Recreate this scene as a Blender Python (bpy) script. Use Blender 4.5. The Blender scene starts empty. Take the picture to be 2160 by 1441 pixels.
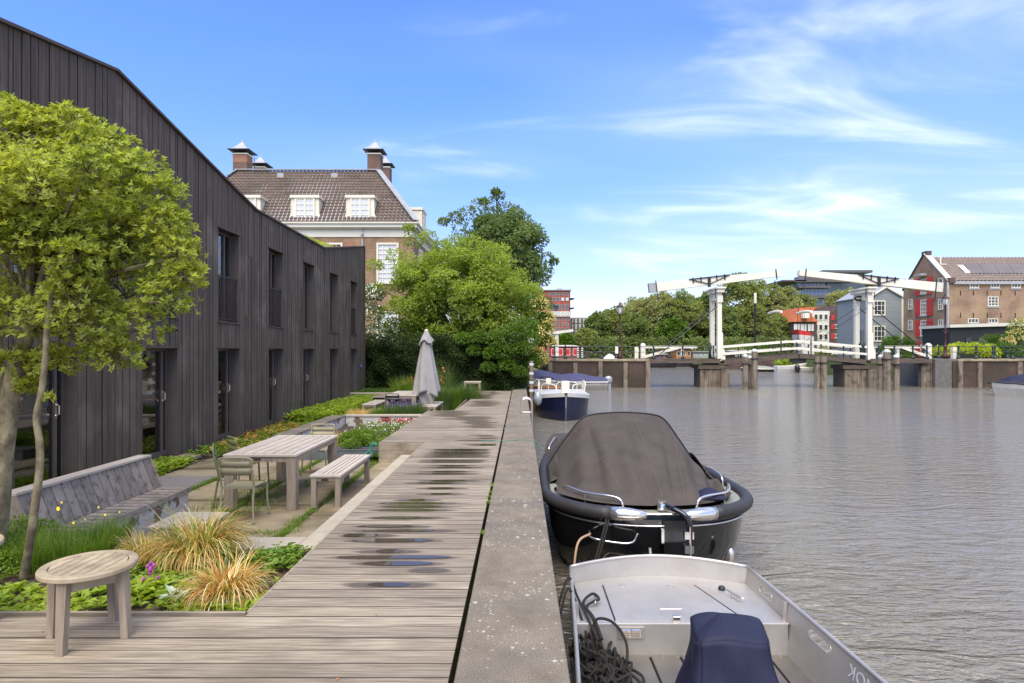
import bpy, math, random
import numpy as np
from mathutils import Vector, Matrix
random.seed(7); rng = np.random.default_rng(11)
PI = math.pi
scn = bpy.context.scene
C = bpy.context.scene.collection

# ------------------------------------------------------------------ camera
EYE = 1.77
cam = bpy.data.cameras.new('camera'); camo = bpy.data.objects.new('camera', cam); C.objects.link(camo)
cam.sensor_width = 36; cam.lens = 36*1300/2160
cam.shift_x = -18/2160; cam.shift_y = 17.5/2160
cam.clip_start = .1; cam.clip_end = 5000
camo.location = (0, 0, EYE); camo.rotation_euler = (PI/2, 0, 0)
scn.camera = camo

# ------------------------------------------------------------------ daylight
SUN_EL, SUN_AZ = math.radians(58), math.radians(190)     # azimuth from +Y clockwise: behind the camera, right
world = bpy.data.worlds.new('World'); scn.world = world; world.use_nodes = True
wn, wl = world.node_tree.nodes, world.node_tree.links
wn.clear()
def wN(t, **k):
    n = wn.new(t)
    for a, v in k.items(): setattr(n, a, v)
    return n
wout = wN('ShaderNodeOutputWorld'); bg = wN('ShaderNodeBackground')
sky = wN('ShaderNodeTexSky', sky_type='NISHITA', sun_disc=False, sun_elevation=SUN_EL, sun_rotation=SUN_AZ,
         air_density=1.0, dust_density=.6, ozone_density=2.5)
tc = wN('ShaderNodeTexCoord'); sep = wN('ShaderNodeSeparateXYZ')
wl.new(tc.outputs['Generated'], sep.inputs[0])
mz = wN('ShaderNodeMath', operation='MAXIMUM'); mz.inputs[1].default_value = .0; wl.new(sep.outputs[2], mz.inputs[0])
az = wN('ShaderNodeMath', operation='ADD'); az.inputs[1].default_value = .16; wl.new(mz.outputs[0], az.inputs[0])
dx = wN('ShaderNodeMath', operation='DIVIDE'); wl.new(sep.outputs[0], dx.inputs[0]); wl.new(az.outputs[0], dx.inputs[1])
dy = wN('ShaderNodeMath', operation='DIVIDE'); wl.new(sep.outputs[1], dy.inputs[0]); wl.new(az.outputs[0], dy.inputs[1])
cmb = wN('ShaderNodeCombineXYZ'); wl.new(dx.outputs[0], cmb.inputs[0]); wl.new(dy.outputs[0], cmb.inputs[1])
mp = wN('ShaderNodeMapping'); mp.inputs['Location'].default_value = (15.1, 1.1, 0); mp.inputs['Rotation'].default_value = (0, 0, -.25)
mp.inputs['Scale'].default_value = (.55, 1.25, 1); wl.new(cmb.outputs[0], mp.inputs[0])
cn = wN('ShaderNodeTexNoise'); cn.inputs['Scale'].default_value = 2.1; cn.inputs['Detail'].default_value = 7; cn.inputs['Roughness'].default_value = .52
cn.inputs['Distortion'].default_value = 1.1; wl.new(mp.outputs[0], cn.inputs['Vector'])
cn2 = wN('ShaderNodeTexNoise'); cn2.inputs['Scale'].default_value = .8; cn2.inputs['Detail'].default_value = 3; wl.new(mp.outputs[0], cn2.inputs['Vector'])
mul = wN('ShaderNodeMath', operation='MULTIPLY'); wl.new(cn.outputs[0], mul.inputs[0]); wl.new(cn2.outputs[0], mul.inputs[1])
cr = wN('ShaderNodeMapRange', interpolation_type='SMOOTHSTEP'); cr.inputs['From Min'].default_value = .235; cr.inputs['From Max'].default_value = .50
cr.inputs['To Max'].default_value = .8
cx = wN('ShaderNodeMath', operation='MULTIPLY_ADD'); cx.inputs[1].default_value = .055; wl.new(sep.outputs[0], cx.inputs[0]); wl.new(mul.outputs[0], cx.inputs[2])
wl.new(cx.outputs[0], cr.inputs['Value'])
# horizon pallor
hz = wN('ShaderNodeMapRange', interpolation_type='SMOOTHSTEP'); hz.inputs['From Min'].default_value = 0; hz.inputs['From Max'].default_value = .42
hz.inputs['To Min'].default_value = 1; hz.inputs['To Max'].default_value = 0; wl.new(mz.outputs[0], hz.inputs['Value'])
tint = wN('ShaderNodeMix', data_type='RGBA', blend_type='MULTIPLY'); tint.inputs['Factor'].default_value = 1
tcol = wN('ShaderNodeMix', data_type='RGBA'); tcol.inputs['A'].default_value = (.62, .83, 1.30, 1); tcol.inputs['B'].default_value = (.80, .72, .86, 1)
wl.new(hz.outputs[0], tcol.inputs['Factor'])
wl.new(sky.outputs[0], tint.inputs['A']); wl.new(tcol.outputs['Result'], tint.inputs['B'])
cm = wN('ShaderNodeMix', data_type='RGBA'); cm.inputs['B'].default_value = (5.3, 5.6, 6.1, 1)
hc = wN('ShaderNodeMapRange', interpolation_type='SMOOTHSTEP'); hc.inputs['From Min'].default_value = .0; hc.inputs['From Max'].default_value = .22; hc.inputs['To Min'].default_value = .12; wl.new(mz.outputs[0], hc.inputs['Value'])
hm = wN('ShaderNodeMath', operation='MULTIPLY'); wl.new(cr.outputs[0], hm.inputs[0]); wl.new(hc.outputs[0], hm.inputs[1])
veil = wN('ShaderNodeMapRange', interpolation_type='SMOOTHSTEP'); veil.inputs['From Min'].default_value = .36; veil.inputs['From Max'].default_value = .68; veil.inputs['To Max'].default_value = .34
vx = wN('ShaderNodeMath', operation='MULTIPLY_ADD'); vx.inputs[1].default_value = .12; wl.new(sep.outputs[0], vx.inputs[0]); wl.new(cn2.outputs[0], vx.inputs[2]); wl.new(vx.outputs[0], veil.inputs['Value'])
vm = wN('ShaderNodeMath', operation='MAXIMUM'); wl.new(hm.outputs[0], vm.inputs[0]); wl.new(veil.outputs[0], vm.inputs[1])
va = wN('ShaderNodeMath', operation='MULTIPLY_ADD'); va.inputs[1].default_value = .35; wl.new(veil.outputs[0], va.inputs[0]); wl.new(hm.outputs[0], va.inputs[2])
wl.new(va.outputs[0], cm.inputs['Factor']); wl.new(tint.outputs['Result'], cm.inputs['A'])
wl.new(cm.outputs['Result'], bg.inputs[0]); bg.inputs[1].default_value = .135
wl.new(bg.outputs[0], wout.inputs[0])
sl = bpy.data.lights.new('sun', 'SUN'); sl.energy = 2.9; sl.angle = math.radians(60); sl.color = (1, .91, .73)
so = bpy.data.objects.new('sun', sl); C.objects.link(so)
sdir = Vector((math.sin(SUN_AZ)*math.cos(SUN_EL), math.cos(SUN_AZ)*math.cos(SUN_EL), math.sin(SUN_EL)))
so.rotation_euler = sdir.to_track_quat('Z', 'Y').to_euler(); so.location = (10, -10, 30)
scn.view_settings.view_transform = 'Standard'; scn.view_settings.look = 'None'
scn.view_settings.exposure = 0.95; scn.view_settings.gamma = 1
scn.view_settings.use_curve_mapping = False

# ------------------------------------------------------------------ helpers
def at(px, py, Y):                       # point of the photograph at real depth Y
    return Vector(((px-1098)*Y/1300, Y, EYE-(py-738)*Y/1300))
def gp(px, py, z=0.):                    # point of the photograph on the level z
    Y = (EYE-z)*1300/(py-738); return Vector(((px-1098)*Y/1300, Y, z))
def s2l(*c):
    c = [v/255 for v in c]; return tuple(v/12.92 if v <= .04045 else ((v+.055)/1.055)**2.4 for v in c)

MATS = {}
def M(name, a, b=None, scale=6., stretch=(1, 1, 1), rough=.7, bump=0., bscale=None, rnd=0., metal=0., detail=5, spec=.5,
      lo=.3, hi=.7, var=0., trans=0., coat=0., dirt=None, dscale=1.5, dlo=.5, dhi=.7, rotz=0.):
    m = bpy.data.materials.new(name); m.use_nodes = True; nt = m.node_tree; N, L = nt.nodes, nt.links
    p = N['Principled BSDF']; b = b or a
    geo = N.new('ShaderNodeNewGeometry'); oi = N.new('ShaderNodeObjectInfo')
    mpn = N.new('ShaderNodeMapping'); mpn.inputs['Scale'].default_value = stretch; mpn.inputs['Rotation'].default_value = (0, 0, rotz)
    if rnd or var:
        off = N.new('ShaderNodeVectorMath'); off.operation = 'SCALE'; off.inputs[0].default_value = (31, 17, 53); L.new(oi.outputs['Random'], off.inputs['Scale'])
        ad = N.new('ShaderNodeVectorMath'); ad.operation = 'ADD'; L.new(geo.outputs['Position'], ad.inputs[0]); L.new(off.outputs[0], ad.inputs[1]); L.new(ad.outputs[0], mpn.inputs[0])
    else: L.new(geo.outputs['Position'], mpn.inputs[0])
    no = N.new('ShaderNodeTexNoise'); no.inputs['Scale'].default_value = scale; no.inputs['Detail'].default_value = detail; no.inputs['Roughness'].default_value = .6
    L.new(mpn.outputs[0], no.inputs['Vector'])
    mr = N.new('ShaderNodeMapRange'); mr.inputs['From Min'].default_value = lo; mr.inputs['From Max'].default_value = hi; L.new(no.outputs[0], mr.inputs['Value'])
    mx = N.new('ShaderNodeMix'); mx.data_type = 'RGBA'; mx.inputs['A'].default_value = (*a, 1); mx.inputs['B'].default_value = (*b, 1); L.new(mr.outputs[0], mx.inputs['Factor'])
    out = mx.outputs['Result']
    if dirt:
        dn = N.new('ShaderNodeTexNoise'); dn.inputs['Scale'].default_value = dscale; dn.inputs['Detail'].default_value = 6; L.new(geo.outputs['Position'], dn.inputs['Vector'])
        dm = N.new('ShaderNodeMapRange'); dm.inputs['From Min'].default_value = dlo; dm.inputs['From Max'].default_value = dhi; L.new(dn.outputs[0], dm.inputs['Value'])
        d2 = N.new('ShaderNodeMix'); d2.data_type = 'RGBA'; L.new(dm.outputs[0], d2.inputs['Factor']); L.new(out, d2.inputs['A']); d2.inputs['B'].default_value = (*dirt, 1); out = d2.outputs['Result']
    if rnd:
        hs = N.new('ShaderNodeHueSaturation'); vr = N.new('ShaderNodeMapRange'); vr.inputs['To Min'].default_value = 1-rnd; vr.inputs['To Max'].default_value = 1+rnd
        L.new(oi.outputs['Random'], vr.inputs['Value']); L.new(vr.outputs[0], hs.inputs['Value']); L.new(out, hs.inputs['Color']); out = hs.outputs[0]
    if var:                                  # per-leaf / per-piece attribute
        at_ = N.new('ShaderNodeAttribute'); at_.attribute_name = 'var'
        hs = N.new('ShaderNodeHueSaturation'); vr = N.new('ShaderNodeMapRange'); vr.inputs['To Min'].default_value = 1-var; vr.inputs['To Max'].default_value = 1+var
        L.new(at_.outputs['Fac'], vr.inputs['Value']); L.new(vr.outputs[0], hs.inputs['Value'])
        L.new(out, hs.inputs['Color']); out = hs.outputs[0]
    L.new(out, p.inputs['Base Color'])
    p.inputs['Roughness'].default_value = rough; p.inputs['Metallic'].default_value = metal; p.inputs['Specular IOR Level'].default_value = spec
    if coat: p.inputs['Coat Weight'].default_value = coat; p.inputs['Coat Roughness'].default_value = .08
    if bump:
        bn = N.new('ShaderNodeTexNoise'); bn.inputs['Scale'].default_value = bscale or scale*2; bn.inputs['Detail'].default_value = 4; L.new(mpn.outputs[0], bn.inputs['Vector'])
        bp = N.new('ShaderNodeBump'); bp.inputs['Strength'].default_value = min(1, bump*10); bp.inputs['Distance'].default_value = bump*.1; L.new(bn.outputs[0], bp.inputs['Height']); L.new(bp.outputs[0], p.inputs['Normal'])
    if trans:
        tr = N.new('ShaderNodeBsdfTranslucent'); ms = N.new('ShaderNodeMixShader'); ms.inputs[0].default_value = trans
        g = N.new('ShaderNodeMix'); g.data_type = 'RGBA'; g.blend_type = 'MULTIPLY'; g.inputs['Factor'].default_value = 1; g.inputs['B'].default_value = (1.5, 1.6, .6, 1)
        L.new(out, g.inputs['A']); L.new(g.outputs['Result'], tr.inputs[0]); L.new(p.outputs[0], ms.inputs[1]); L.new(tr.outputs[0], ms.inputs[2])
        L.new(ms.outputs[0], N['Material Output'].inputs[0])
    MATS[name] = m; return m
def brick_mat(name, c1, c2, mortar, w=.21, h=.065, ms=.012, bump=.3, dirt=None):
    m = bpy.data.materials.new(name); m.use_nodes = True; N, L = m.node_tree.nodes, m.node_tree.links; p = N['Principled BSDF']
    geo = N.new('ShaderNodeNewGeometry'); s = N.new('ShaderNodeSeparateXYZ'); L.new(geo.outputs['Position'], s.inputs[0])
    a = N.new('ShaderNodeMath'); a.operation = 'ADD'; L.new(s.outputs[0], a.inputs[0]); L.new(s.outputs[1], a.inputs[1])
    c = N.new('ShaderNodeCombineXYZ'); L.new(a.outputs[0], c.inputs[0]); L.new(s.outputs[2], c.inputs[1])
    b = N.new('ShaderNodeTexBrick'); L.new(c.outputs[0], b.inputs['Vector']); b.inputs['Scale'].default_value = 1
    b.inputs['Brick Width'].default_value = w; b.inputs['Row Height'].default_value = h; b.inputs['Mortar Size'].default_value = ms; b.inputs['Mortar Smooth'].default_value = .3
    b.inputs['Color1'].default_value = (*c1, 1); b.inputs['Color2'].default_value = (*c2, 1); b.inputs['Mortar'].default_value = (*mortar, 1); b.inputs['Bias'].default_value = 0
    n = N.new('ShaderNodeTexNoise'); n.inputs['Scale'].default_value = .8; n.inputs['Detail'].default_value = 6; L.new(geo.outputs['Position'], n.inputs['Vector'])
    hs = N.new('ShaderNodeHueSaturation'); vr = N.new('ShaderNodeMapRange'); vr.inputs['From Min'].default_value = .3; vr.inputs['From Max'].default_value = .7; vr.inputs['To Min'].default_value = .72; vr.inputs['To Max'].default_value = 1.28
    L.new(n.outputs[0], vr.inputs['Value']); L.new(vr.outputs[0], hs.inputs['Value']); L.new(b.outputs['Color'], hs.inputs['Color'])
    out = hs.outputs[0]
    if dirt:
        n2 = N.new('ShaderNodeTexNoise'); n2.inputs['Scale'].default_value = .45; n2.inputs['Detail'].default_value = 5; L.new(geo.outputs['Position'], n2.inputs['Vector'])
        dm = N.new('ShaderNodeMapRange'); dm.inputs['From Min'].default_value = .48; dm.inputs['From Max'].default_value = .68; L.new(n2.outputs[0], dm.inputs['Value'])
        d2 = N.new('ShaderNodeMix'); d2.data_type = 'RGBA'; L.new(dm.outputs[0], d2.inputs['Factor']); L.new(out, d2.inputs['A']); d2.inputs['B'].default_value = (*dirt, 1); out = d2.outputs['Result']
    L.new(out, p.inputs['Base Color']); p.inputs['Roughness'].default_value = .85
    bp = N.new('ShaderNodeBump'); bp.inputs['Strength'].default_value = bump; bp.inputs['Distance'].default_value = .01; bp.invert = True; L.new(b.outputs['Fac'], bp.inputs['Height']); L.new(bp.outputs[0], p.inputs['Normal'])
    MATS[name] = m; return m

def rotm(rz=0, rx=0, ry=0): return Matrix.Rotation(rz, 3, 'Z') @ Matrix.Rotation(ry, 3, 'Y') @ Matrix.Rotation(rx, 3, 'X')
class MB:
    def __init__(s): s.v = []; s.f = []
    def add(s, vs, fs):
        o = len(s.v); s.v += [tuple(v) for v in vs]; s.f += [tuple(i+o for i in f) for f in fs]; return s
    def box(s, x0, x1, y0, y1, z0, z1, R=None, c=None):
        vs = [Vector((x, y, z)) for x in (x0, x1) for y in (y0, y1) for z in (z0, z1)]
        if R is not None:
            c = Vector(c) if c is not None else Vector(((x0+x1)/2, (y0+y1)/2, (z0+z1)/2))
            vs = [R @ (v-c)+c for v in vs]
        return s.add(vs, [(0, 1, 3, 2), (4, 6, 7, 5), (0, 4, 5, 1), (2, 3, 7, 6), (0, 2, 6, 4), (1, 5, 7, 3)])
    def cbox(s, x0, x1, y0, y1, z0, z1, b=.004, R=None, c=None):      # box with chamfered upper and side edges
        vs = []
        for z, i in ((z0, 0), (z1-b, 0), (z1, b)):
            vs += [Vector(v) for v in ((x0+i, y0+i, z), (x1-i, y0+i, z), (x1-i, y1-i, z), (x0+i, y1-i, z))]
        if R is not None:
            c = Vector(c); vs = [R @ (v-c)+c for v in vs]
        f = [(3, 2, 1, 0), (8, 9, 10, 11)]
        for k in (0, 4):
            for i in range(4): j = (i+1) % 4; f.append((k+i, k+j, k+4+j, k+4+i))
        return s.add(vs, f)
    def beam(s, a, b, w, h=None, up=(0, 0, 1)):
        a, b = Vector(a), Vector(b); h = h or w; d = (b-a).normalized(); u = Vector(up)
        if abs(d.dot(u)) > .98: u = Vector((0, 1, 0))
        r = d.cross(u).normalized(); u = r.cross(d).normalized()
        vs = [p+r*sx*w/2+u*sz*h/2 for p in (a, b) for sx, sz in ((-1, -1), (1, -1), (1, 1), (-1, 1))]
        return s.add(vs, [(3, 2, 1, 0), (4, 5, 6, 7)]+[(i, (i+1) % 4, 4+(i+1) % 4, 4+i) for i in range(4)])
    def tube(s, pts, r, n=8, cap=True, closed=False):
        pts = [Vector(p) for p in pts]; m = len(pts); rs = r if isinstance(r, (list, tuple)) else [r]*m
        o = len(s.v); prev = None
        for i, p in enumerate(pts):
            if closed: d = (pts[(i+1) % m]-pts[i-1]).normalized()
            else: d = (pts[min(i+1, m-1)]-pts[max(i-1, 0)]).normalized()
            if prev is None: u = d.cross(Vector((0, 0, 1)) if abs(d.z) < .9 else Vector((1, 0, 0))).normalized()
            else: u = (prev-d*prev.dot(d)).normalized()
            prev = u; w = d.cross(u)
            s.v += [tuple(p+(u*math.cos(2*PI*k/n)+w*math.sin(2*PI*k/n))*rs[i]) for k in range(n)]
        for i in range(m if closed else m-1):
            for k in range(n):
                a = o+i*n; b = o+((i+1) % m)*n; s.f.append((a+k, b+k, b+(k+1) % n, a+(k+1) % n))
        if cap and not closed: s.f.append(tuple(o+k for k in range(n))); s.f.append(tuple(o+(m-1)*n+n-1-k for k in range(n)))
        return s
    def lathe(s, c, prof, n=16, sx=1, sy=1, cap=True, R=None, a0=0):
        c = Vector(c); o = len(s.v)
        for r, z in prof:
            for k in range(n):
                a = 2*PI*k/n+a0; v = Vector((r*math.cos(a)*sx, r*math.sin(a)*sy, z))
                if R is not None: v = R @ v
                s.v.append(tuple(c+v))
        for i in range(len(prof)-1):
            for k in range(n): a = o+i*n; s.f.append((a+k, a+(k+1) % n, a+n+(k+1) % n, a+n+k))
        if cap: s.f.append(tuple(o+n-1-k for k in range(n))); s.f.append(tuple(o+(len(prof)-1)*n+k for k in range(n)))
        return s
    def prism(s, poly, axis, a, b):        # poly in the two other axes, extruded along axis from a to b
        def P(p, t):
            return {'x': (t, p[0], p[1]), 'y': (p[0], t, p[1]), 'z': (p[0], p[1], t)}[axis]
        n = len(poly)
        return s.add([P(p, a) for p in poly]+[P(p, b) for p in poly], [tuple(range(n)), tuple(range(2*n-1, n-1, -1))]+[(i, n+i, n+(i+1) % n, (i+1) % n) for i in range(n)])
    def loft(s, rings, closed=True, cap=(True, True)):
        n = len(rings[0]); o = len(s.v)
        for r in rings: s.v += [tuple(v) for v in r]
        for i in range(len(rings)-1):
            for k in range(n if closed else n-1):
                a = o+i*n; s.f.append((a+k, a+(k+1) % n, a+n+(k+1) % n, a+n+k))
        if cap[0]: s.f.append(tuple(o+n-1-k for k in range(n)))
        if cap[1]: s.f.append(tuple(o+(len(rings)-1)*n+k for k in range(n)))
        return s
    def grid(s, fn, nu, nv):
        o = len(s.v); s.v += [tuple(fn(i/nu, j/nv)) for i in range(nu+1) for j in range(nv+1)]
        for i in range(nu):
            for j in range(nv): a = o+i*(nv+1)+j; s.f.append((a, a+nv+1, a+nv+2, a+1))
        return s
    def build(s, name, mat, parent=None, smooth=False, local=False, solid=0, edge=None, **tags):
        me = bpy.data.meshes.new(name); vs = [Vector(v) for v in s.v]
        loc = Vector((0, 0, 0))
        if parent is not None and not local:
            mi = wmat(parent).inverted(); vs = [mi @ v for v in vs]
        if not local and vs and tags.get('kind') != 'structure':
            xs, ys, zs = zip(*vs); loc = Vector(((min(xs)+max(xs))/2, (min(ys)+max(ys))/2, min(zs) if parent is None else (min(zs)+max(zs))/2))
            vs = [v-loc for v in vs]
        me.from_pydata([tuple(v) for v in vs], [], s.f)
        mat = MATS[mat] if isinstance(mat, str) else mat
        me.materials.append(mat)
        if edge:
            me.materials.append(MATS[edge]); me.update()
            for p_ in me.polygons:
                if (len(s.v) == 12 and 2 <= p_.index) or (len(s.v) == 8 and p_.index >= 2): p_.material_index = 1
        if smooth: me.polygons.foreach_set('use_smooth', [True]*len(me.polygons))
        o = bpy.data.objects.new(name, me); C.objects.link(o); o.location = loc
        if parent is not None: o.parent = parent
        if smooth and smooth is not True:
            pass
        if solid:
            md = o.modifiers.new('thick', 'SOLIDIFY'); md.thickness = solid; md.offset = 0
        for k, v in tags.items(): o[k] = v
        return o
def wmat(o):
    m = Matrix.LocRotScale(o.location, o.rotation_euler, o.scale)
    return wmat(o.parent) @ m if o.parent else m
def fixn(o):
    import bmesh
    bm = bmesh.new(); bm.from_mesh(o.data); bmesh.ops.recalc_face_normals(bm, faces=bm.faces); bm.to_mesh(o.data); bm.free(); return o
def autosmooth(o, ang=40):
    import bmesh
    bm = bmesh.new(); bm.from_mesh(o.data); a = math.radians(ang)
    for e in bm.edges: e.smooth = not (len(e.link_faces) == 2 and e.calc_face_angle(0) > a)
    for f in bm.faces: f.smooth = True
    bm.to_mesh(o.data); bm.free(); return o
def thing(name, label, cat, loc=(0, 0, 0), rz=0, group=None, kind=None):
    o = bpy.data.objects.new(name, None); C.objects.link(o); o.empty_display_size = .1
    o.location = loc; o.rotation_euler = (0, 0, rz); o['label'] = label; o['category'] = cat
    if group: o['group'] = group
    if kind: o['kind'] = kind
    return o
def dup(root, loc=None, rz=None, label=None, group=None, par=None):
    r = root.copy(); C.objects.link(r)
    if par is not None: r.parent = par
    if loc is not None: r.location = loc
    if rz is not None: r.rotation_euler = (0, 0, rz)
    if label: r['label'] = label
    if group: r['group'] = group
    for ch in list(root.children): dup(ch, par=r)
    return r
def bez(pts, n=8):                        # Catmull-Rom through points
    P = [Vector(p) for p in pts]; P = [P[0]*2-P[1]]+P+[P[-1]*2-P[-2]]; out = []
    for i in range(1, len(P)-2):
        for k in range(n):
            t = k/n; a, b, c, d = P[i-1:i+3]
            out.append(.5*((2*b)+(c-a)*t+(2*a-5*b+4*c-d)*t*t+(3*b-a-3*c+d)*t**3))
    out.append(P[-2]); return out

# ---- foliage: many small folded leaves in one mesh
def leaf_obj(name, P, D, Nn, Ln, Wd, mat, parent=None, var=None, fold=.25, droop=.0, **tags):
    P, D, Nn = map(np.asarray, (P, D, Nn)); n = len(P)
    D = D/np.maximum(np.linalg.norm(D, axis=1, keepdims=True), 1e-6)
    S = np.cross(D, Nn); S /= np.maximum(np.linalg.norm(S, axis=1, keepdims=True), 1e-6); U = np.cross(S, D)
    Ln = np.broadcast_to(np.asarray(Ln, float), (n,))[:, None]; Wd = np.broadcast_to(np.asarray(Wd, float), (n,))[:, None]
    V = np.empty((n, 4, 3))
    V[:, 0] = P; mid = P+D*Ln*.58; V[:, 1] = mid-S*Wd*.5+U*Wd*fold; V[:, 2] = P+D*Ln-U*Ln*droop; V[:, 3] = mid+S*Wd*.5+U*Wd*fold
    if parent is not None:
        mi = np.array(wmat(parent).inverted()); V = V.reshape(-1, 3) @ mi[:3, :3].T+mi[:3, 3]
    V = V.reshape(-1, 3); c = V.mean(0)
    if parent is None and 'kind' in tags: c[2] = V[:, 2].min()
    V = V-c
    T = np.empty((n, 2, 3), np.int32); b = np.arange(n)*4
    T[:, 0, 0] = b; T[:, 0, 1] = b+1; T[:, 0, 2] = b+2; T[:, 1, 0] = b; T[:, 1, 1] = b+2; T[:, 1, 2] = b+3
    return tri_obj(name, V, T.reshape(-1, 3), c, mat, parent, np.repeat(var if var is not None else rng.random(n), 4), **tags)
def tri_obj(name, V, T, c, mat, parent, var, **tags):
    me = bpy.data.meshes.new(name); me.vertices.add(len(V)); me.vertices.foreach_set('co', V.astype(np.float32).ravel())
    me.loops.add(T.size); me.loops.foreach_set('vertex_index', T.ravel().astype(np.int32))
    me.polygons.add(len(T)); me.polygons.foreach_set('loop_start', np.arange(0, T.size, 3, dtype=np.int32)); me.polygons.foreach_set('loop_total', np.full(len(T), 3, np.int32))
    me.update(calc_edges=True)
    a = me.attributes.new('var', 'FLOAT', 'POINT'); a.data.foreach_set('value', np.asarray(var, np.float32))
    me.materials.append(MATS[mat] if isinstance(mat, str) else mat)
    o = bpy.data.objects.new(name, me); C.objects.link(o); o.location = tuple(c)
    if parent is not None: o.parent = parent
    for k, v in tags.items(): o[k] = v
    return o
def unit(n):
    v = rng.normal(size=(n, 3)); return v/np.linalg.norm(v, axis=1, keepdims=True)
def clumps(center, rad, k, rr, lo=.45, hi=.9, flat=0):
    """sub-clump centres spread through an ellipsoid"""
    u = unit(k); r = (lo+(hi-lo)*rng.random(k)**.6)[:, None]
    c = np.array(center)+u*r*np.array(rad)
    if flat: c = c[c[:, 2] > center[2]-rad[2]*flat]
    return c, rr*(.7+.6*rng.random(len(c)))
def clump_leaves(c, r, per, squash=.75, shell=.55):
    n = len(c); idx = np.repeat(np.arange(n), per)
    u = unit(len(idx)); u[:, 2] = np.where(u[:, 2] < -.75, -u[:, 2]*.5, u[:, 2])
    rad = (shell+(1-shell)*rng.random(len(idx))**.5)*r[idx]
    P = c[idx]+u*rad[:, None]*np.array([1, 1, squash])
    return P, u, idx
def crown(name, c, r, per, size, mat, parent, wr=.45, squash=.75, up=.5, droop=.1, shell=.5, jit=.8, **tags):
    P, u, idx = clump_leaves(c, r, per, squash, shell)
    cv = rng.random(len(c))[idx]
    n = len(P); D = u+unit(n)*jit; D[:, 2] -= .15
    Nn = u*.6+np.array([0, 0, up])+unit(n)*.5
    L = size*(.7+.6*rng.random(n))
    return leaf_obj(name, P, D, Nn, L, L*wr, mat, parent, var=np.clip(.5*cv+.5*rng.random(n), 0, 1), droop=droop, **tags)
def blades(name, base, n, L, W, lean, mat, parent=None, segs=4, spread=.1, up=1., var=None, bend=1., **tags):
    """arching grass blades; base (k,3) clump centres"""
    base = np.asarray(base, float).reshape(-1, 3); idx = rng.integers(0, len(base), n)
    az_ = rng.random(n)*2*PI; ln = L*(.55+.6*rng.random(n)); le = lean*(.25+.9*rng.random(n))
    out = np.stack([np.cos(az_), np.sin(az_), np.zeros(n)], 1); side = np.stack([-np.sin(az_), np.cos(az_), np.zeros(n)], 1)
    P0 = base[idx]+out*(rng.random(n)*spread)[:, None]+side*((rng.random(n)-.5)*spread)[:, None]
    V = np.empty((n, segs+1, 2, 3)); p = P0.copy(); ang = le*.35
    for k in range(segs+1):
        w = W*(1-(k/segs)**1.6*.92)*(.7+.6*rng.random(n))[:, None] if k == 0 else W*(1-(k/segs)**1.6*.92)
        V[:, k, 0] = p-side*w/2; V[:, k, 1] = p+side*w/2
        d = out*np.sin(ang)[:, None]+np.array([0, 0, 1])*np.cos(ang)[:, None]*up
        p = p+d*(ln/segs)[:, None]; ang = ang+le*bend*1.3/segs*(1.2+.4*k)
    if parent is not None:
        mi = np.array(wmat(parent).inverted()); V = (V.reshape(-1, 3) @ mi[:3, :3].T+mi[:3, 3])
    V = V.reshape(-1, 3); c = V.mean(0); c[2] = V[:, 2].min(); V = V-c
    b = (np.arange(n)*(segs+1)*2)[:, None]; T = []
    for k in range(segs):
        o = k*2; T.append(np.concatenate([b+o, b+o+1, b+o+3], 1)); T.append(np.concatenate([b+o, b+o+3, b+o+2], 1))
    T = np.concatenate(T)
    return tri_obj(name, V, T, c, mat, parent, np.repeat(rng.random(n) if var is None else var, (segs+1)*2), **tags)
# ------------------------------------------------------------------ materials
M('deck_wood', s2l(114,101,83), s2l(170,155,132), scale=3, stretch=(.9,24,1), rough=.74, bump=.03, bscale=5, rnd=.17, dirt=s2l(116,103,83), dscale=1.1, dlo=.46, dhi=.78, lo=.36, hi=.66, detail=8)
M('edge_shade', s2l(44,37,31), s2l(62,53,45), scale=6, rough=.85)  # dark side faces of boards and slats: shade of the gaps as colour
M('gap_shade', s2l(30,26,23), rough=.85)  # near-black colour painted in as the shade between cladding boards and slats
M('deck_wet', s2l(58,50,42), s2l(78,68,58), scale=3, stretch=(1.2,22,1), rough=.16, bump=.004, bscale=5)
M('teak', s2l(146,130,102), s2l(178,162,134), scale=9, stretch=(1,1,.35), rough=.75, bump=.012, rnd=.12, dirt=s2l(122,108,90), dscale=5, dlo=.5, dhi=.75)
M('teak_pale', s2l(174,160,142), s2l(196,183,166), scale=5, stretch=(9,.6,1), rough=.75, bump=.012, rnd=.1, dirt=s2l(164,149,132), dscale=4, dlo=.5, dhi=.9)
M('teak_leg', s2l(130,114,94), s2l(162,146,124), scale=7, stretch=(5,5,.5), rough=.8, bump=.015, rnd=.1)
M('bench_wood', s2l(126,113,100), s2l(158,144,129), scale=5, stretch=(1,1,.3), rough=.8, bump=.02, rnd=.16, dirt=s2l(104,93,84), dscale=12, dlo=.5, dhi=.68)
M('facade_board', s2l(70,60,51), s2l(104,92,79), scale=2.2, stretch=(12,12,.5), rough=.72, bump=.02, bscale=4, rnd=.16, dirt=s2l(114,102,90), dscale=1.1, dlo=.52, dhi=.75, spec=.3)
M('facade_trim', s2l(74,58,48), s2l(88,70,58), scale=4, rough=.6, rnd=.06)
M('facade_frame', s2l(84,75,68), s2l(94,85,78), scale=4, rough=.5)
M('dark_metal', s2l(52,42,40), s2l(62,50,47), scale=5, rough=.5, spec=.5)
M('dark_void', s2l(34,28,25), s2l(42,36,31), scale=2, rough=.8)  # shade below the decking and behind the cladding put into the colour
M('interior_floor', s2l(60,45,34), s2l(80,60,44), scale=3, rough=.5)
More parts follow.
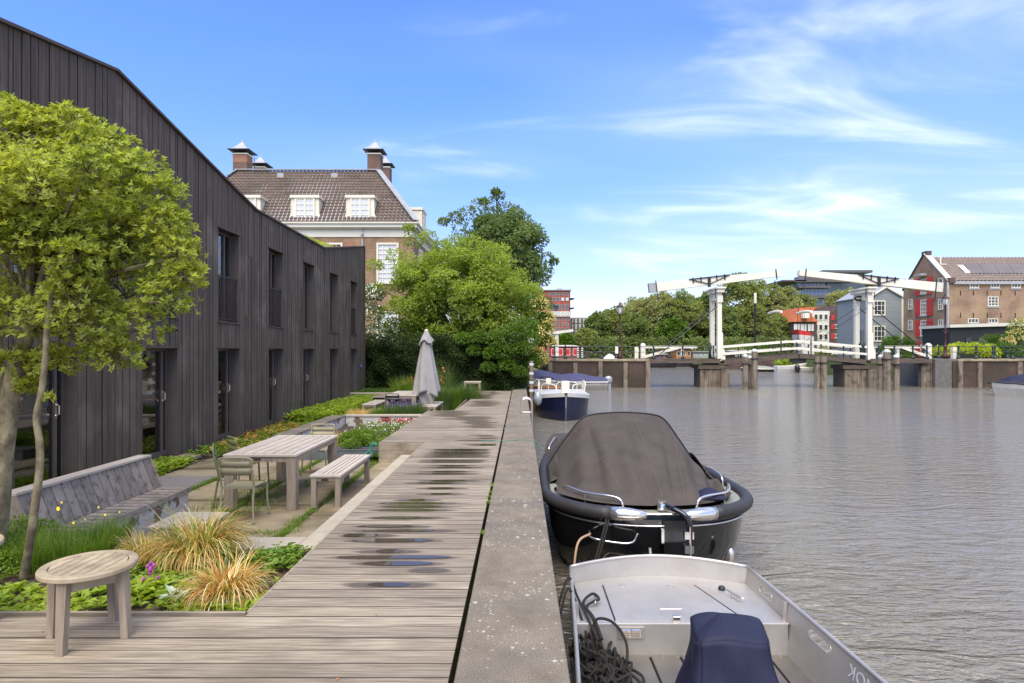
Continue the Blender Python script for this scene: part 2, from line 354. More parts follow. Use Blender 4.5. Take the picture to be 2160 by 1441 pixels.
M('curtain', s2l(214,190,140), s2l(226,204,156), scale=3, stretch=(1,20,1), rough=.8)
M('steel', (.62,.57,.5), (.68,.63,.56), scale=3, rough=.3, metal=.8)
M('chrome', (.78,.73,.66), rough=.16, metal=.9)
M('galv', s2l(150,152,152), s2l(172,174,173), scale=5, rough=.45, metal=.4)
M('alu', (.46,.43,.385), (.56,.525,.475), scale=2.2, stretch=(1,1,1), rough=.42, metal=.55, bump=.002, dirt=(.45,.4,.34), dscale=2.5)
M('alu_floor', (.15,.135,.115), (.21,.19,.165), scale=4, rough=.5, metal=.5, bump=.004, bscale=120)
M('concrete_pale', s2l(168,156,134), s2l(186,174,152), scale=9, rough=.9, bump=.02, bscale=60, dirt=s2l(164,152,132), dscale=2)
def lichen():
    m = M('coping', s2l(104,94,78), s2l(134,122,103), scale=3, rough=.9, bump=.02, bscale=90, dirt=s2l(108,100,88), dscale=1.1, rnd=.05)
    N, L = m.node_tree.nodes, m.node_tree.links; p = N['Principled BSDF']; src = p.inputs['Base Color'].links[0].from_socket
    g = N.new('ShaderNodeNewGeometry')
    sp = N.new('ShaderNodeTexNoise'); sp.inputs['Scale'].default_value = 130; sp.inputs['Detail'].default_value = 2; L.new(g.outputs['Position'], sp.inputs['Vector'])
    r0 = N.new('ShaderNodeMapRange'); r0.inputs['From Min'].default_value = .35; r0.inputs['From Max'].default_value = .68; r0.inputs['To Min'].default_value = .6; r0.inputs['To Max'].default_value = 1.45; L.new(sp.outputs[0], r0.inputs['Value'])
    hs = N.new('ShaderNodeHueSaturation'); L.new(r0.outputs[0], hs.inputs['Value']); L.new(src, hs.inputs['Color'])
    wv = N.new('ShaderNodeTexNoise'); wv.inputs['Scale'].default_value = 30; L.new(g.outputs['Position'], wv.inputs['Vector'])
    ms = N.new('ShaderNodeVectorMath'); ms.operation = 'MULTIPLY_ADD'; ms.inputs[1].default_value = (.03, .03, 0); L.new(wv.outputs['Color'], ms.inputs[0]); L.new(g.outputs['Position'], ms.inputs[2])
    out = hs.outputs[0]
    for sc, th, msc in ((14, .17, 1.1), (33, .2, 1.7)):
        vo = N.new('ShaderNodeTexVoronoi'); vo.inputs['Scale'].default_value = sc; L.new(ms.outputs[0], vo.inputs['Vector'])
        sx = N.new('ShaderNodeSeparateColor'); L.new(vo.outputs['Color'], sx.inputs[0])
        th1 = N.new('ShaderNodeMath'); th1.operation = 'MULTIPLY'; th1.inputs[1].default_value = th*1.9; L.new(sx.outputs[0], th1.inputs[0])
        lt = N.new('ShaderNodeMath'); lt.operation = 'LESS_THAN'; L.new(vo.outputs['Distance'], lt.inputs[0]); L.new(th1.outputs[0], lt.inputs[1])
        mn = N.new('ShaderNodeTexNoise'); mn.inputs['Scale'].default_value = msc; L.new(g.outputs['Position'], mn.inputs['Vector'])
        m2 = N.new('ShaderNodeMapRange'); m2.inputs['From Min'].default_value = .5; m2.inputs['From Max'].default_value = .56; L.new(mn.outputs[0], m2.inputs['Value'])
        m3 = N.new('ShaderNodeMath'); m3.operation = 'GREATER_THAN'; m3.inputs[1].default_value = .45; L.new(sx.outputs[1], m3.inputs[0])
        mu = N.new('ShaderNodeMath'); mu.operation = 'MULTIPLY'; L.new(lt.outputs[0], mu.inputs[0]); L.new(m2.outputs[0], mu.inputs[1])
        mu2 = N.new('ShaderNodeMath'); mu2.operation = 'MULTIPLY'; L.new(mu.outputs[0], mu2.inputs[0]); L.new(m3.outputs[0], mu2.inputs[1])
        mu3 = N.new('ShaderNodeMath'); mu3.operation = 'MULTIPLY'; mu3.inputs[1].default_value = .75; L.new(mu2.outputs[0], mu3.inputs[0])
        mx = N.new('ShaderNodeMix'); mx.data_type = 'RGBA'; L.new(mu3.outputs[0], mx.inputs['Factor']); L.new(out, mx.inputs['A']); mx.inputs['B'].default_value = (*s2l(184,177,158), 1); out = mx.outputs['Result']
    L.new(out, p.inputs['Base Color'])
lichen()
M('old_concrete', s2l(190,182,168), s2l(208,200,188), scale=5, rough=.9, bump=.02, dirt=s2l(120,98,76), dscale=3.4, dlo=.54, dhi=.6)
M('quay_face', s2l(58,52,44), s2l(86,76,64), scale=3, rough=.85, bump=.04, dirt=s2l(38,40,28), dscale=1)
M('slab', s2l(138,122,94), s2l(162,146,116), scale=3, rough=.9, bump=.015, bscale=50, rnd=.1, dirt=s2l(112,98,70), dscale=1.4, dlo=.48, dhi=.68)
M('dark_paver', s2l(104,96,92), s2l(140,130,124), scale=60, rough=.9, bump=.03)
M('soil', s2l(58,44,34), s2l(92,74,58), scale=25, rough=.95, bump=.06, bscale=60)
M('garden_ground', s2l(98,88,60), s2l(92,100,52), scale=4, rough=.95, bump=.03, bscale=30)
M('zinc', s2l(96,102,104), s2l(118,124,126), scale=5, rough=.5, metal=.3)
M('olive_paint', s2l(142,134,102), s2l(152,144,112), scale=3, rough=.5, rnd=.02)
M('green_paint', s2l(112,118,74), s2l(122,128,82), scale=3, rough=.5)
M('black_paint', s2l(30,32,33), s2l(38,40,41), scale=3, rough=.4)
M('dark_label', s2l(66,44,36), rough=.5)
M('bark_near', s2l(98,88,66), s2l(156,144,110), scale=14, stretch=(1,1,.5), rough=.95, bump=.08, bscale=30, dirt=s2l(88,74,58), dscale=9, dlo=.45, dhi=.7)
M('bark', s2l(74,62,48), s2l(100,86,66), scale=8, stretch=(1,1,.3), rough=.95, bump=.05)
LF = dict(rough=.45, spec=.35)
M('leaf_near', s2l(136,146,62), s2l(172,176,92), scale=2.2, var=.45, trans=.5, dirt=s2l(172,172,80), dscale=1.6, dlo=.5, dhi=.75, **LF)
M('leaf_lime', s2l(128,144,58), s2l(156,166,74), scale=.6, var=.3, trans=.5, **LF)
M('leaf_dark', s2l(100,118,70), s2l(122,136,86), scale=.5, var=.3, trans=.4, rough=.5, spec=.3)
M('leaf_hedge', s2l(40,54,20), s2l(58,74,30), scale=.7, var=.4, trans=.25, rough=.6, spec=.2)
M('leaf_mid', s2l(78,106,32), s2l(98,124,40), scale=.6, var=.35, trans=.35, **LF)
M('leaf_cream', s2l(186,172,92), s2l(224,204,150), scale=1.5, var=.25, trans=.3, rough=.6)
M('leaf_far', s2l(124,132,74), s2l(146,150,92), scale=.08, var=.2, trans=.45, rough=.6, spec=.2)
M('leaf_far_dark', s2l(106,120,66), s2l(126,136,80), scale=.08, var=.2, trans=.45, rough=.6, spec=.2)
M('leaf_far_pale', s2l(146,148,98), s2l(166,164,116), scale=.08, var=.2, trans=.45, rough=.6, spec=.2)
M('leaf_ground', s2l(126,150,50), s2l(164,176,70), scale=3, var=.4, trans=.4, **LF)
M('leaf_chart', s2l(166,176,40), s2l(196,200,60), scale=3, var=.25, trans=.35, **LF)
M('herb', s2l(90,120,36), s2l(130,152,56), scale=3, var=.35, trans=.35, **LF)
M('herb_dark', s2l(72,96,44), s2l(104,124,64), scale=3, var=.35, trans=.35, **LF)
M('grass_green', s2l(104,124,40), s2l(150,160,72), scale=4, var=.35, trans=.3, **LF)
M('grass_straw', s2l(208,168,90), s2l(230,200,132), scale=4, var=.3, trans=.3, **LF)
M('grass_pale', s2l(228,206,166), s2l(232,216,184), scale=4, var=.2, trans=.3, **LF)
M('grass_red', s2l(176,112,56), s2l(196,132,72), scale=4, var=.3, trans=.3, **LF)
M('silver_leaf', s2l(168,182,160), s2l(196,206,186), scale=4, var=.15, trans=.2, **LF)
M('petal_yellow', s2l(240,214,30), rough=.5)
M('petal_white', s2l(235,232,215), rough=.6, var=.1)
M('petal_purple', s2l(140,50,130), s2l(170,70,150), scale=20, rough=.5)
M('petal_lavender', s2l(110,90,140), s2l(140,116,160), scale=10, rough=.6, var=.2)
M('petal_red', s2l(170,60,56), s2l(190,90,84), scale=10, rough=.6, var=.2)
M('canvas_grey', s2l(144,140,135), s2l(156,152,147), scale=3, rough=.85)
M('canvas_brown', s2l(70,63,56), s2l(84,76,68), scale=2.5, rough=.85, bump=.01, bscale=14, spec=.2)
M('seam', s2l(112,103,94), rough=.8)
M('rubber', s2l(42,38,35), s2l(52,48,45), scale=5, rough=.55)
M('hull_black', (.006,.006,.006), (.01,.01,.01), scale=2, rough=.12, coat=.6)
M('boat_inner', s2l(130,128,112), s2l(150,147,130), scale=3, rough=.5)
M('canvas_blue', s2l(30,31,50), s2l(38,39,60), scale=3, rough=.7, bump=.008, bscale=10, spec=.3)
M('canvas_blue_light', s2l(62,62,90), s2l(72,72,100), scale=3, rough=.8)
M('rope_dark', s2l(26,23,19), s2l(46,41,34), scale=60, rough=.9, bump=.05, bscale=200)
M('rope_green', s2l(58,128,112), rough=.7)
M('rope_tan', s2l(170,140,110), rough=.8)
M('white_paint', s2l(218,209,184), s2l(228,220,198), scale=1.2, rough=.55, rnd=.02)
M('cream_paint', s2l(200,194,174), s2l(210,204,186), scale=.5, rough=.6, dirt=s2l(182,176,154), dscale=.6, dlo=.55, dhi=.9)
M('hull_navy', s2l(22,26,52), s2l(28,32,60), scale=1, rough=.25)
M('hull_white', s2l(190,185,172), s2l(202,197,186), scale=1, rough=.35)
M('hull_grey', s2l(150,146,136), s2l(168,164,154), scale=1, rough=.45)
M('hull_orange', s2l(168,108,56), s2l(186,126,70), scale=2, stretch=(1,1,6), rough=.35)
M('hull_dark', s2l(34,32,32), s2l(44,40,38), scale=1, rough=.4)
M('red_paint', s2l(180,38,32), s2l(196,46,38), scale=1, rough=.5, rnd=.03)
M('red_board', s2l(140,30,34), s2l(152,36,38), scale=1, rough=.5)
M('blue_paint', s2l(40,90,160), rough=.5)
M('timber_pile', s2l(96,84,68), s2l(140,126,106), scale=2, stretch=(5,5,.4), rough=.9, bump=.05, rnd=.12, dirt=s2l(74,62,48), dscale=2, dlo=.5, dhi=.7)
M('pile_white', s2l(192,190,182), s2l(202,200,192), scale=4, rough=.7)
M('bridge_timber', s2l(70,58,46), s2l(102,88,72), scale=3, stretch=(.6,3,3), rough=.85, bump=.03)
M('iron_green', s2l(34,48,42), s2l(42,56,50), scale=3, rough=.5)
M('iron_black', s2l(28,27,27), s2l(36,34,33), scale=3, rough=.5)
M('lamp_iron', s2l(66,30,28), s2l(78,36,33), scale=3, rough=.5)
M('roof_tile', s2l(84,69,58), s2l(112,94,79), scale=5, rough=.8, rnd=.05, dirt=s2l(78,68,56), dscale=.7)
M('roof_tile_ware', s2l(116,102,90), s2l(140,124,108), scale=3, rough=.85)
M('roof_orange', s2l(186,98,60), s2l(206,118,76), scale=1.4, rough=.85, bump=.03)
M('lead', s2l(146,146,144), s2l(168,168,166), scale=2, rough=.5)
M('solar', s2l(98,88,84), s2l(108,98,94), scale=.4, rough=.4)
brick_mat('brick_manor', s2l(144,112,82), s2l(122,92,66), s2l(150,128,100), bump=.3)
brick_mat('brick_ware', s2l(146,114,90), s2l(126,94,74), s2l(156,134,106), dirt=s2l(160,136,98))
brick_mat('brick_chim', s2l(104,78,60), s2l(84,62,50), s2l(120,100,84))
brick_mat('brick_orange', s2l(150,96,72), s2l(134,82,62), s2l(150,120,96))
brick_mat('brick_quay', s2l(82,60,48), s2l(64,48,40), s2l(78,64,52), dirt=s2l(56,50,34))
brick_mat('brick_tower', s2l(160,78,58), s2l(142,66,50), s2l(150,90,72), w=.5, h=.2)
brick_mat('brick_dark', s2l(84,62,54), s2l(70,52,46), s2l(90,76,66))
M('grey_siding', s2l(128,132,130), s2l(140,144,141), scale=.6, stretch=(1,1,14), rough=.7, lo=.4, hi=.6)
M('black_siding', s2l(30,32,30), s2l(40,42,40), scale=.5, stretch=(1,1,10), rough=.7)
M('grey_panel', s2l(150,150,146), s2l(164,164,160), scale=.2, rough=.7)
M('bronze_panel', s2l(84,78,72), s2l(96,88,82), scale=.2, rough=.5)
M('asphalt', s2l(92,86,80), s2l(112,106,98), scale=4, rough=.95, bump=.02)
M('car_silver', s2l(190,196,198), rough=.3, metal=.3, coat=.4)
M('lamp_glass', s2l(205,205,200), rough=.2)
M('turf', s2l(84,100,40), s2l(110,118,58), scale=.6, rough=.95, bump=.04, bscale=6)
M('sedum', s2l(150,168,40), s2l(184,190,60), scale=5, rough=.9, var=.3)
def glass_mat(name, tint, rough=.03, refl=.35):
    m = bpy.data.materials.new(name); m.use_nodes = True; N, L = m.node_tree.nodes, m.node_tree.links; N.remove(N['Principled BSDF'])
    g = N.new('ShaderNodeBsdfGlossy'); g.inputs['Roughness'].default_value = rough; g.inputs['Color'].default_value = (.9, .92, .95, 1)
    t = N.new('ShaderNodeBsdfTransparent'); t.inputs[0].default_value = (*tint, 1)
    fr = N.new('ShaderNodeFresnel'); fr.inputs[0].default_value = 1.5
    mp_ = N.new('ShaderNodeMath'); mp_.operation = 'MULTIPLY_ADD'; mp_.inputs[1].default_value = .9; mp_.inputs[2].default_value = refl*.2; L.new(fr.outputs[0], mp_.inputs[0])
    s = N.new('ShaderNodeMixShader'); L.new(mp_.outputs[0], s.inputs[0]); L.new(t.outputs[0], s.inputs[1]); L.new(g.outputs[0], s.inputs[2]); L.new(s.outputs[0], N['Material Output'].inputs[0])
    MATS[name] = m
glass_mat('glass', (.75, .74, .7))
M('pane_dark', s2l(52,58,62), s2l(72,80,84), scale=.5, rough=.08, spec=.8)
M('pane_pale', s2l(196,198,196), s2l(212,212,208), scale=1.5, rough=.25)
M('pane_blue', s2l(84,116,150), s2l(150,184,214), scale=.06, rough=.1, spec=.8)
def water_mat():
    m = bpy.data.materials.new('canal_water'); m.use_nodes = True; N, L = m.node_tree.nodes, m.node_tree.links; p = N['Principled BSDF']
    p.inputs['Base Color'].default_value = (*s2l(122,115,99), 1); p.inputs['Roughness'].default_value = .05; p.inputs['IOR'].default_value = 1.65
    g = N.new('ShaderNodeNewGeometry'); hs = []
    # slow patches of calmer and rougher water
    pn = N.new('ShaderNodeTexNoise'); pn.inputs['Scale'].default_value = .16; pn.inputs['Detail'].default_value = 3; L.new(g.outputs['Position'], pn.inputs['Vector'])
    pr = N.new('ShaderNodeMapRange'); pr.inputs['From Min'].default_value = .35; pr.inputs['From Max'].default_value = .65; pr.inputs['To Min'].default_value = .45; pr.inputs['To Max'].default_value = 1.15; L.new(pn.outputs[0], pr.inputs['Value'])
    for sc, st, d, w in ((1.5, (.6, 1.5, 1), 2, 1.0), (4.2, (.5, 1.4, 1), 3, .55), (11, (.45, 1.3, 1), 2, .26)):
        mpn = N.new('ShaderNodeMapping'); mpn.inputs['Scale'].default_value = st; mpn.inputs['Rotation'].default_value = (0, 0, .14); L.new(g.outputs['Position'], mpn.inputs[0])
        n = N.new('ShaderNodeTexNoise'); n.inputs['Scale'].default_value = sc; n.inputs['Detail'].default_value = d; n.inputs['Distortion'].default_value = .8; L.new(mpn.outputs[0], n.inputs['Vector'])
        # sharpen the crests
        a = N.new('ShaderNodeMath'); a.operation = 'SUBTRACT'; a.inputs[1].default_value = .5; L.new(n.outputs[0], a.inputs[0])
        b = N.new('ShaderNodeMath'); b.operation = 'ABSOLUTE'; L.new(a.outputs[0], b.inputs[0])
        k = N.new('ShaderNodeMath'); k.operation = 'MULTIPLY'; k.inputs[1].default_value = -w; L.new(b.outputs[0], k.inputs[0]); hs.append(k)
    a = N.new('ShaderNodeMath'); L.new(hs[0].outputs[0], a.inputs[0]); L.new(hs[1].outputs[0], a.inputs[1])
    b = N.new('ShaderNodeMath'); L.new(a.outputs[0], b.inputs[0]); L.new(hs[2].outputs[0], b.inputs[1])
    c = N.new('ShaderNodeMath'); c.operation = 'MULTIPLY'; L.new(b.outputs[0], c.inputs[0]); L.new(pr.outputs[0], c.inputs[1])
    bp = N.new('ShaderNodeBump'); bp.inputs['Strength'].default_value = 1; bp.inputs['Distance'].default_value = .24; L.new(c.outputs[0], bp.inputs['Height']); L.new(bp.outputs[0], p.inputs['Normal'])
    MATS['canal_water'] = m
water_mat()
# ------------------------------------------------------------------ the setting
WZ, PZ, SZ = -1.03, -.38, -.14           # water, patio, soil of the planting beds
def struct(name, mb, mat, parent=None, **k):
    if parent is None: k['kind'] = 'structure'
    return mb.build(name, mat, parent, **k)
struct('canal_water', MB().add([(.2, -15, WZ), (900, -15, WZ), (900, 300, WZ), (.2, 300, WZ)], [(0, 1, 2, 3)]), 'canal_water')
struct('canal_bed', MB().add([(-900, -60, -4), (1500, -60, -4), (1500, 2500, -4), (-900, 2500, -4)], [(0, 1, 2, 3)]), 'soil')
struct('garden_ground', MB().box(-60, -.4, -15, 46, -1.5, PZ-.06), 'garden_ground')
# far land: left bank beyond the bridge, land behind the canal, right bank
struct('left_bank_ground', MB().box(-300, 1.6, 46.05, 300, -2, .9), 'turf')
struct('far_ground', MB().box(1.7, 1500, 128, 2400, -2, .5), 'turf')
struct('right_bank_ground', MB().prism([(34, 50.2), (34, 62), (37, 88), (44, 88.0), (44, 127.9), (1500, 127.9), (1500, 50.2)], 'z', -2, .75), 'turf')
struct('far_bank_ground', MB().prism([(29, 88.1), (27, 96), (30, 108), (30, 127.8), (43.9, 127.8), (43.9, 88.1)], 'z', -2, .45), 'turf')

# ---- deck: every board is an object
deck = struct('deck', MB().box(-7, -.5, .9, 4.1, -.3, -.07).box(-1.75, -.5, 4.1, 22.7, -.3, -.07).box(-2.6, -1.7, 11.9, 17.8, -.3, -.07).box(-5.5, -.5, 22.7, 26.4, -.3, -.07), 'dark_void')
PW = .1537; boards = {}
def deck_edge(y):
    if y < 4.16: return -7.0
    if y < 11.78: return -1.834
    if y < 17.88: return -2.68
    if y < 22.8: return -1.92+(y-17.9)*.03
    return -5.6
y = 1.02; i = 0; plank_rows = []
while y < 26.4:
    xl = deck_edge(y+PW*.5); xr = -.385
    cuts = [xl, xr]
    if xl < -5: cuts = [xl, (-1.2, -2.9, -4.4)[i % 3]+random.uniform(-.1, .1), xr]
    if xl < -5 and y < 4.2: cuts = [xl, -5.3, -.385] if i % 2 else [xl, xr]
    for a, b in zip(cuts[:-1], cuts[1:]):
        b2 = b-(.003 if b != xr else 0)
        h = random.uniform(-.0015, .0015)
        o = MB().cbox(a, b2, y+.0033, y+PW-.0033, -.03, h, b=.0025).build('deck_board', 'deck_wood', deck, edge='edge_shade')
        o.rotation_euler = (random.uniform(-.004, .004), 0, 0)
    plank_rows.append(y); y += PW; i += 1
# edge trim boards along the left side of the walk and the box front
for a in ((-1.862, -1.838, 4.19, 11.72, -.16, -.004), (-2.708, -2.684, 11.80, 17.9, -.2, -.004), (-1.95, -1.925, 17.95, 22.8, -.16, -.004)):
    MB().cbox(*a).build('edge_board', 'deck_wood', deck)
for k in range(3):
    MB().cbox(-2.70, -1.84, 11.73, 11.765, -.148*(k+1), -.148*k-.006).build('front_board', 'deck_wood', deck)
MB().cbox(-7, -1.86, 4.165, 4.19, -.2, -.004).build('edge_board', 'deck_wood', deck)
MB().cbox(-2.7, -1.95, 17.9, 17.93, -.3, -.004).build('edge_board', 'deck_wood', deck)

# ---- rain puddles lying in the cupped boards
def wet_mat(name, wood, inner):
    m = bpy.data.materials.new(name); m.use_nodes = True; N, L = m.node_tree.nodes, m.node_tree.links; p = N['Principled BSDF']
    a = N.new('ShaderNodeAttribute'); a.attribute_name = 'edge'
    g = N.new('ShaderNodeNewGeometry'); n = N.new('ShaderNodeTexNoise'); n.inputs['Scale'].default_value = 9; L.new(g.outputs['Position'], n.inputs['Vector'])
    k = N.new('ShaderNodeMath'); k.operation = 'MULTIPLY_ADD'; k.inputs[1].default_value = .5; k.inputs[2].default_value = -.25; L.new(n.outputs[0], k.inputs[0])
    s = N.new('ShaderNodeMath'); s.operation = 'ADD'; L.new(a.outputs['Fac'], s.inputs[0]); L.new(k.outputs[0], s.inputs[1])
    r = N.new('ShaderNodeMapRange'); r.interpolation_type = 'SMOOTHSTEP'; r.inputs['From Min'].default_value = .05 if not inner else .02; r.inputs['From Max'].default_value = .7 if not inner else .3
    r.inputs['To Max'].default_value = .74 if not inner else 1; L.new(s.outputs[0], r.inputs['Value']); L.new(r.outputs[0], p.inputs['Alpha'])
    p.inputs['Base Color'].default_value = (*wood, 1); p.inputs['Roughness'].default_value = .04 if inner else .35; p.inputs['IOR'].default_value = 1.36
    p.inputs['Specular IOR Level'].default_value = .5
    MATS[name] = m
wet_mat('puddle_water', s2l(66,58,48), True); wet_mat('wet_wood', s2l(98,86,73), False)
def sheet(x0, x1, yc, hw, z, mat, name):
    n = 24; V = [(x0+(x1-x0)*t, yc, z) for t in (.12, .88)]; ring = []; xc = (x0+x1)/2; hl = (x1-x0)/2
    ex = random.uniform(1.6, 2.6)
    for f in (0, 1):
        for k in range(n):
            a = 2*PI*k/n; c_, s_ = math.cos(a), math.sin(a)
            px = math.copysign(abs(c_)**(2/ex), c_)*hl; py = math.copysign(abs(s_)**(2/ex), s_)*hw
            q = 1 if f else .55
            ring.append((xc+px*(q if not f else 1), yc+py*q, z))
    mb = MB(); mb.add([(xc, yc, z)]+ring, [(0, 1+k, 1+(k+1) % n) for k in range(n)]+[(1+k, 1+n+k, 1+n+(k+1) % n, 1+(k+1) % n) for k in range(n)])
    o = mb.build(name, mat, deck); at_ = o.data.attributes.new('edge', 'FLOAT', 'POINT')
    at_.data.foreach_set('value', [1.]+[.75]*n+[0.]*n); return o
def puddle(px0, px1, py, halo=.28, water=True):
    Y = gp(0, py).y; row = min(plank_rows, key=lambda r: abs(r+PW/2-Y)); yc = row+PW/2
    x0 = (px0-1098)*yc/1300; x1 = (px1-1098)*yc/1300
    ext = (x1-x0)*.08+halo*.8
    sheet(max(x0-ext, deck_edge(yc)+.05), min(x1+ext, -.4), yc, PW/2-.0045, .0035, 'wet_wood', 'wet_patch')
    if water: sheet(x0, x1, yc+.004, PW/2*random.uniform(.55, .86), .0062, 'puddle_water', 'puddle')
for p_ in ((770,870,1228),(700,968,1172,.1),(760,920,1186,.1),(880,930,1198,.12,False),(790,850,1161),(734,920,1137,.1),(720,800,1128),(754,930,1117),(750,880,1108),(775,915,1092),
           (790,930,1075),(798,940,1068),(790,945,1060),(860,900,1053),(905,955,1042),(900,960,1030),(880,960,1020),(905,985,1015),(880,990,1000),(895,990,994),(915,1000,989),(925,985,983),
           (875,1030,974),(880,1035,970),(890,1035,966),(890,1040,962),(895,1040,958),(900,1045,955),(905,1040,951),(910,1040,948),(1010,1050,940),(995,1050,936),(1000,1060,930,.2,False),(1005,1055,924,.1)):
    puddle(*p_)
for (a, b, y0, y1) in ((905,1005,868,878),(930,1055,878,886),(975,1060,886,904),(980,1060,917,921),(960,1060,928,931),(820,880,928,930),(985,1060,845,858),(990,1055,832,842),(1020,1060,826,832)):
    Y0, Y1 = gp(0, y1).y, gp(0, y0).y; yy = Y0
    for row in plank_rows:
        yc = row+PW/2
        if Y0 <= yc <= Y1+.02:
            x0 = (a-1098)*yc/1300+random.uniform(-.25, .25); x1 = min((b-1098)*yc/1300+random.uniform(-.3, .1), -.42)
            if x1 > x0+.2: sheet(x0, x1, yc, PW/2-.0045, .004, 'wet_wood', 'wet_patch')

litter = np.stack([-5.2+4.7*rng.random(46), 2.4+rng.random(46)**2*9, np.full(46, .004)], 1); litter = litter[(litter[:, 1] < 4.0) | (litter[:, 0] > -1.75)]
o = leaf_obj('fallen_leaves', litter, unit(len(litter))*np.array([1, 1, .15]), np.array([0, 0, 1.])+unit(len(litter))*.25, .022, .012, 'hull_orange', None, kind='stuff'); o['label'] = 'few small dry leaves scattered on the boardwalk'; o['category'] = 'leaves'
# ---- quay wall with coping stones
qw = struct('quay_wall', MB().box(-.345, .245, -8, 31, -3.9, -.16), 'quay_face')
ys = [4.31+1.44*k for k in range(-9, 19)]
for a, b in zip(ys[:-1], ys[1:]):
    dz = random.uniform(-.003, .003)
    MB().cbox(-.352, .262, a+.003, b-.003, -.158, .02+dz, b=.007).build('coping_stone', 'coping', qw)
# small plants rooted in the joint between deck and coping
P = np.array([gp(px+random.uniform(-3, 3), py, .0) for px, py in [(1041, 1025), (1038, 1040), (1036, 1050), (1031, 1062), (1075, 905), (1077, 895), (1079, 885), (1022, 1127), (1073, 868)] for _ in range(9)])
P[:, 0] = -.365+(rng.random(len(P))-.5)*.03; P[:, 1] += (rng.random(len(P))-.5)*.12
n = len(P)*3; P3 = np.repeat(P, 3, 0); D = unit(n)*.6+np.array([0, 0, .7])
leaf_obj('moss_tuft', P3, D, unit(n)+np.array([0, 0, 1]), .035, .02, 'herb', qw, kind='stuff')

# ---- concrete edging and patio slabs
ed = struct('concrete_edging', MB().cbox(-2.27, -1.87, 6.02, 11.7, -.42, -.222, b=.01).cbox(-4.3, -2.275, 6.02, 6.57, -.42, -.224, b=.01), 'concrete_pale')
patio = struct('patio_ground', MB().box(-6.45, -2.28, 6.6, 12.3, -.6, PZ-.03).box(-6.45, -2.75, 17.5, 24, -.6, PZ-.03), 'soil')
xs = [-6.2, -5.06, -3.9, -2.78, -2.3]
for i in range(4):
    yy = 6.62+(i % 2)*.15
    while yy < 12.2:
        d = random.choice((.62, .95, 1.1)); y1 = min(yy+d, 12.28)
        if y1-yy > .15:
            mt = 'dark_paver' if (i == 0 and 8.6 < yy < 9.8) else 'slab'
            MB().cbox(xs[i]+.055, xs[i+1]-.055, yy+.008, y1-.012, PZ-.05, PZ+random.uniform(-.004, .004), b=.006).build('paving_slab', mt, patio)
        yy = y1+(.1 if random.random() < .25 else 0)
    yy = 19.6
    while yy < 23.9:
        y1 = min(yy+1.1, 23.95); MB().cbox(xs[i]+.04, xs[i+1]-.03 if i < 3 else -2.4, yy+.01, y1-.01, PZ-.05, PZ+random.uniform(-.004, .004), b=.006).build('paving_slab', 'slab', patio); yy = y1
# grass growing in the joints
B = []
for x in (-5.06, -3.9, -2.78):
    for k in range(420):
        yv = random.uniform(6.7, 12.2)
        dens = .5+.5*math.sin(yv*2.3+x*3)
        if random.random() < .35+.65*dens: B.append((x+random.gauss(0, .045), yv, PZ-.01))
for k in range(60): B.append((random.uniform(-3.6, -2.6), 7.2+random.gauss(0, .06), PZ-.01))
for k in range(300): B.append((random.uniform(-4.4, -3.3), random.uniform(8.2, 10.2), PZ-.01) if random.random() < .6 else (random.uniform(-4.2, -3.5), random.uniform(7.6, 9.2), PZ-.01))
g = blades('grass', B, 11000, .07, .006, 1.0, 'herb', None, segs=2, spread=.06, kind='stuff'); g['label'] = 'short green grass growing in the joints of the patio slabs'; g['category'] = 'grass'
# ---- planting beds
struct('planting_bed', MB().box(-6.6, -1.89, 4.2, 6.0, -.5, SZ-.03).box(-6.45, -2.72, 12.35, 17.2, -.5, -.36), 'soil')
# zinc trough behind the dining table
t = thing('zinc_planter', 'long grey zinc planter trough behind the dining table', 'planter', (-3.5, 12.2, PZ))
MB().box(-4.35, -2.75, 12.0, 12.03, PZ, -.19).box(-4.35, -2.75, 12.42, 12.45, PZ, -.19).box(-4.35, -4.32, 12.03, 12.42, PZ, -.19).box(-2.78, -2.75, 12.03, 12.42, PZ, -.19).box(-4.37, -2.73, 11.985, 12.03, -.189, -.175).build('trough', 'zinc', t)
MB().box(-4.31, -2.79, 12.04, 12.41, PZ+.01, -.22).build('soil', 'soil', t)
# concrete retaining walls of the sunken bed
t = thing('retaining_wall', 'low L-shaped weathered concrete wall around the sunken flower bed', 'wall', (-3.8, 17.4, -.5))
MB().box(-4.9, -2.72, 17.28, 17.5, -.6, -.1).build('concrete_block', 'old_concrete', t)
MB().cbox(-4.95, -2.72, 17.25, 17.56, -.098, -.06, b=.006).build('coping_slab', 'concrete_pale', t)
MB().box(-5.1, -4.92, 13.2, 17.5, -.6, -.1).build('concrete_block', 'old_concrete', t)
MB().cbox(-5.3, -4.9, 13.15, 17.24, -.098, -.06, b=.006).build('coping_slab', 'coping', t)
t = thing('garden_wall', 'low pale concrete wall at the foot of the dark hedge', 'wall', (-5, 25, PZ))
MB().box(-7.5, -4.2, 24.6, 24.8, -.6, .0).build('wall', 'old_concrete', t); MB().cbox(-7.5, -4.15, 24.55, 24.85, .002, .05).build('coping_slab', 'concrete_pale', t)

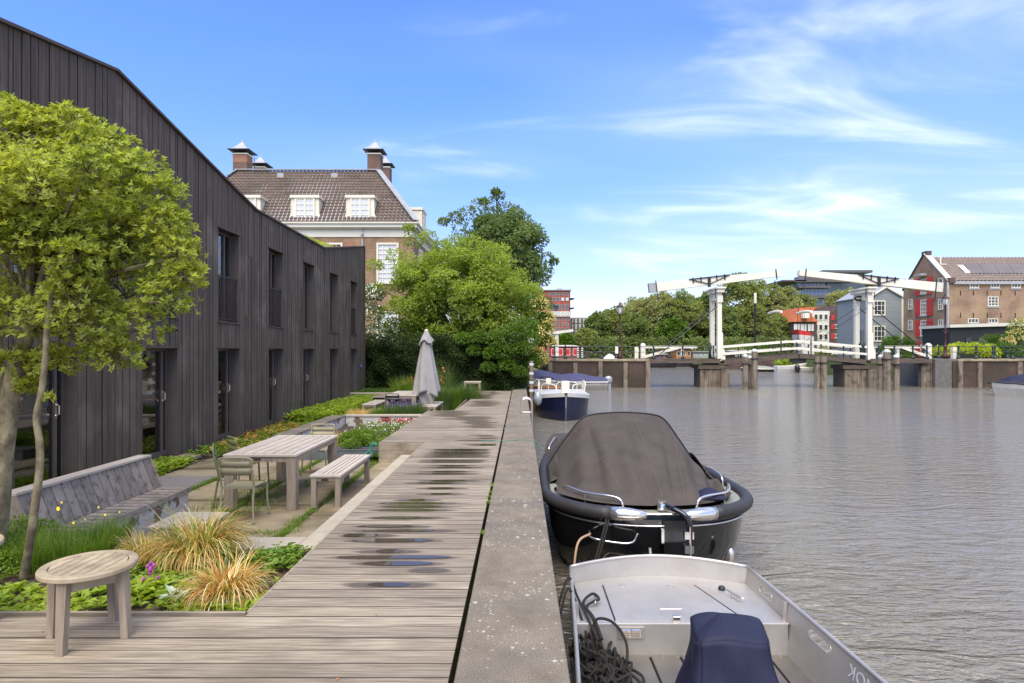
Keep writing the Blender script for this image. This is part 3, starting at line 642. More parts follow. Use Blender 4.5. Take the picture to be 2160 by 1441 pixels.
# ------------------------------------------------------------------ black timber building (left)
FX = -6.8
bld = thing('black_timber_building', 'long two-storey black timber clad building with zigzag roofline', 'building', (FX-4, 16, PZ))
roof = [(-2, 4.2), (4.5, 5.45), (10.36, 6.46), (15.8, 5.36), (21.3, 5.28), (26.87, 6.27)]
def rz_(y):
    for (a, za), (b, zb) in zip(roof[:-1], roof[1:]):
        if y <= b: return za+(zb-za)*(y-a)/(b-a)
    return roof[-1][1]
OPN = [(5.5, 6.6), (8.27, 9.47), (11.08, 12.23), (13.86, 14.9), (16.65, 17.64), (19.3, 20.3), (22.0, 22.96), (24.7, 25.6)]
DB, DT, WB, WT = -.3, 1.80, 2.42, 4.52
# inner wall of boxes leaving the openings free (0.26 m thick, behind the boards)
w = MB(); IX = FX-.03; prev = -2
for a, b in OPN+[(26.86, 26.86)]:
    if a > prev:
        w.prism([(prev, -.6), (a, -.6)]+[(a, rz_(a)-.05)]+[(y_, z_-.05) for y_, z_ in reversed(roof) if prev < y_ < a]+[(prev, rz_(prev)-.05)], 'x', IX-.3, IX)
    if b > a:
        w.box(IX-.3, IX, a, b, -.6, DB-.002); w.box(IX-.3, IX, a, b, DT, WB); w.prism([(a, WT), (b, WT), (b, rz_(b)-.05), (a, rz_(a)-.05)], 'x', IX-.3, IX)
    prev = b
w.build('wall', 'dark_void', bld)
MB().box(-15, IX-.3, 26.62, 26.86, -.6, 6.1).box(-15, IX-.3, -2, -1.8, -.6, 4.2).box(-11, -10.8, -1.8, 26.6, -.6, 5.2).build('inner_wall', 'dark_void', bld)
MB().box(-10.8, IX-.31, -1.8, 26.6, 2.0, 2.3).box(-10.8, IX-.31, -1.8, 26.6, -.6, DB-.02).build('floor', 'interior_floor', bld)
rf = MB()
rf.add([(x, y_, z_-.02) for y_, z_ in roof for x in (-15, FX-.02)], [(2*k, 2*k+1, 2*k+3, 2*k+2) for k in range(len(roof)-1)])
rf.build('roof', 'dark_metal', bld, solid=.06)
tm = MB()
for (a, za), (b, zb) in zip(roof[:-1], roof[1:]): tm.beam((FX+.005, a, za+.012), (FX+.005, b, zb+.012), .09, .045)
tm.build('roof_trim', 'facade_trim', bld)
# vertical boards, each an object, cut by the openings and by short joints
nb = 0; y = 4.4
while y < 26.86:
    wd = random.choice((.12, .145, .145, .17, .19, .2)); 
    for a, b in OPN:
        for e in (a, b):
            if y < e < y+wd+.06: wd = e-y
    if wd < .05: y += wd; continue
    y1 = min(y+wd, 26.87); ym = (y+y1)/2; op = [q for q in OPN if q[0]-1e-3 <= y and y1 <= q[1]+1e-3]
    top = min(rz_(y), rz_(y1))-.015
    segs = []
    if op: segs = [(DT+.03, WB-.03), (WT+.03, top)]
    else:
        j = random.uniform(3.0, 4.3) if random.random() < .7 else random.uniform(2.2, 4.8)
        if j > top-.4: j = top-random.uniform(.9, 1.4)
        segs = [(-.36, j), (j+.004, top)]
    for z0, z1 in segs:
        th = random.uniform(.018, .027)
        mb = MB(); tt = [(y+.0075, z0), (y1-.0075, z0), (y1-.0075, z1+(rz_(y1)-top-.015 if z1 == top else 0)), (y+.0075, z1+(rz_(y)-top-.015 if z1 == top else 0))]
        mb.prism(tt, 'x', FX-.028, FX-.03+th); mb.build('cladding_board', 'facade_board', bld, edge='gap_shade'); nb += 1
    y = y1
MB().box(-15, FX, 26.862, 26.885, -.4, 6.2).build('end_wall', 'facade_board', bld)
MB().box(FX+.002, FX+.03, 26.8, 26.89, -.4, 6.24).build('corner_board', 'facade_trim', bld)
# window and door sets
def opening(a, b, z0, z1, door, rail, half):
    fr = MB(); X = FX-.2; t_ = .055
    fr.box(X-.05, X, a, a+t_, z0, z1).box(X-.05, X, b-t_, b, z0, z1).box(X-.05, X, a+t_, b-t_, z0, z0+t_+(.04 if door else 0)).box(X-.05, X, a+t_, b-t_, z1-t_, z1)
    m1 = b-t_-.14 if door else b-.34
    fr.box(X-.045, X+.008, m1-.035, m1+.02, z0+t_, z1-t_)
    fr.box(X-.04, X+.014, a+t_, a+t_+.05, z0+t_, z1-t_)
    f = fr.build('door_frame' if door else 'window_frame', 'facade_frame', bld)
    MB().box(X-.03, X-.022, a+t_, b-t_, z0+t_, z1-t_).build('pane', 'glass', f)
    MB().box(FX-.25, FX+.035, a-.03, b+.03, z0-.035, z0-.004).build('sill', 'facade_trim', bld)
    MB().box(FX-.02, FX+.04, a-.03, b+.03, z1+.002, z1+.03).build('lintel_trim', 'facade_trim', bld)
    MB().box(FX-.2, FX-.004, b-.012, b-.002, z0, z1).build('reveal', 'facade_frame', bld); MB().box(FX-.2, FX-.004, a+.002, a+.012, z0, z1).build('reveal', 'facade_frame', bld)
    if door:
        h = MB().tube([(X+.02, m1-.01, .78), (X+.065, m1-.01, .80), (X+.065, m1-.01, .93), (X+.02, m1-.01, .95)], .009, 6); h.box(X+.008, X+.02, m1-.03, m1+.012, .74, .98)
        h.build('handle', 'chrome', f)
    if rail:
        r = MB().box(FX-.07, FX-.035, a+.005, b-.015, z0+1.02, z0+1.05).box(FX-.07, FX-.035, a+.005, b-.015, z0+.05, z0+.07).build('railing', 'dark_metal', bld)
        nb_ = 13
        for k in range(nb_):
            yy_ = a+.05+(b-a-.1)*k/(nb_-1); MB().box(FX-.06, FX-.048, yy_-.012, yy_+.012, z0+.071, z0+1.019).build('baluster', 'dark_metal', r)
for i, (a, b) in enumerate(OPN[1:]):
    if i == 0:
        opening(a, b, DB, DT, True, False, 0); opening(a, b, WB, WT, False, False, 0)
    else:
        opening(a, b, DB, DT, i < 5, False, 0); opening(a, b, WB, WT, False, i in (1, 2, 3, 6), 0)
opening(*OPN[0], DB, DT, True, False, 0)
MB().grid(lambda u, v: (FX-.34-.02*math.sin(u*40), 13.98+u*.42, WB+.05+v*2.0), 24, 2).build('curtain', 'curtain', bld)
MB().box(FX-.9, FX-.6, 11.9, 12.1, DB, .1).build('green_locker', 'olive_paint', bld)
for z_ in (.28, .72): MB().box(-8.6, -7.6, 11.9, 12.9, z_, z_+.05).build('shelf', 'hull_orange', bld)
for z_ in (.3, .6): MB().box(-8.4, -7.6, 14.6, 15.4, z_, z_+.05).build('shelf', 'hull_orange', bld)
# stone step below the first door, moss on the roof edge, lamp, sign, tap
st = MB().cbox(FX+.04, FX+.42, 11.05, 12.4, PZ, -.31, b=.015).build('door_step', 'slab', bld)
n = 700; P = np.stack([FX-.1-rng.random(n)*1.6, 19.2+rng.random(n)*3.6, np.zeros(n)], 1)
P[:, 2] = [rz_(p[1])+.16*math.sin((p[1]-19.2)/3.6*PI) for p in P]
leaf_obj('roof_moss', P, unit(n)*.4+np.array([0, 0, .8]), unit(n), .1, .06, 'leaf_chart', bld, kind='stuff')
lp = at(371, 694, 11.9); t = thing('spot_lamp', 'small dark wall spotlight between the storeys of the black building', 'lamp', lp)
MB().lathe((FX+.09, lp.y+.06, lp.z), [(.03, -.06), (.045, -.03), (.05, .05), (.042, .06)], 12, R=rotm(0, 0, 1.2)).build('lamp_head', 'iron_black', t, smooth=False)
MB().tube([(FX-.003, lp.y-.08, lp.z+.04), (FX+.07, lp.y-.08, lp.z+.03), (FX+.08, lp.y+.06, lp.z)], .014, 6).box(FX-.002, FX+.02, lp.y-.13, lp.y-.03, lp.z-.03, lp.z+.08).build('bracket', 'iron_black', t)
sp = at(760, 772, 26.2); t = thing('house_number_sign', 'tiny round blue sign near the far corner of the black building', 'sign', (FX, sp.y, sp.z-.08))
MB().lathe((FX+.02, sp.y, sp.z), [(.11, -.008), (.11, .008)], 20, R=rotm(0, 0, PI/2)).build('plate', 'blue_paint', t)
MB().box(FX+.03, FX+.034, sp.y-.06, sp.y+.05, sp.z+.02, sp.z+.035).box(FX+.03, FX+.034, sp.y-.06, sp.y+.05, sp.z-.01, sp.z+.005).box(FX+.03, FX+.034, sp.y-.04, sp.y+.03, sp.z-.045, sp.z-.03).build('lettering', 'white_paint', t)
tp = at(534, 916, 15.6); t = thing('garden_tap', 'small dark metal tap box low on the black facade behind the olive chairs', 'tap', (FX, tp.y, tp.z-.1))
MB().cbox(FX+.0, FX+.08, tp.y-.06, tp.y+.06, tp.z-.1, tp.z+.1).build('box', 'iron_black', t); MB().tube([(FX+.08, tp.y, tp.z+.04), (FX+.16, tp.y, tp.z+.04), (FX+.18, tp.y, tp.z-.02)], .014, 6).build('spout', 'chrome', t)

# ------------------------------------------------------------------ brick mansion behind
def tile_roof(name, A, B, Dt, Ct, parent, mat='roof_tile', tw=.30, th=.33, amp=.042):
    """pantiles on the quad A-B (eave) to Ct-Dt (ridge): stepped wavy rows, joined"""
    A, B, Ct, Dt = map(Vector, (A, B, Ct, Dt)); Nn = (B-A).cross(Dt-A).normalized(); Nn = Nn if Nn.z > 0 else -Nn
    slope = ((Dt+Ct)/2-(A+B)/2).length; rows = max(3, int(slope/th)); mb = MB(); U = (B-A).normalized()
    for r in range(rows):
        t0, t1 = r/rows, min(1, (r+1.12)/rows)
        L0, R0 = A.lerp(Dt, t0), B.lerp(Ct, t0); L1, R1 = A.lerp(Dt, t1), B.lerp(Ct, t1)
        nseg = max(4, int((R0-L0).length/tw*4)); vs = []
        for k in range(nseg+1):
            for (l, rr, up) in ((L0, R0, .055), (L1, R1, .0)):
                p = l.lerp(rr, k/nseg); ph = (p-A).dot(U)/tw*2*PI
                vs.append(p+Nn*(up*.75+amp*(math.sin(ph)+.35*math.sin(2*ph+.6))))
        fs = [(2*k, 2*k+2, 2*k+3, 2*k+1) for k in range(nseg)]
        o = len(vs); vs += [vs[2*k]-Nn*.045 for k in range(nseg+1)]
        fs += [(2*k, o+k, o+k+1, 2*k+2) for k in range(nseg)]
        mb.add(vs, fs)
    return mb.build(name, mat, parent, kind='stuff')
man = thing('brick_mansion', 'brown brick mansion with tiled hipped roof, white dormers and cornice', 'house', (-17, 52, PZ))
x0, x1, y0, y1, ze = -26.2, -7.9, 45.3, 62.5, 11.15
MB().box(x0, x1, y0, y1, -.5, 10.05).build('wall', 'brick_manor', man)
cn_ = MB(); 
for i, (o_, a, b) in enumerate(((.06, 10.052, 10.18), (.03, 10.182, 10.62), (.14, 10.622, 10.72), (.32, 10.722, 10.98), (.42, 10.982, 11.1))):
    cn_.box(x0-o_, x1+o_, y0-o_, y1+o_, a, b)
cn_.build('cornice', 'cream_paint', man)
zr = 15.95; tx0, tx1, ty0, ty1 = -22.6, -11.25, 48.9, 59.2
E = [(x0-.3, y0-.3, 11.12), (x1+.3, y0-.3, 11.12), (x1+.3, y1+.3, 11.12), (x0-.3, y1+.3, 11.12)]; T = [(tx0, ty0, zr), (tx1, ty0, zr), (tx1, ty1, zr), (tx0, ty1, zr)]
rmb = MB().add([(*e[:2], e[2]-.01) for e in E]+[(t_[0], t_[1], t_[2]-.04) for t_ in T], [(0, 1, 5, 4), (1, 2, 6, 5), (2, 3, 7, 6), (3, 0, 4, 7), (4, 5, 6, 7)])
rmb.build('roof', 'lead', man)
tile_roof('roof_tiles', E[0], E[1], T[0], T[1], man); tile_roof('roof_tiles', E[1], E[2], T[1], T[2], man); tile_roof('roof_tiles', E[3], E[0], T[3], T[0], man)
for a, b, w_ in ((E[1], T[1], .5), (E[0], T[0], .5), (T[0], T[1], .3), (T[1], T[2], .3)):
    a, b = Vector(a), Vector(b); MB().beam(a+Vector((0, -.05, .1)), b+Vector((0, -.05, .08)), w_, .07).build('lead_flashing', 'lead', man)
for px in (595, 708):                                # two little roof vents below the ridge
    p = at(px, 371, 48.7); MB().box(p.x-.25, p.x+.25, p.y-.35, p.y+.1, p.z-.25, p.z+.12).build('roof_vent', 'lead', man)
def dormer(cx, yf, rz=0):
    d = thing('dormer', '', 'x', (cx, yf, 11.12), rz); d.scale = (1.08, 1, 1.12); del d['label']; del d['category']; d.parent = man; d.location = Vector((cx, yf, 11.12))-man.location
    L = dict(local=True)
    MB().box(-.92, .92, 0, 2.2, .0, 1.62).build('cheek', 'white_paint', d, **L)
    MB().box(-1.0, 1.0, -.12, 2.25, 1.622, 1.80).build('dormer_roof', 'white_paint', d, **L)
    MB().box(-.62, .62, -.05, -.002, .14, 1.55).build('window', 'pane_pale', d, **L)
    f = MB(); 
    for x_ in (-.62, 0, .62): f.box(x_-.05, x_+.05, -.09, -.051, .12, 1.58)
    for x_ in (-.31, .31): f.box(x_-.018, x_+.018, -.08, -.051, .14, 1.55)
    for k in range(5): f.box(-.62, .62, -.082, -.052, .12+k*.352, .155+k*.352)
    f.build('glazing_bars', 'white_paint', d, **L)
    for s in (-1, 1):
        sc = [(s*.92, 0), (s*1.25, 0), (s*1.22, .2), (s*1.05, .38), (s*.97, .62), (s*.96, 1.4), (s*.92, 1.5)]
        MB().prism(sc, 'y', -.04, .06).build('scroll', 'white_paint', d, **L)
    return d
for px in (520, 643.5, 760): dormer((px-1098)*45.35/1300, 45.35)
dd = dormer(-7.9, 50.2, PI/2)
def chimney(cx, cy, wd, ztop, red=False):
    c = MB().box(cx-wd/2, cx+wd/2, cy-.5, cy+.5, 14.5, ztop).build('chimney', 'brick_chim', man)
    MB().box(cx-wd/2-.06, cx+wd/2+.06, cy-.56, cy+.56, ztop+.002, ztop+.1).build('chimney_band', 'white_paint', c)
    if red: MB().box(cx-wd/2-.012, cx+wd/2+.012, cy-.512, cy+.512, ztop-.62, ztop-.01).build('new_brickwork', 'brick_orange', c)
    g_ = MB(); 
    for a in (-1, 1):
        for b in (-1, 1): g_.box(cx+a*wd*.42-.04, cx+a*wd*.42+.04, cy+b*.44-.04, cy+b*.44+.04, ztop+.102, ztop+.25)
    g_.build('cap_post', 'iron_black', c)
    R_ = .71; hw = (wd/2+.30)/R_
    cp = MB().lathe((cx, cy, ztop), [(hw*R_*1.0, .34), (hw*1.0, .36)], 4, a0=PI/4)
    k = MB().lathe((cx, cy, ztop+.36), [(hw*.97, 0), (hw*.78, .09), (hw*.55, .24), (hw*.34, .45), (hw*.16, .68), (.07, .78), (.09, .83), (.07, .90), (.02, .95)], 4, a0=PI/4); MB().lathe((cx, cy, ztop+.24), [(hw*.55, 0), (hw, .07), (hw, .118)], 4, a0=PI/4).build('chimney_eave', 'iron_black', c)
    k.build('chimney_cap', 'lead', c)
chimney((791.5-1098)*49.6/1300, 49.6, 1.03, 17.35); chimney((512-1098)*49.6/1300, 49.6, 1.12, 17.35, True)
chimney((813-1098)*58.6/1300, 58.6, 1.0, 18.95); chimney((551-1098)*58.6/1300, 58.6, 1.1, 18.95)
an = at(537, 352, 53); MB().beam((an.x, an.y, 15.9), (an.x, an.y, 18.3), .04).beam((an.x-.3, an.y, 17.6), (an.x+.3, an.y, 17.6), .03).build('aerial', 'iron_black', man)
MB().tube([(-11.6, 45.22, 10.9), (-11.6, 45.22, 10.4), (-11.6, 45.05, 10.2), (-11.6, 45.2, 9.9), (-11.6, 45.2, -.3)], .07, 8).build('downpipe', 'lead', man)
p = at(722, 512, 45.28); MB().box(p.x-.85, p.x+.85, 45.24, 45.299, 6, 9.7).build('brick_niche', 'brick_orange', man)
def sash(cx, yf, z0, z1, w_, parent, nx=4, nz=8, rz=0, mat='pane_pale'):
    d = bpy.data.objects.new('window', None); C.objects.link(d); d.parent = parent; d.location = Vector((cx, yf, 0))-parent.location; d.rotation_euler = (0, 0, rz)
    f = MB(); h = w_/2; f.box(-h, -h+.13, -.12, -.003, z0, z1).box(h-.13, h, -.12, -.003, z0, z1).box(-h+.13, h-.13, -.12, -.003, z1-.13, z1).box(-h+.13, h-.13, -.12, -.003, z0, z0+.13)
    for i in range(1, nx): x_ = -h+.13+(w_-.26)*i/nx; f.box(x_-.02, x_+.02, -.07, -.032, z0+.13, z1-.13)
    for i in range(1, nz): z_ = z0+.13+(z1-z0-.26)*i/nz; f.box(-h+.13, h-.13, -.072, -.033, z_-.02-(.03 if i == nz//2 else 0), z_+.02)
    f.build('window_frame', 'white_paint', d, local=True)
    MB().box(-h+.13, h-.13, -.03, -.004, z0+.13, z1-.13).build('pane', mat, d, local=True)
    return d
for px in (818, 640, 700):
    sash((px-1098)*45.3/1300, 45.3, 6.6, 9.62, 1.62, man); sash((px-1098)*45.3/1300, 45.3, 1.2, 4.6, 1.62, man, nz=9)
for yy_ in (48.5, 53, 57.5): sash(-7.9, yy_, 6.6, 9.6, 1.5, man, rz=PI/2); sash(-7.9, yy_, 1.2, 4.6, 1.5, man, rz=PI/2)
# ------------------------------------------------------------------ furniture
def round_table(cx, cy, ztop, rad, label, rz=0, legs=True, z0=0., group='round slatted side tables'):
    t = thing('round_side_table', label, 'side table', (cx, cy, z0), rz, group)
    L = dict(local=True); h = ztop-z0
    rim = MB(); n = 40; th = .034
    for (r0, r1) in ((rad*.80, rad),):
        vs = []
        for k in range(n):
            a = 2*PI*k/n; c_, s_ = math.cos(a), math.sin(a)
            vs += [(r0*c_, r0*s_, h-.003), ((r1-.006)*c_, (r1-.006)*s_, h), (r1*c_, r1*s_, h-.008), (r1*c_, r1*s_, h-th+.006), ((r1-.006)*c_, (r1-.006)*s_, h-th), (r0*c_, r0*s_, h-th)]
        rim.add(vs, [(k*6+j, k*6+(j+1) % 6, ((k+1) % n)*6+(j+1) % 6, ((k+1) % n)*6+j) for k in range(n) for j in range(6)])
    autosmooth(rim.build('rim', 'teak', t, **L), 35)
    m = 7; sw = rad*.8*2/m
    for k in range(m):
        x0_ = -rad*.8+k*sw+.003; x1_ = x0_+sw-.006; r_ = rad*.805; xe = max(abs(x0_), abs(x1_)); hy = math.sqrt(max(r_*r_-min(abs(x0_), abs(x1_))**2, 0))
        ya = math.sqrt(max(r_*r_-x0_**2, .0001)) if abs(x0_) < r_ else .01; yb = math.sqrt(max(r_*r_-x1_**2, .0001)) if abs(x1_) < r_ else .01
        ya, yb = max(ya-.004, .01), max(yb-.004, .01)
        MB().prism([(x0_, -ya), (x1_, -yb), (x1_, yb), (x0_, ya)], 'z', h-.026, h-.004).build('slat', 'teak', t, **L)
    MB().lathe((0, 0, h-.033), [(rad*.8, 0), (rad*.8, .004)], 32).build('shade_backing', 'gap_shade', t, **L)  # dark disc added below the slats as the shade in their gaps
    ap = MB(); q = rad*.72
    for k in range(4):
        a = k*PI/2; b_ = a+PI/2
        ap.beam((q*math.cos(a), q*math.sin(a), h-.075), (q*math.cos(b_), q*math.sin(b_), h-.075), .022, .07)
    ap.build('apron', 'teak', t, **L)
    for k in range(4):
        a = k*PI/2; q0, q1 = rad*.80, rad*.88
        MB().add([((q1 if e == 0 else q0)*math.cos(a)+u*-math.sin(a)+v*math.cos(a), (q1 if e == 0 else q0)*math.sin(a)+u*math.cos(a)+v*math.sin(a), (0, h-.036)[e]) for e in (0, 1) for u, v in ((-.022*(1+.35*e), -.022), (.022*(1+.35*e), -.022), (.022*(1+.35*e), .022), (-.022*(1+.35*e), .022))],
                 [(3, 2, 1, 0), (4, 5, 6, 7)]+[(i, (i+1) % 4, 4+(i+1) % 4, 4+i) for i in range(4)]).build('leg', 'teak_leg', t, **L)
    return t
round_table(-2.66, 3.80, .455, .262, 'round slatted teak side table standing whole on the deck by the planting bed', rz=.0)
round_table(-3.66, 3.95, .52, .272, 'round wooden side table cut off by the left edge of the photo', rz=.3)

def table(name, x0, x1, y0, y1, ztop, z0, label, group, leg=.085, nsl=5, cat='table', overhang=.0, mat='teak_pale', plate=True):
    t = thing(name, label, cat, ((x0+x1)/2, (y0+y1)/2, z0), 0, group); w_ = (x1-x0-.16)/nsl
    for k in range(nsl):
        MB().cbox(x0+.08+k*w_+.003, x0+.08+(k+1)*w_-.003, y0+.082, y1-.082, ztop-.028, ztop, b=.003).build('slat', mat, t, edge='edge_shade')
    for a in ((x0, x1, y0, y0+.08), (x0, x1, y1-.08, y1), (x0, x0+.078, y0+.081, y1-.081), (x1-.078, x1, y0+.081, y1-.081)): MB().cbox(*a, ztop-.03, ztop-.001, b=.003).build('top_frame', mat, t)
    hh = .075 if leg > .07 else .055
    for a in ((x0+leg, x1-leg, y0+.02, y0+.05), (x0+leg, x1-leg, y1-.05, y1-.02), (x0+.02, x0+.05, y0+leg, y1-leg), (x1-.05, x1-.02, y0+leg, y1-leg)): MB().box(*a, ztop-.03-hh, ztop-.031).build('apron', 'teak_leg', t)
    for X_ in (x0+.012, x1-leg-.012):
        for Y_ in (y0+.012, y1-leg-.012): MB().cbox(X_, X_+leg, Y_, Y_+leg, z0, ztop-.0315, b=.004).build('leg', 'teak_leg', t)
    if plate: xm = x0+(x1-x0)*.46; MB().box(xm-.045, xm+.045, y0+.012, y0+.0195, ztop-.08, ztop-.055).build('maker_plate', 'dark_label', t)
    return t
table('dining_table', -3.98, -3.0, 8.24, 10.14, .37, PZ, 'large pale teak dining table in front of the zinc planter', 'teak dining tables', leg=.12, nsl=6)
table('garden_bench', -2.86, -2.44, 8.36, 10.02, .07, PZ, 'backless teak bench with grass round its legs beside the nearer dining table', 'backless teak benches', leg=.07, nsl=4, cat='bench')
table('dining_table', -4.22, -3.24, 19.1, 21.2, .36, PZ, 'smaller looking teak table next to the folded parasol at the back', 'teak dining tables', leg=.12, nsl=6, plate=False)
table('garden_bench', -4.95, -4.5, 19.2, 21.0, .07, PZ, 'backless bench between the far table and the black building', 'backless teak benches', leg=.07, nsl=4, cat='bench', plate=False)
table('garden_bench', -2.98, -2.54, 18.5, 20.3, .07, PZ, 'backless bench under the folded parasol beside the boardwalk', 'backless teak benches', leg=.07, nsl=4, cat='bench', plate=False)
table('corner_table', -2.32, -1.64, 25.2, 25.85, .46, 0., 'small square teak table at the foot of the hedge at the end of the boardwalk', None, leg=.06, nsl=4, cat='side table', plate=False)
t = thing('wooden_platform', 'low square wooden platform between the grasses and the backed bench', 'platform', (-3.85, 7.2, PZ))
for k in range(4): MB().cbox(-4.16, -3.53, 6.88+k*.155, 7.03+k*.155, -.225, -.2).build('board', 'teak_pale', t)
MB().box(-4.12, -3.57, 6.90, 7.46, PZ, -.226).build('frame', 'bench_wood', t)

# backed bench on its concrete plinth
t = thing('backed_bench', 'long weathered wooden bench with slatted backrest on a concrete plinth', 'bench', (-4.7, 7.1, PZ))
ya, yb = 6.0, 8.2
for a in ((ya+.02, 7.1), (7.104, yb-.02)):
    MB().box(-4.9, -4.41, a[0], a[1], PZ-.1, -.235).build('concrete_block', 'old_concrete', t)
    MB().box(-4.9, -4.405, a[0]+.01, a[1]-.01, -.233, -.083).build('concrete_block', 'old_concrete', t)
n = 15
for k in range(n):
    a = ya+.03+(yb-ya-.06)*k/n; b = ya+.03+(yb-ya-.06)*(k+1)/n
    MB().cbox(-4.80, -4.405, a+.005, b-.005, -.081, -.05).build('seat_slat', 'bench_wood', t, edge='edge_shade')
    MB().prism([(-4.775, -.046), (-4.80, -.046), (-4.955, .345), (-4.93, .345)], 'y', a+.006, b-.006).build('back_slat', 'bench_wood', t)
MB().cbox(-4.403, -4.383, ya, yb, -.115, -.048, b=.003).build('front_board', 'bench_wood', t)
MB().cbox(-5.08, -4.91, ya, yb, .346, .375, b=.004).build('top_board', 'teak_pale', t)
for y_ in (ya, yb-.028): MB().prism([(-4.76, -.045), (-5.07, -.12), (-5.07, .344), (-4.915, .344)], 'y', y_, y_+.028).build('side_panel', 'bench_wood', t)
MB().box(-5.075, -5.05, ya+.03, yb-.03, PZ, .34).build('back_panel', 'bench_wood', t); MB().prism([(-4.79, -.06), (-4.80, -.06), (-4.965, .345), (-4.957, .345)], 'y', ya+.03, yb-.03).build('shade_backing', 'gap_shade', t)  # last piece: dark sheet added as shade between the back slats

# metal chairs
def chair(label, mat, loc, rz, group):
    t = thing('metal_chair', label, 'chair', loc, rz, group); L = dict(local=True)
    hw = .2
    for s in (-1, 1):
        MB().tube(bez([(s*(hw+.025), -.26, 0), (s*hw, -.215, .25), (s*hw, -.19, .43), (s*hw, -.205, .52), (s*hw, -.245, .7)], 5), .0135, 8).build('leg', mat, t, smooth=True, **L)
        MB().tube(bez([(s*(hw+.02), .235, 0), (s*hw, .215, .2), (s*hw, .2, .425), (s*hw, .15, .437)], 5), .0135, 8).build('leg', mat, t, smooth=True, **L)
    MB().tube(bez([(-hw, -.245, .7), (-hw, -.258, .775), (-hw+.035, -.265, .815), (0, -.266, .82), (hw-.035, -.265, .815), (hw, -.258, .775), (hw, -.245, .7)], 5), .0135, 8).build('back_frame', mat, t, smooth=True, **L)
    MB().tube([(-hw, .16, .432), (hw, .16, .432)], .009, 6).tube([(-hw, -.19, .432), (hw, -.19, .432)], .009, 6).build('seat_frame', mat, t, **L)
    # seat of slightly dished strips
    def st(u, v): return (-hw+.008+u*(2*hw-.016), -.2+v*.42, .447-.008*math.sin(PI*v)-.012*max(0, v-.85)/.15)
    for k in range(6):
        MB().grid(lambda u, v: st(u, (k+.03+v*.94)/6), 1, 2).build('seat_slat', mat, t, solid=.004, **L)
    for z0_, z1_ in ((.60, .69), (.70, .775)):
        MB().grid(lambda u, v: (-hw+.01+u*(2*hw-.02), -.232-(z0_+v*(z1_-z0_)-.6)*.17-.018*math.sin(PI*u), z0_+v*(z1_-z0_)), 8, 1).build('back_slat', mat, t, smooth=True, solid=.003, **L)
    return t
G = 'metal chairs at the nearer dining table'
chair('olive metal chair seen from behind at the near short end of the dining table', 'olive_paint', (-3.51, 7.84, PZ), 0, G)
chair('green metal chair at the long side of the table, nearer the bench with backrest', 'green_paint', (-4.03, 8.67, PZ), math.radians(-66), G)
chair('green metal chair at the long side of the table, nearer the zinc planter', 'green_paint', (-4.2, 9.55, PZ), math.radians(-48), G)
chair('olive metal chair at the far short end of the dining table, facing the photo', 'olive_paint', (-3.52, 10.72, PZ), PI, G)
chair('black metal chair at the near end of the far table', 'black_paint', (-3.87, 18.85, PZ), 0, 'black metal chairs at the far table')
chair('black metal chair pushed in at the right side of the far table', 'black_paint', (-3.32, 20.0, PZ), PI/2, 'black metal chairs at the far table')

# folded parasol
px_, py_ = -2.98, 19.5
t = thing('folded_parasol', 'closed light grey parasol standing between the far table and bench', 'parasol', (px_, py_, PZ))
MB().lathe((px_, py_, PZ), [(.24, 0), (.24, .05), (.06, .07), (.035, .3)], 20).build('base', 'galv', t)
MB().tube([(px_, py_, PZ+.07), (px_, py_, 2.36)], .024, 10).build('pole', 'galv', t, smooth=True)
def fold(u, v, r0, r1, z0, z1, nf, dp, tw, flare=1.):
    a = u*2*PI; r = r0+(r1-r0)*v**flare; k = 1+dp*(.15+.85*v)*math.cos(nf*a+.7*math.sin(2*a)); z = z0+(z1-z0)*v
    return (px_+r*k*math.cos(a+tw*v)*1.05, py_+r*k*math.sin(a+tw*v)*.85, z+(.09*v*v*math.sin(3*a+1) if v > .6 else 0))
autosmooth(MB().grid(lambda u, v: fold(u, v, .07, .36, 2.22, .38, 6, .24, .35, .75), 72, 24).build('canopy', 'canvas_grey', t, solid=.004), 60)
autosmooth(MB().grid(lambda u, v: fold(u, v, .05, .21, 2.37, 1.99, 8, .12, .1, 1), 64, 8).build('canopy_vent', 'canvas_grey', t, solid=.004), 60)
autosmooth(MB().grid(lambda u, v: fold(u, v, .27, .17, .46, -.03, 5, .35, .9), 60, 8).build('canopy_hem', 'canvas_grey', t, solid=.004), 60)
MB().lathe((px_, py_, 2.36), [(.055, 0), (.06, .02), (.045, .045), (.02, .06)], 12).build('finial', 'white_paint', t)
MB().box(px_+.02, px_+.2, py_-.24, py_-.235, 1.93, 1.975).build('name_strip', 'black_paint', t)

# green hose hanging on the deck box, green line lying across wall
t = MB().tube(bez([(-2.72, 11.68, -.02), (-2.80, 11.66, .01), (-2.86, 11.68, -.08), (-2.84, 11.66, -.22), (-2.9, 11.62, -.27), (-2.95, 11.7, -.2), (-2.9, 11.85, -.17)], 6), .014, 7).tube(bez([(-2.72, 11.66, -.03), (-2.79, 11.63, -.02), (-2.83, 11.64, -.12), (-2.81, 11.62, -.26)], 6), .012, 7).build('garden_hose', 'rope_green', None, smooth=True)
t['label'] = 'turquoise garden hose hanging over the corner of the zinc planter'; t['category'] = 'hose'
t = MB().tube(bez([(-.75, 11.95, .01), (-.36, 11.75, .03), (0, 11.9, .03), (.262, 11.72, .032), (.36, 11.7, -.06), (.58, 11.5, -.16), (.7, 11.3, -.13)], 8), .0065, 6).build('mooring_line', 'rope_green', None, smooth=True)
t['label'] = 'thin turquoise line lying across the quay wall to the black boat'; t['category'] = 'rope'

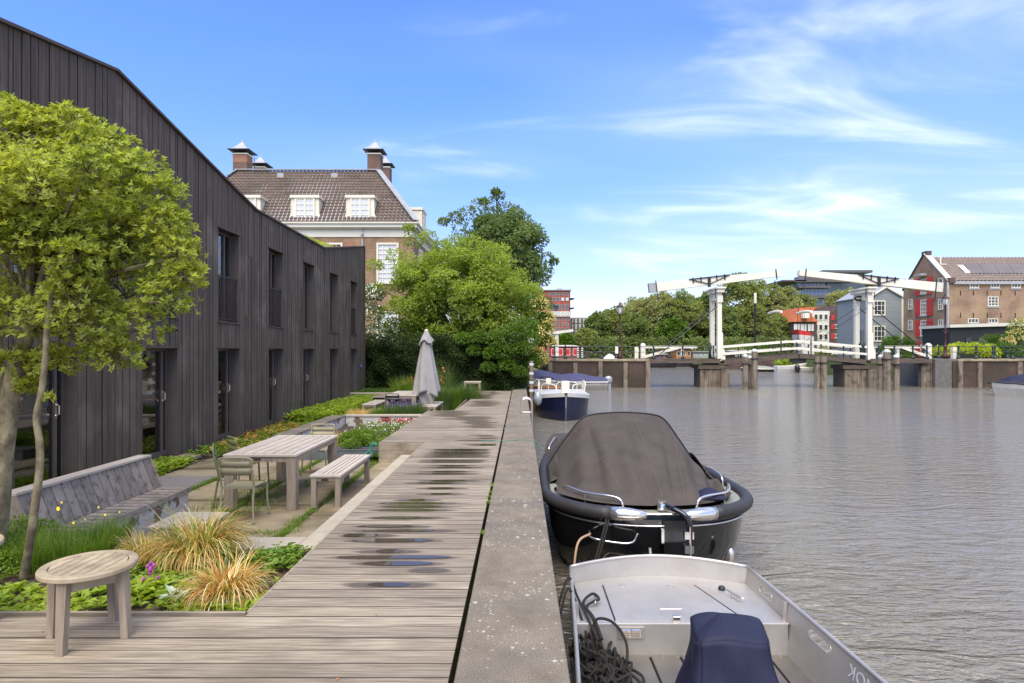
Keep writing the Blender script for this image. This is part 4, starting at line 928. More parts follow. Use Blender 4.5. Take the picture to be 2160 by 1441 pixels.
# steel hoop ladder and mooring post on the wall
ly = 17.2
t = thing('swim_ladder', 'bright steel swimming ladder with hooped handrail on the quay wall', 'ladder', (.3, ly, WZ))
for y_ in (ly-.22, ly+.22):
    MB().tube(bez([(.02, y_, .03), (.02, y_, .28), (.06, y_, .38), (.16, y_, .42), (.27, y_, .38), (.31, y_, .26), (.31, y_, -.1), (.31, y_, -1.3)], 6), .022, 9).build('rail', 'steel', t, smooth=True)
for k in range(5): MB().tube([(.31, ly-.2, -.2-.25*k), (.31, ly+.2, -.2-.25*k)], .016, 8).build('rung', 'steel', t)
MB().tube([(.02, ly-.2, .05), (.31, ly-.2, .05)], .014, 8).build('stay', 'steel', t)
t = thing('mooring_post', 'dark mooring post with white bands at the far end of the quay wall', 'post', (.42, 24.4, WZ))
mp_ = at(1121, 760, 24.4); xx = mp_.x
MB().lathe((xx, 24.4, 0), [(.075, -3), (.075, 1.28), (.06, 1.33)], 12).build('post', 'timber_pile', t)
for z_ in (1.14, .78, .42, .1): MB().lathe((xx, 24.4, z_), [(.085, 0), (.09, .02), (.09, .08), (.085, .1)], 12).build('band', 'pile_white', t)
t = thing('fender', 'round white fender hanging by the mooring post', 'fender', (.62, 23.6, -.3))
MB().lathe((.66, 23.4, -.35), [(.02, 0), (.13, .1), (.17, .28), (.12, .46), (.04, .56)], 12).build('body', 'galv', t, smooth=True)
# wooden gate at the end of the quay
t = thing('wooden_gate', 'narrow brown wooden screen at the end of the quay wall', 'gate', (-.2, 29.5, 0))
for k in range(7):
    xk = -.35+k*.09; MB().cbox(xk, xk+.08, 29.5, 29.53, .0, 1.45+.02*(k % 2)).build('board', 'bridge_timber', t)
MB().box(.27, .36, 29.45, 29.56, -.9, 1.75).build('post', 'bridge_timber', t)

# ------------------------------------------------------------------ black sloop under its canopy
B0 = Vector((1.63, 6.98, 0)); LB, HB = 6.9, 1.27
def outline(n=64, off=0.):
    """closed hull outline seen from above; t=0 at the stern middle (near)"""
    pts = []
    for k in range(n):
        a = 2*PI*k/n; s_, c_ = math.sin(a), -math.cos(a)          # c=-1 near end
        if c_ < 0: x = math.copysign(abs(s_)**.70, s_)*(HB+off); y = 2.6+c_*1.0*(2.6+off) if False else 2.6-(2.6+off)*abs(c_)**1.25
        else: x = math.copysign(abs(s_)**.95, s_)*(HB+off); y = 2.6+(4.3+off)*abs(c_)**1.0
        pts.append((x, y))
    return pts
def stern_y(x, off=0): u = min(1, abs(x)/(HB+off)); return 1.25*(1-(1-u**2.3)**.5)
def outl(off=0., n=80):
    pts = []
    for k in range(n):
        t_ = k/n
        if t_ < .25: u = math.sin(t_/.25*PI/2); pts.append(((HB+off)*u, stern_y(u*HB)-off*math.sqrt(1-u*u)))
        elif t_ < .5:
            q = (t_-.25)/.25; y = 1.25+(LB-1.25+off)*math.sin(q*PI/2); w_ = (HB+off)*(1-((y-1.25)/(LB-1.25+off))**2.6)**.8 if y < LB+off else 0; pts.append((w_, y))
        else:
            x, y = None, None; q = (1-t_); 
            if q >= .25: qq = (q-.25)/.25; y = 1.25+(LB-1.25+off)*math.sin(qq*PI/2); x = -(HB+off)*max(0, (1-((y-1.25)/(LB-1.25+off))**2.6))**.8
            else: u = math.sin(q/.25*PI/2); x = -(HB+off)*u; y = stern_y(u*HB)-off*math.sqrt(1-u*u)
            pts.append((x, y))
    return pts
def sheer(y): return -.14+.10*((y-2.6)/4)**2
def ring(off, zf, sc=1., ys=0.):
    return [Vector((B0.x+x*sc, B0.y+y*(1-ys)+ys*2.8, zf(y))) for x, y in outl(off)]
t = thing('black_sloop', 'black open sloop with thick rubber fender moored at the quay', 'boat', (B0.x, B0.y+3, WZ))
hull = MB().loft([ring(0, lambda y: WZ-.5, .55, .35), ring(0, lambda y: WZ-.1, .80, .14), ring(0, lambda y: WZ+.15, .90, .07), ring(0, lambda y: WZ+.5, .97, .02), ring(.0, lambda y: sheer(y)-.06)], cap=(True, False))
fixn(hull.build('hull', 'hull_black', t, smooth=True))
col = outl(.03); gap = [p for p in col]
def arc_pts(i0, i1): return [Vector((B0.x+x, B0.y+y, sheer(y))) for x, y in [col[k % 80] for k in range(i0, i1)]]
MB().tube(arc_pts(6, 75), .078, 12).build('rubber_fender', 'rubber', t, smooth=True)
for i0, i1 in ((2, 7), (74, 79)):
    pp = arc_pts(i0, i1);  
    MB().tube(pp if i0 > 10 else pp[::-1], [.079, .079, .075, .060, .038], 14).build('fender_cap', 'chrome', t, smooth=True)
MB().tube([Vector((B0.x+x, B0.y+y, sheer(y)-.13)) for x, y in outl(.005)], .012, 6, closed=True).build('rub_strake', 'chrome', t, smooth=True)
dk = MB(); r1, r2 = ring(-.02, lambda y: sheer(y)-.0), ring(-.2, lambda y: sheer(y)+.01)
dk.loft([r1, r2, ring(-.2, lambda y: sheer(y)-.35)], cap=(False, True)); fixn(dk.build('gunwale', 'boat_inner', t))
# canopy: bent hoop and cloth running down to the stern
hy = 2.75
def hoop(u, y=hy, top=.72, wid=1.18):
    a = u*PI; x = -math.cos(a); s_ = abs(math.sin(a))
    X_ = math.copysign(abs(x)**1.0, x)*wid; 
    tpr = min(1, s_*1.0)
    z = sheer(y)+.02+(top-sheer(y))*(tpr**1.15*(.62+.38*tpr))
    X_ *= (1-.08*tpr)
    return Vector((B0.x+X_-.03, B0.y+y, z))
def hoopf(u):
    """trapezoid arch with rounded shoulders"""
    P_ = [(-1.2, -.10), (-1.08, .10), (-.86, .42), (-.66, .66), (-.45, .745), (0, .775), (.45, .745), (.66, .66), (.84, .42), (1.03, .14), (1.16, -.08)]
    t_ = u*(len(P_)-1); i = min(int(t_), len(P_)-2); f = t_-i; pts = [P_[max(i-1, 0)], P_[i], P_[i+1], P_[min(i+2, len(P_)-1)]]
    def cr_(a, b, c, d): return .5*((2*b)+(c-a)*f+(2*a-5*b+4*c-d)*f*f+(3*b-a-3*c+d)*f**3)
    return Vector((B0.x-.02+cr_(*[p[0] for p in pts]), B0.y+hy, cr_(*[p[1] for p in pts])))
def cloth(u, v):
    top = hoopf(u); k = (u-.5)*2
    ex = B0.x+.0+k*(1.16 if k < 0 else 1.05); ey = B0.y+stern_y(min(1, abs(k)*.9)*HB)+.16; ez = sheer(0)+.06
    e = Vector((ex, ey, ez)); p = top.lerp(e, v)
    sag = math.sin(PI*v)*(.16*(abs(k)**1.5)); ridge = .035*math.exp(-((k)/.16)**2)*math.sin(PI*v)+.05*max(0, 1-abs(k)/.09)*v**.7*(1-v*.7)
    sg = math.sin(PI*min(1, v*1.02))**.7; fl = .030*(abs(math.sin(k*7.5+1.2*v+.8*math.sin(k*5)))**.6-.6)*sg*(.5+.7*v)+.014*math.sin(k*23+v*6)*sg*v+.022*math.sin(k*5-9*v+2)*sg*abs(k)
    p.z += -sag*.7+ridge+fl*3.2+.03*math.sin(PI*v); p.y += -fl*1.5
    return p
cn_ = MB().grid(lambda u, v: cloth(u, v), 96, 26).build('canopy', 'canvas_brown', t, smooth=True)
def rear(u, v):
    top = hoopf(u); k = (u-.5)*2; y = hy+v*3.4; e = Vector((B0.x+k*1.15*max(.1, 1-(v*.75)**2.2), B0.y+y, sheer(y)+.05)); h = (1-v)**1.3
    return Vector((top.x*(1-v*.4)+e.x*v*.4, B0.y+y, e.z+(top.z-e.z)*h+.02*math.sin(k*9+v*8)*math.sin(PI*v)))
MB().grid(rear, 48, 20).build('canopy', 'canvas_brown', t, smooth=True)
MB().tube([hoopf(k/40)+Vector((0, -.004, .012)) for k in range(41)], .013, 6).build('hoop', 'black_paint', t, smooth=True)
for k in (-.52, .06, .50):
    pts = [cloth(.5+k/2*(1-.45*v/20*1), v/20)+Vector((0, -.004, .005)) for v in range(1, 20)]
    MB().tube(pts, .0028, 4).build('seam', 'seam', t)
# side flaps
def flap(s):
    def f(u, v):
        a = hoopf(.5+s*(.5-.0*u)); y = hy-1.0+u*1.7; x = s*HB*(.93 if y < 4 else .9)
        top = Vector((B0.x+x*.90, B0.y+y, sheer(y)+.10+.20*math.sin(PI*min(1, u*1.0))*max(0, 1-abs(u-.6)))); bot = Vector((B0.x+x*1.03, B0.y+y, sheer(y)+.03-.03*math.sin(u*9)))
        return top.lerp(bot, v)
    return f
for s in (-1, 1): MB().grid(flap(s), 14, 4).build('canopy_flap', 'canvas_brown', t, smooth=True, solid=.004)
# bow rails
def rail(pts, name='grab_rail'):
    MB().tube(bez(pts, 6), .014, 8).build(name, 'chrome', t, smooth=True)
def on(x, y, dz=.0): return Vector((B0.x+x, B0.y+y, sheer(y)+.02+dz))
rail([on(-1.08, 1.0), on(-1.06, .95, .12), on(-.85, .5, .13), on(-.5, .26, .12), on(-.42, .22, .0)])
rail([on(1.1, 1.2), on(1.09, 1.1, .12), on(.9, .55, .13), on(.5, .26, .12), on(.42, .22, .0)])
for x, y in ((-.85, .5), (.85, .5), (1.02, .85)): MB().tube([on(x, y, -.02), on(x, y, .125)], .011, 6).build('rail_post', 'chrome', t)
rail([on(1.2, 2.4), on(1.19, 2.3, .12), on(1.17, 1.65, .13), on(1.17, 1.55, .0)]); rail([on(-1.12, 4.1), on(-1.1, 4.2, .14), on(-.95, 5.0, .15), on(-.9, 5.1, .0)])
# rudder head with hinges, step loops, exhaust, cleat
MB().tube(bez([on(.02, .15, .06), on(.08, .02, .05), on(.20, -.08, .0), on(.26, -.10, -.1), on(.27, -.1, -.3)], 6), [.03]*25, 10).build('rudder_head', 'hull_black', t, smooth=True)
MB().box(B0.x-.02, B0.x+.24, B0.y-.07, B0.y-.03, -1.5, sheer(0)-.05).build('rudder_blade', 'hull_black', t)
for z_ in (-.30, -.46): MB().box(B0.x+.20, B0.x+.30, B0.y-.125, B0.y-.085, z_-.04, z_+.04).build('hinge', 'chrome', t)
MB().box(B0.x-.05, B0.x-.02, B0.y-.08, B0.y-.03, -.40, -.24).build('hinge', 'chrome', t)
MB().tube([(B0.x+.26, B0.y-.12, -.2), (B0.x+.26, B0.y-.12, -.95)], .012, 6).build('rudder_rod', 'chrome', t)
MB().lathe((B0.x, B0.y+.12, sheer(0)+.02), [(.05, 0), (.055, .03), (.04, .08), (.05, .1)], 12).tube([(B0.x-.3, B0.y+.02, sheer(0)-.0), (B0.x+.33, B0.y+.02, sheer(0)-.0)], .014, 6).build('bollard', 'chrome', t)
for z_, yy_, xx_ in ((-.38, .25, -.72), (-.80, .30, -.62)):
    MB().tube(bez([(B0.x+xx_-.1, B0.y+yy_+.02, z_+.02), (B0.x+xx_-.08, B0.y+yy_-.2, z_), (B0.x+xx_+.3, B0.y+yy_-.32, z_-.02), (B0.x+xx_+.42, B0.y+yy_-.2, z_+.04), (B0.x+xx_+.42, B0.y+.06, z_+.1)], 6), .012, 7).build('step_loop', 'chrome', t, smooth=True)
MB().lathe((B0.x+.78, B0.y+.15, -.66), [(.015, -.13), (.05, -.11), (.055, .05), (.035, .12), (.01, .15)], 12, R=rotm(0, .25, .1)).build('exhaust_cover', 'chrome', t, smooth=True)
MB().lathe((B0.x-.2, B0.y+.06, -.62), [(.03, -.01), (.055, -.01), (.055, .02), (.03, .02)], 12, R=rotm(0, PI/2)).build('hull_fitting', 'iron_green', t)
o = MB().grid(lambda u, v: (B0.x+.50+u*.34, B0.y+.36+v*.34, sheer(0)+.08+.10*math.sin(PI*u)*math.sin(PI*v)), 8, 8).build('folded_blue_cloth', 'canvas_blue', None, smooth=True, solid=.02)
o['label'] = 'folded blue cloth lying inside the rail of the black sloop'; o['category'] = 'cloth'
t2 = MB()
for dx_ in (0, .03): t2.tube(bez([on(-.62, .36, .03)+Vector((dx_, -.1, 0)), (B0.x-.66+dx_, B0.y+.03, -.18), (B0.x-.8+dx_, B0.y-.08, -.6), (B0.x-.98+dx_, B0.y-.2, WZ)], 6), .012, 6)
o = t2.build('mooring_strap', 'rope_dark', None, smooth=True); o['label'] = 'doubled dark mooring line hanging down the stern of the black sloop'; o['category'] = 'rope'
o = MB().tube(bez([(B0.x-.82, B0.y+.16, -.36), (B0.x-.98, B0.y+.0, -.42), (B0.x-1.04, B0.y-.12, -.75), (B0.x-1.05, B0.y-.15, WZ)], 6), .014, 6).build('mooring_line', 'rope_tan', None, smooth=True)
o['label'] = 'tan mooring line hanging beside the left step loop of the black sloop'; o['category'] = 'rope'

# ------------------------------------------------------------------ silver aluminium workboat (front right)
t = thing('aluminium_boat', 'open aluminium work boat with a hatch and cut-out lettering in its side', 'boat', (1.4, 4.3, WZ)); AB = t
RZ = -.50; DKZ = -.675; FZ = -.95
def side_x(y, s):                            # rim line, from the far end (6.45) towards and past the camera
    u = (6.45-y)/2.25
    return (2.375+.135*min(u, 1.4)-.03*min(u, 1.4)**2) if s > 0 else (.52-.125*min(u, 1.4)-.02*min(u, 1.4)**2+.02*u)
ys_ = [6.45-.3*k for k in range(13)]
for s in (-1, 1):
    # side plate with oval hand holes on the water side
    X = [side_x(y, s) for y in ys_]
    if s < 0:
        MB().loft([[(x, y, RZ), (x+.02*0+.03, y, WZ-.25), (x+.034, y, WZ-.25), (x+.006, y, RZ)] for x, y in zip(X, ys_)]).build('side_plate', 'alu', t)
    else:
        holes = [(6.0, .27), (5.02, .36)]; mb = MB()
        def SP(y, z, o=0): x = side_x(y, 1); return (x-.07*(RZ-z)/.6*1.0-o, y, z)
        zc, hh = -.60, .038
        edges = sorted({6.45, 2.85, *[c+sg*w_/2 for c, w_ in holes for sg in (-1, 1)]}, reverse=True)
        hb = [(c+w_/2, c-w_/2) for c, w_ in holes]
        ycuts = [(6.45, hb[0][0]), hb[0], (hb[0][1], hb[1][0]), hb[1], (hb[1][1], 2.85)]
        for i, (a, b) in enumerate(ycuts):
            nn = 8; 
            for k in range(nn):
                ya_, yb_ = a+(b-a)*k/nn, a+(b-a)*(k+1)/nn
                if i in (1, 3):
                    c_ = (a+b)/2; w_ = (a-b)/2
                    def hz_(y_): q = min(1, max(0, (w_-abs(y_-c_))/hh)); return hh*math.sqrt(max(0, 1-(1-q)**2))
                    for o_ in (0, .006):
                        mb.add([SP(ya_, RZ, o_), SP(yb_, RZ, o_), SP(yb_, zc+hz_(yb_), o_), SP(ya_, zc+hz_(ya_), o_)], [(0, 1, 2, 3)])
                        mb.add([SP(ya_, zc-hz_(ya_), o_), SP(yb_, zc-hz_(yb_), o_), SP(yb_, WZ-.25, o_), SP(ya_, WZ-.25, o_)], [(0, 1, 2, 3)])
                else:
                    for o_ in (0, .006): mb.add([SP(ya_, RZ, o_), SP(yb_, RZ, o_), SP(yb_, WZ-.25, o_), SP(ya_, WZ-.25, o_)], [(0, 1, 2, 3)])
        mb.build('side_plate', 'alu', t)
        for (a, b) in hb:
            c_ = (a+b)/2; w_ = (a-b)/2; pts = []
            for k in range(28):
                an_ = 2*PI*k/28; yy_ = c_+math.cos(an_)*hh+math.copysign(w_-hh, math.cos(an_)); pts.append(SP(yy_, zc+math.sin(an_)*hh, .003))
            MB().tube(pts, .005, 5, closed=True).build('hand_hole_rim', 'steel', t)
    MB().tube([(x, y, RZ) for x, y in zip(X, ys_)], .017, 10).build('gunwale_tube', 'alu', t, smooth=True)
    MB().beam((X[3]-s*.03, ys_[3]+.02, RZ-.01), (X[3]-s*.06, ys_[3]+.02, FZ), .03, .02).build('stiffener', 'alu', t)
# far end plate, curved
bx = [(.52+(2.375-.52)*k/20) for k in range(21)]
def by(x): u = (x-.52)/(2.375-.52); return 6.45+.24*math.sin(PI*u)**.9
def bz(x): u = (x-.52)/(2.375-.52); return RZ+.035*math.sin(PI*u)
MB().tube([(x, by(x), bz(x)) for x in bx], .017, 10).build('gunwale_tube', 'alu', t, smooth=True)
MB().loft([[(x, by(x), bz(x)), (x, by(x)-.01, WZ-.25), (x, by(x)-.018, WZ-.25), (x, by(x)-.007, bz(x))] for x in bx]).build('end_plate', 'alu', t)
yB = 5.50
ring_ = [(x+(0.015 if i == 0 else -.015 if i == 20 else 0), by(x)-.012) for i, x in enumerate(bx)]
xl_, xr_ = side_x(yB, -1)+.02, side_x(yB, 1)-.035
MB().prism([(xl_, yB), (xr_, yB)]+[(p[0] if 0 < i < 20 else p[0], p[1]) for i, p in reversed(list(enumerate(ring_)))], 'z', DKZ-.012, DKZ).build('deck_plate', 'alu', t)
MB().prism([(.86, 5.56), (2.02, 5.56), (1.79, 6.40), (.86, 6.40)], 'z', DKZ+.001, DKZ+.007).build('hatch', 'alu', t)
MB().beam((.852, 5.56, DKZ+.004), (.852, 6.39, DKZ+.004), .012, .008).build('hatch_gap', 'black_paint', t); MB().beam((2.03, 5.56, DKZ+.004), (1.80, 6.39, DKZ+.004), .014, .008).build('hatch_gap', 'black_paint', t)
for x in (1.05, 1.55): MB().lathe((x, 6.38, DKZ+.004), [(.045, 0), (.045, .008), (.03, .012)], 14).build('hatch_hinge', 'steel', t)
MB().tube([(1.28, 5.66, DKZ+.008), (1.28, 5.66, DKZ+.065), (1.48, 5.66, DKZ+.065), (1.48, 5.66, DKZ+.008)], .004, 6).build('hatch_handle', 'steel', t)
MB().cbox(1.37, 1.43, 5.52, 5.56, DKZ, DKZ+.055).build('hatch_lock', 'chrome', t)
MB().box(xl_, xr_-.01, yB-.012, yB, FZ-.02, DKZ+.001).build('bulkhead', 'alu', t)
MB().tube([(xl_, yB, DKZ), (xr_, yB, DKZ)], .009, 8).build('deck_edge', 'alu', t)
fl = [(.44, .70), (.71, .90), (.915, 1.15), (1.16, 1.42), (1.43, 1.70), (1.71, 1.97), (1.98, 2.2), (2.21, 2.42)]
for a, b in fl: MB().cbox(a, b-.012, 2.9, yB-.015, FZ-.03, FZ).build('floor_plate', 'alu_floor', t)
MB().box(.44, 2.42, 2.9, yB-.02, FZ-.06, FZ-.032).build('floor_frame', 'black_paint', t)
v = MB().box(.86, 1.10, yB-.024, yB-.013, -.80, -.70).build('vent_panel', 'steel', t)
for k in range(4):
    for x in (.90, .99): MB().prism([(yB-.026, -.785+k*.02), (yB-.04, -.78+k*.02), (yB-.026, -.772+k*.02)], 'x', x, x+.075).build('louvre', 'chrome', v)
def cleat(x, y, rz, nm='cleat'):
    R = rotm(rz); mb = MB(); P_ = lambda a, b, c: Vector((x, y, DKZ))+R @ Vector((a, b, c))
    mb.tube([P_(0, -.13, .055), P_(0, -.06, .05), P_(0, .06, .05), P_(0, .13, .055)], [.007, .012, .012, .007], 8).tube([P_(0, -.04, 0), P_(0, -.04, .05)], .011, 8).tube([P_(0, .04, 0), P_(0, .04, .05)], .011, 8)
    mb.build(nm, 'steel', t, smooth=True)
cleat(2.10, 6.03, .35); cleat(.72, 5.95, -.1)
MB().lathe((2.05, 6.28, DKZ+.001), [(.035, 0), (.035, .022), (.024, .036)], 14).build('filler_cap', 'black_paint', t, smooth=True)
MB().tube([(1.42, 6.71, RZ-.02), (1.41, 6.72, RZ+.11)], .016, 8).build('flag_socket', 'steel', t)
for k in range(14):
    xk = .62+k*.13; MB().lathe((xk, yB-.03, FZ+.0005), [(.007, 0), (.005, .004)], 8).build('rivet', 'chrome', t)
# mirrored cut-out letters on the inside of the side plate
cu = bpy.data.curves.new('lettering', 'FONT'); cu.body = 'MOK'; cu.size = .16; cu.extrude = .001; cu.space_character = 1.05
to = bpy.data.objects.new('lettering', cu); C.objects.link(to)
bpy.context.view_layer.update(); me = bpy.data.meshes.new_from_object(to); bpy.data.objects.remove(to)
lo = bpy.data.objects.new('lettering', me); C.objects.link(lo); me.materials.clear(); me.materials.append(MATS['pane_pale'])
W_ = max(v_.co.x for v_ in me.vertices)
for v_ in me.vertices:                      # read from outside: right to left seen from inside
    x, z, d_ = v_.co.x, v_.co.y, v_.co.z
    yy_ = 4.60-(W_-x)*.9; zz_ = -.66+z*.9; p = SP(yy_, zz_, .0085+d_); v_.co = Vector(p)-t.location
lo.parent = t

# blue covered console
t = thing('covered_console', 'steering console of the aluminium boat hidden under a navy blue canvas cover', 'console', (1.58, 4.6, FZ))
xa, xb = 1.22, 1.93
def cover(u, v):
    a = 2*PI*u+PI*1.25; c_, s_ = math.cos(a), math.sin(a); e = 7-2.5*v
    r = (abs(c_)**e+abs(s_)**e)**(-1/e)
    cx_ = 1.565+.02*v; cy_ = 4.64; hx_ = .27+.085*v**1.4; hy_ = .215+.135*v
    fold = .022*math.sin(7*a+2.5*v)*v**.7+.024*math.sin(4*a-3*v+1)*math.sin(PI*v)+.016*abs(math.sin(8*a+4*v))*v
    p = Vector((cx_+c_*r*(hx_+fold)+.03*(1-v)*s_*r, cy_+s_*r*(hy_+fold), -.335-v*.66+.018*math.sin(3*a+.5)*(1-v)))
    return p
mb = MB().grid(cover, 112, 18)
def topf(u, v):
    p = cover(u, 0); c_ = Vector(((xa+xb)/2-.05, 4.72, -.235)); q = p.lerp(c_, v); q.z = p.z+(-.245-p.z)*(v**.75)+.012*math.sin(u*19)*v*(1-v)*3; return q
mb.grid(topf, 112, 8)
autosmooth(mb.build('cover', 'canvas_blue', t, solid=.004), 50)
for u_ in (0, .25): MB().tube([cover(u_, v/12)+Vector((0, -.004, 0)) for v in range(13)], .0035, 5).build('seam', 'canvas_blue', t)

# rope heap on the left of the boat
def rope_path(seed, n, c, r, zt):
    rr = random.Random(seed); pts = []; a = rr.random()*6; cx_, cy_, R0 = c[0], c[1], r
    for k in range(n):
        if k % 9 == 0: cx_ = c[0]+rr.uniform(-.10, .10); cy_ = c[1]+rr.uniform(-.22, .22); R0 = r*rr.uniform(.45, 1.1)
        a += rr.uniform(.5, .95); zz = c[2]+rr.uniform(.0, zt)*(1-.5*min(1, R0/r*.6))
        pts.append((cx_+R0*math.cos(a)*.85, cy_+R0*math.sin(a)*1.25, zz))
    return pts
rp = MB()
for sd, c_, r_, zt in ((1, (.66, 5.15, FZ+.03), .17, .16), (2, (.74, 4.95, FZ+.03), .19, .11), (3, (.62, 4.72, FZ+.03), .17, .10), (4, (.82, 4.85, FZ+.02), .15, .05), (5, (.64, 5.3, FZ+.05), .12, .26), (6, (.6, 4.9, FZ+.08), .14, .14), (7, (.70, 5.05, FZ+.06), .20, .16), (8, (.64, 4.6, FZ+.03), .16, .08), (9, (.60, 5.2, FZ+.1), .13, .2)):
    rp.tube(bez(rope_path(sd, 38, c_, r_, zt), 6), .0125, 6)
rp.tube(bez([(.66, 5.25, -.70), (.60, 5.6, DKZ+.03), (.55, 6.0, DKZ+.05), (.48, 6.05, RZ+.03), (.40, 5.9, RZ-.05), (.34, 5.8, -.7)], 8), .0125, 6)
rp.tube(bez([(.70, 5.3, -.72), (.66, 5.55, DKZ+.03), (.60, 5.9, DKZ+.02), (.70, 6.0, DKZ+.07), (.75, 5.9, DKZ+.06), (.69, 5.86, DKZ+.05), (.62, 5.8, DKZ+.02), (.66, 5.5, DKZ+.02), (.72, 5.2, FZ+.1)], 8), .014, 6)
rp.tube(bez([(.60, 5.4, -.80), (.55, 5.6, DKZ+.02), (.47, 5.75, RZ+.02), (.42, 5.72, RZ+.02), (.35, 5.5, -.62)], 8), .0125, 6)
rp.tube(bez([(.62, 5.45, -.74), (.68, 5.47, -.62), (.82, 5.44, -.64), (.92, 5.38, -.78), (.90, 5.2, FZ+.04)], 8), .0125, 6)
o = rp.build('rope_heap', 'rope_dark', None, smooth=True, kind='thing'); o['label'] = 'tangled heap of dark twisted mooring rope in the aluminium boat'; o['category'] = 'rope'
# ------------------------------------------------------------------ bridge quay walls, roads, railings
BY = 45.6; RD = 1.09                     # bridge face depth, road level
MB().box(1.2, 8.95, BY+.1, BY+3.2, -3, RD-.02).build('bridge_road', 'asphalt', None, kind='structure')
MB().box(30.75, 60, BY+.1, BY+4.4, -3, RD-.02).build('bridge_road', 'asphalt', None, kind='structure')
def abut(x0, x1, label, step):
    t = thing('bridge_abutment', label, 'quay wall', ((x0+x1)/2, BY, WZ), 0, 'bridge abutments'); x = x0; k = 0
    MB().box(x0, x1, BY, BY+.4, -2.5, RD-.16).build('wall', 'brick_quay', t)
    while x < x1-.1:
        xe = min(x+1.35, x1); MB().cbox(x+.008, xe-.008, BY-.1, BY+.5, RD-.16, RD+random.uniform(-.01, .006), b=.02).build('coping_stone', 'slab', t); x = xe
    x = x0+.15+(step*.5 if x0 > 20 else .9)
    while x < x1:
        MB().box(x-.15, x+.15, BY-.14, BY-.002, -2.5, RD-.18-random.uniform(0, .15)).build('timber_post', 'timber_pile', t); x += step
    MB().box(x1-.26 if x0 < 20 else x0+.0, x1+.05 if x0 < 20 else x0+.3, BY-.2, BY+.4, -2.5, RD-.165).build('corner_post', 'timber_pile', t)
    return t
a1 = abut(1.15, 9.5, 'brick abutment wall left of the drawbridge behind the blue covered boat', 1.85)
MB().box(9.1, 9.45, BY+.42, BY+3.2, -2.5, RD-.17).build('return_wall', 'timber_pile', a1)
a2 = abut(32.3, 62, 'brick abutment wall right of the drawbridge with moss along its top', 2.95)
MB().box(30.0, 32.29, BY+.5, BY+.9, -2.5, RD-.2).build('return_wall', 'timber_pile', a2)
MB().box(32.0, 32.29, BY+.0, BY+4.4, -2.5, RD-.17).build('return_wall', 'brick_quay', a2)
for k in range(7): MB().box(30.05+k*.31, 30.33+k*.31, BY+.46, BY+.499, -2.5, RD-.25).build('board', 'timber_pile', a2)
def railing(x0, x1, y, posts, label, group='dark green railings of the bridge road', z=RD, hl=.93):
    t = thing('bridge_railing', label, 'railing', ((x0+x1)/2, y, z), 0, group)
    for zz in (hl-.02, hl*.55): MB().tube([(x0, y, z+zz), (x1, y, z+zz)], .028 if zz > .6 else .02, 6).build('rail', 'iron_green', t)
    for x in posts:
        MB().lathe((x, y, z), [(.15, 0), (.14, .14), (.08, .2), (.062, .26), (.062, hl*.52), (.085, hl*.55), (.06, hl*.6), (.055, hl-.08), (.08, hl-.05), (.08, hl), (.05, hl+.06), (.01, hl+.11)], 10).build('post', 'iron_green', t, smooth=True)
def X(px, Y=BY): return (px-1098)*Y/1300
railing(X(1150), X(1500), BY+.25, [X(p) for p in (1152, 1193, 1270, 1380, 1442, 1507)], 'dark green railing on the left abutment beside the lamp post')
railing(X(1853), 60, BY+.25, [X(p) for p in (1858, 1891, 1930, 1960, 2027, 2064, 2104, 2142, 2180)], 'dark green railing on the right abutment in front of the shrubs')
railing(X(1150, 48.6), X(1480, 48.6), 48.6, [X(p, 48.6) for p in (1170, 1222, 1232, 1300, 1412)], 'dark green railing on the far side of the road by the red houseboat')
railing(X(1880, 49.8), 60, 49.8, [X(p, 49.8) for p in (1900, 1980, 2060, 2094, 2125)], 'dark green railing on the far side of the road before the yellow-green hedge')
for px in (1219, 1228):
    x = X(px, 47); t = thing('route_post', 'narrow white and black marker post at the left railing, '+('left one' if px == 1219 else 'right one')+' of the pair', 'post', (x, 47, RD), 0, 'white and black marker posts')
    MB().box(x-.06, x+.06, 46.97, 47.03, RD, RD+.95).build('post', 'iron_green', t)
    for k in range(5): MB().box(x-.075, x+.075, 46.955, 46.968, RD+.1+k*.16, RD+.2+k*.16).build('number_plate', 'white_paint', t)
x = X(1301.5); t = thing('white_notice', 'small blank white board on the railing left of the lamp post', 'sign', (x, BY, RD+.3)); MB().box(x-.11, x+.11, BY+.15, BY+.18, RD+.4, RD+.92).build('board', 'white_paint', t); MB().box(x-.11, x+.11, BY+.181, BY+.2, RD+.45, RD+.5).build('clip', 'iron_green', t)
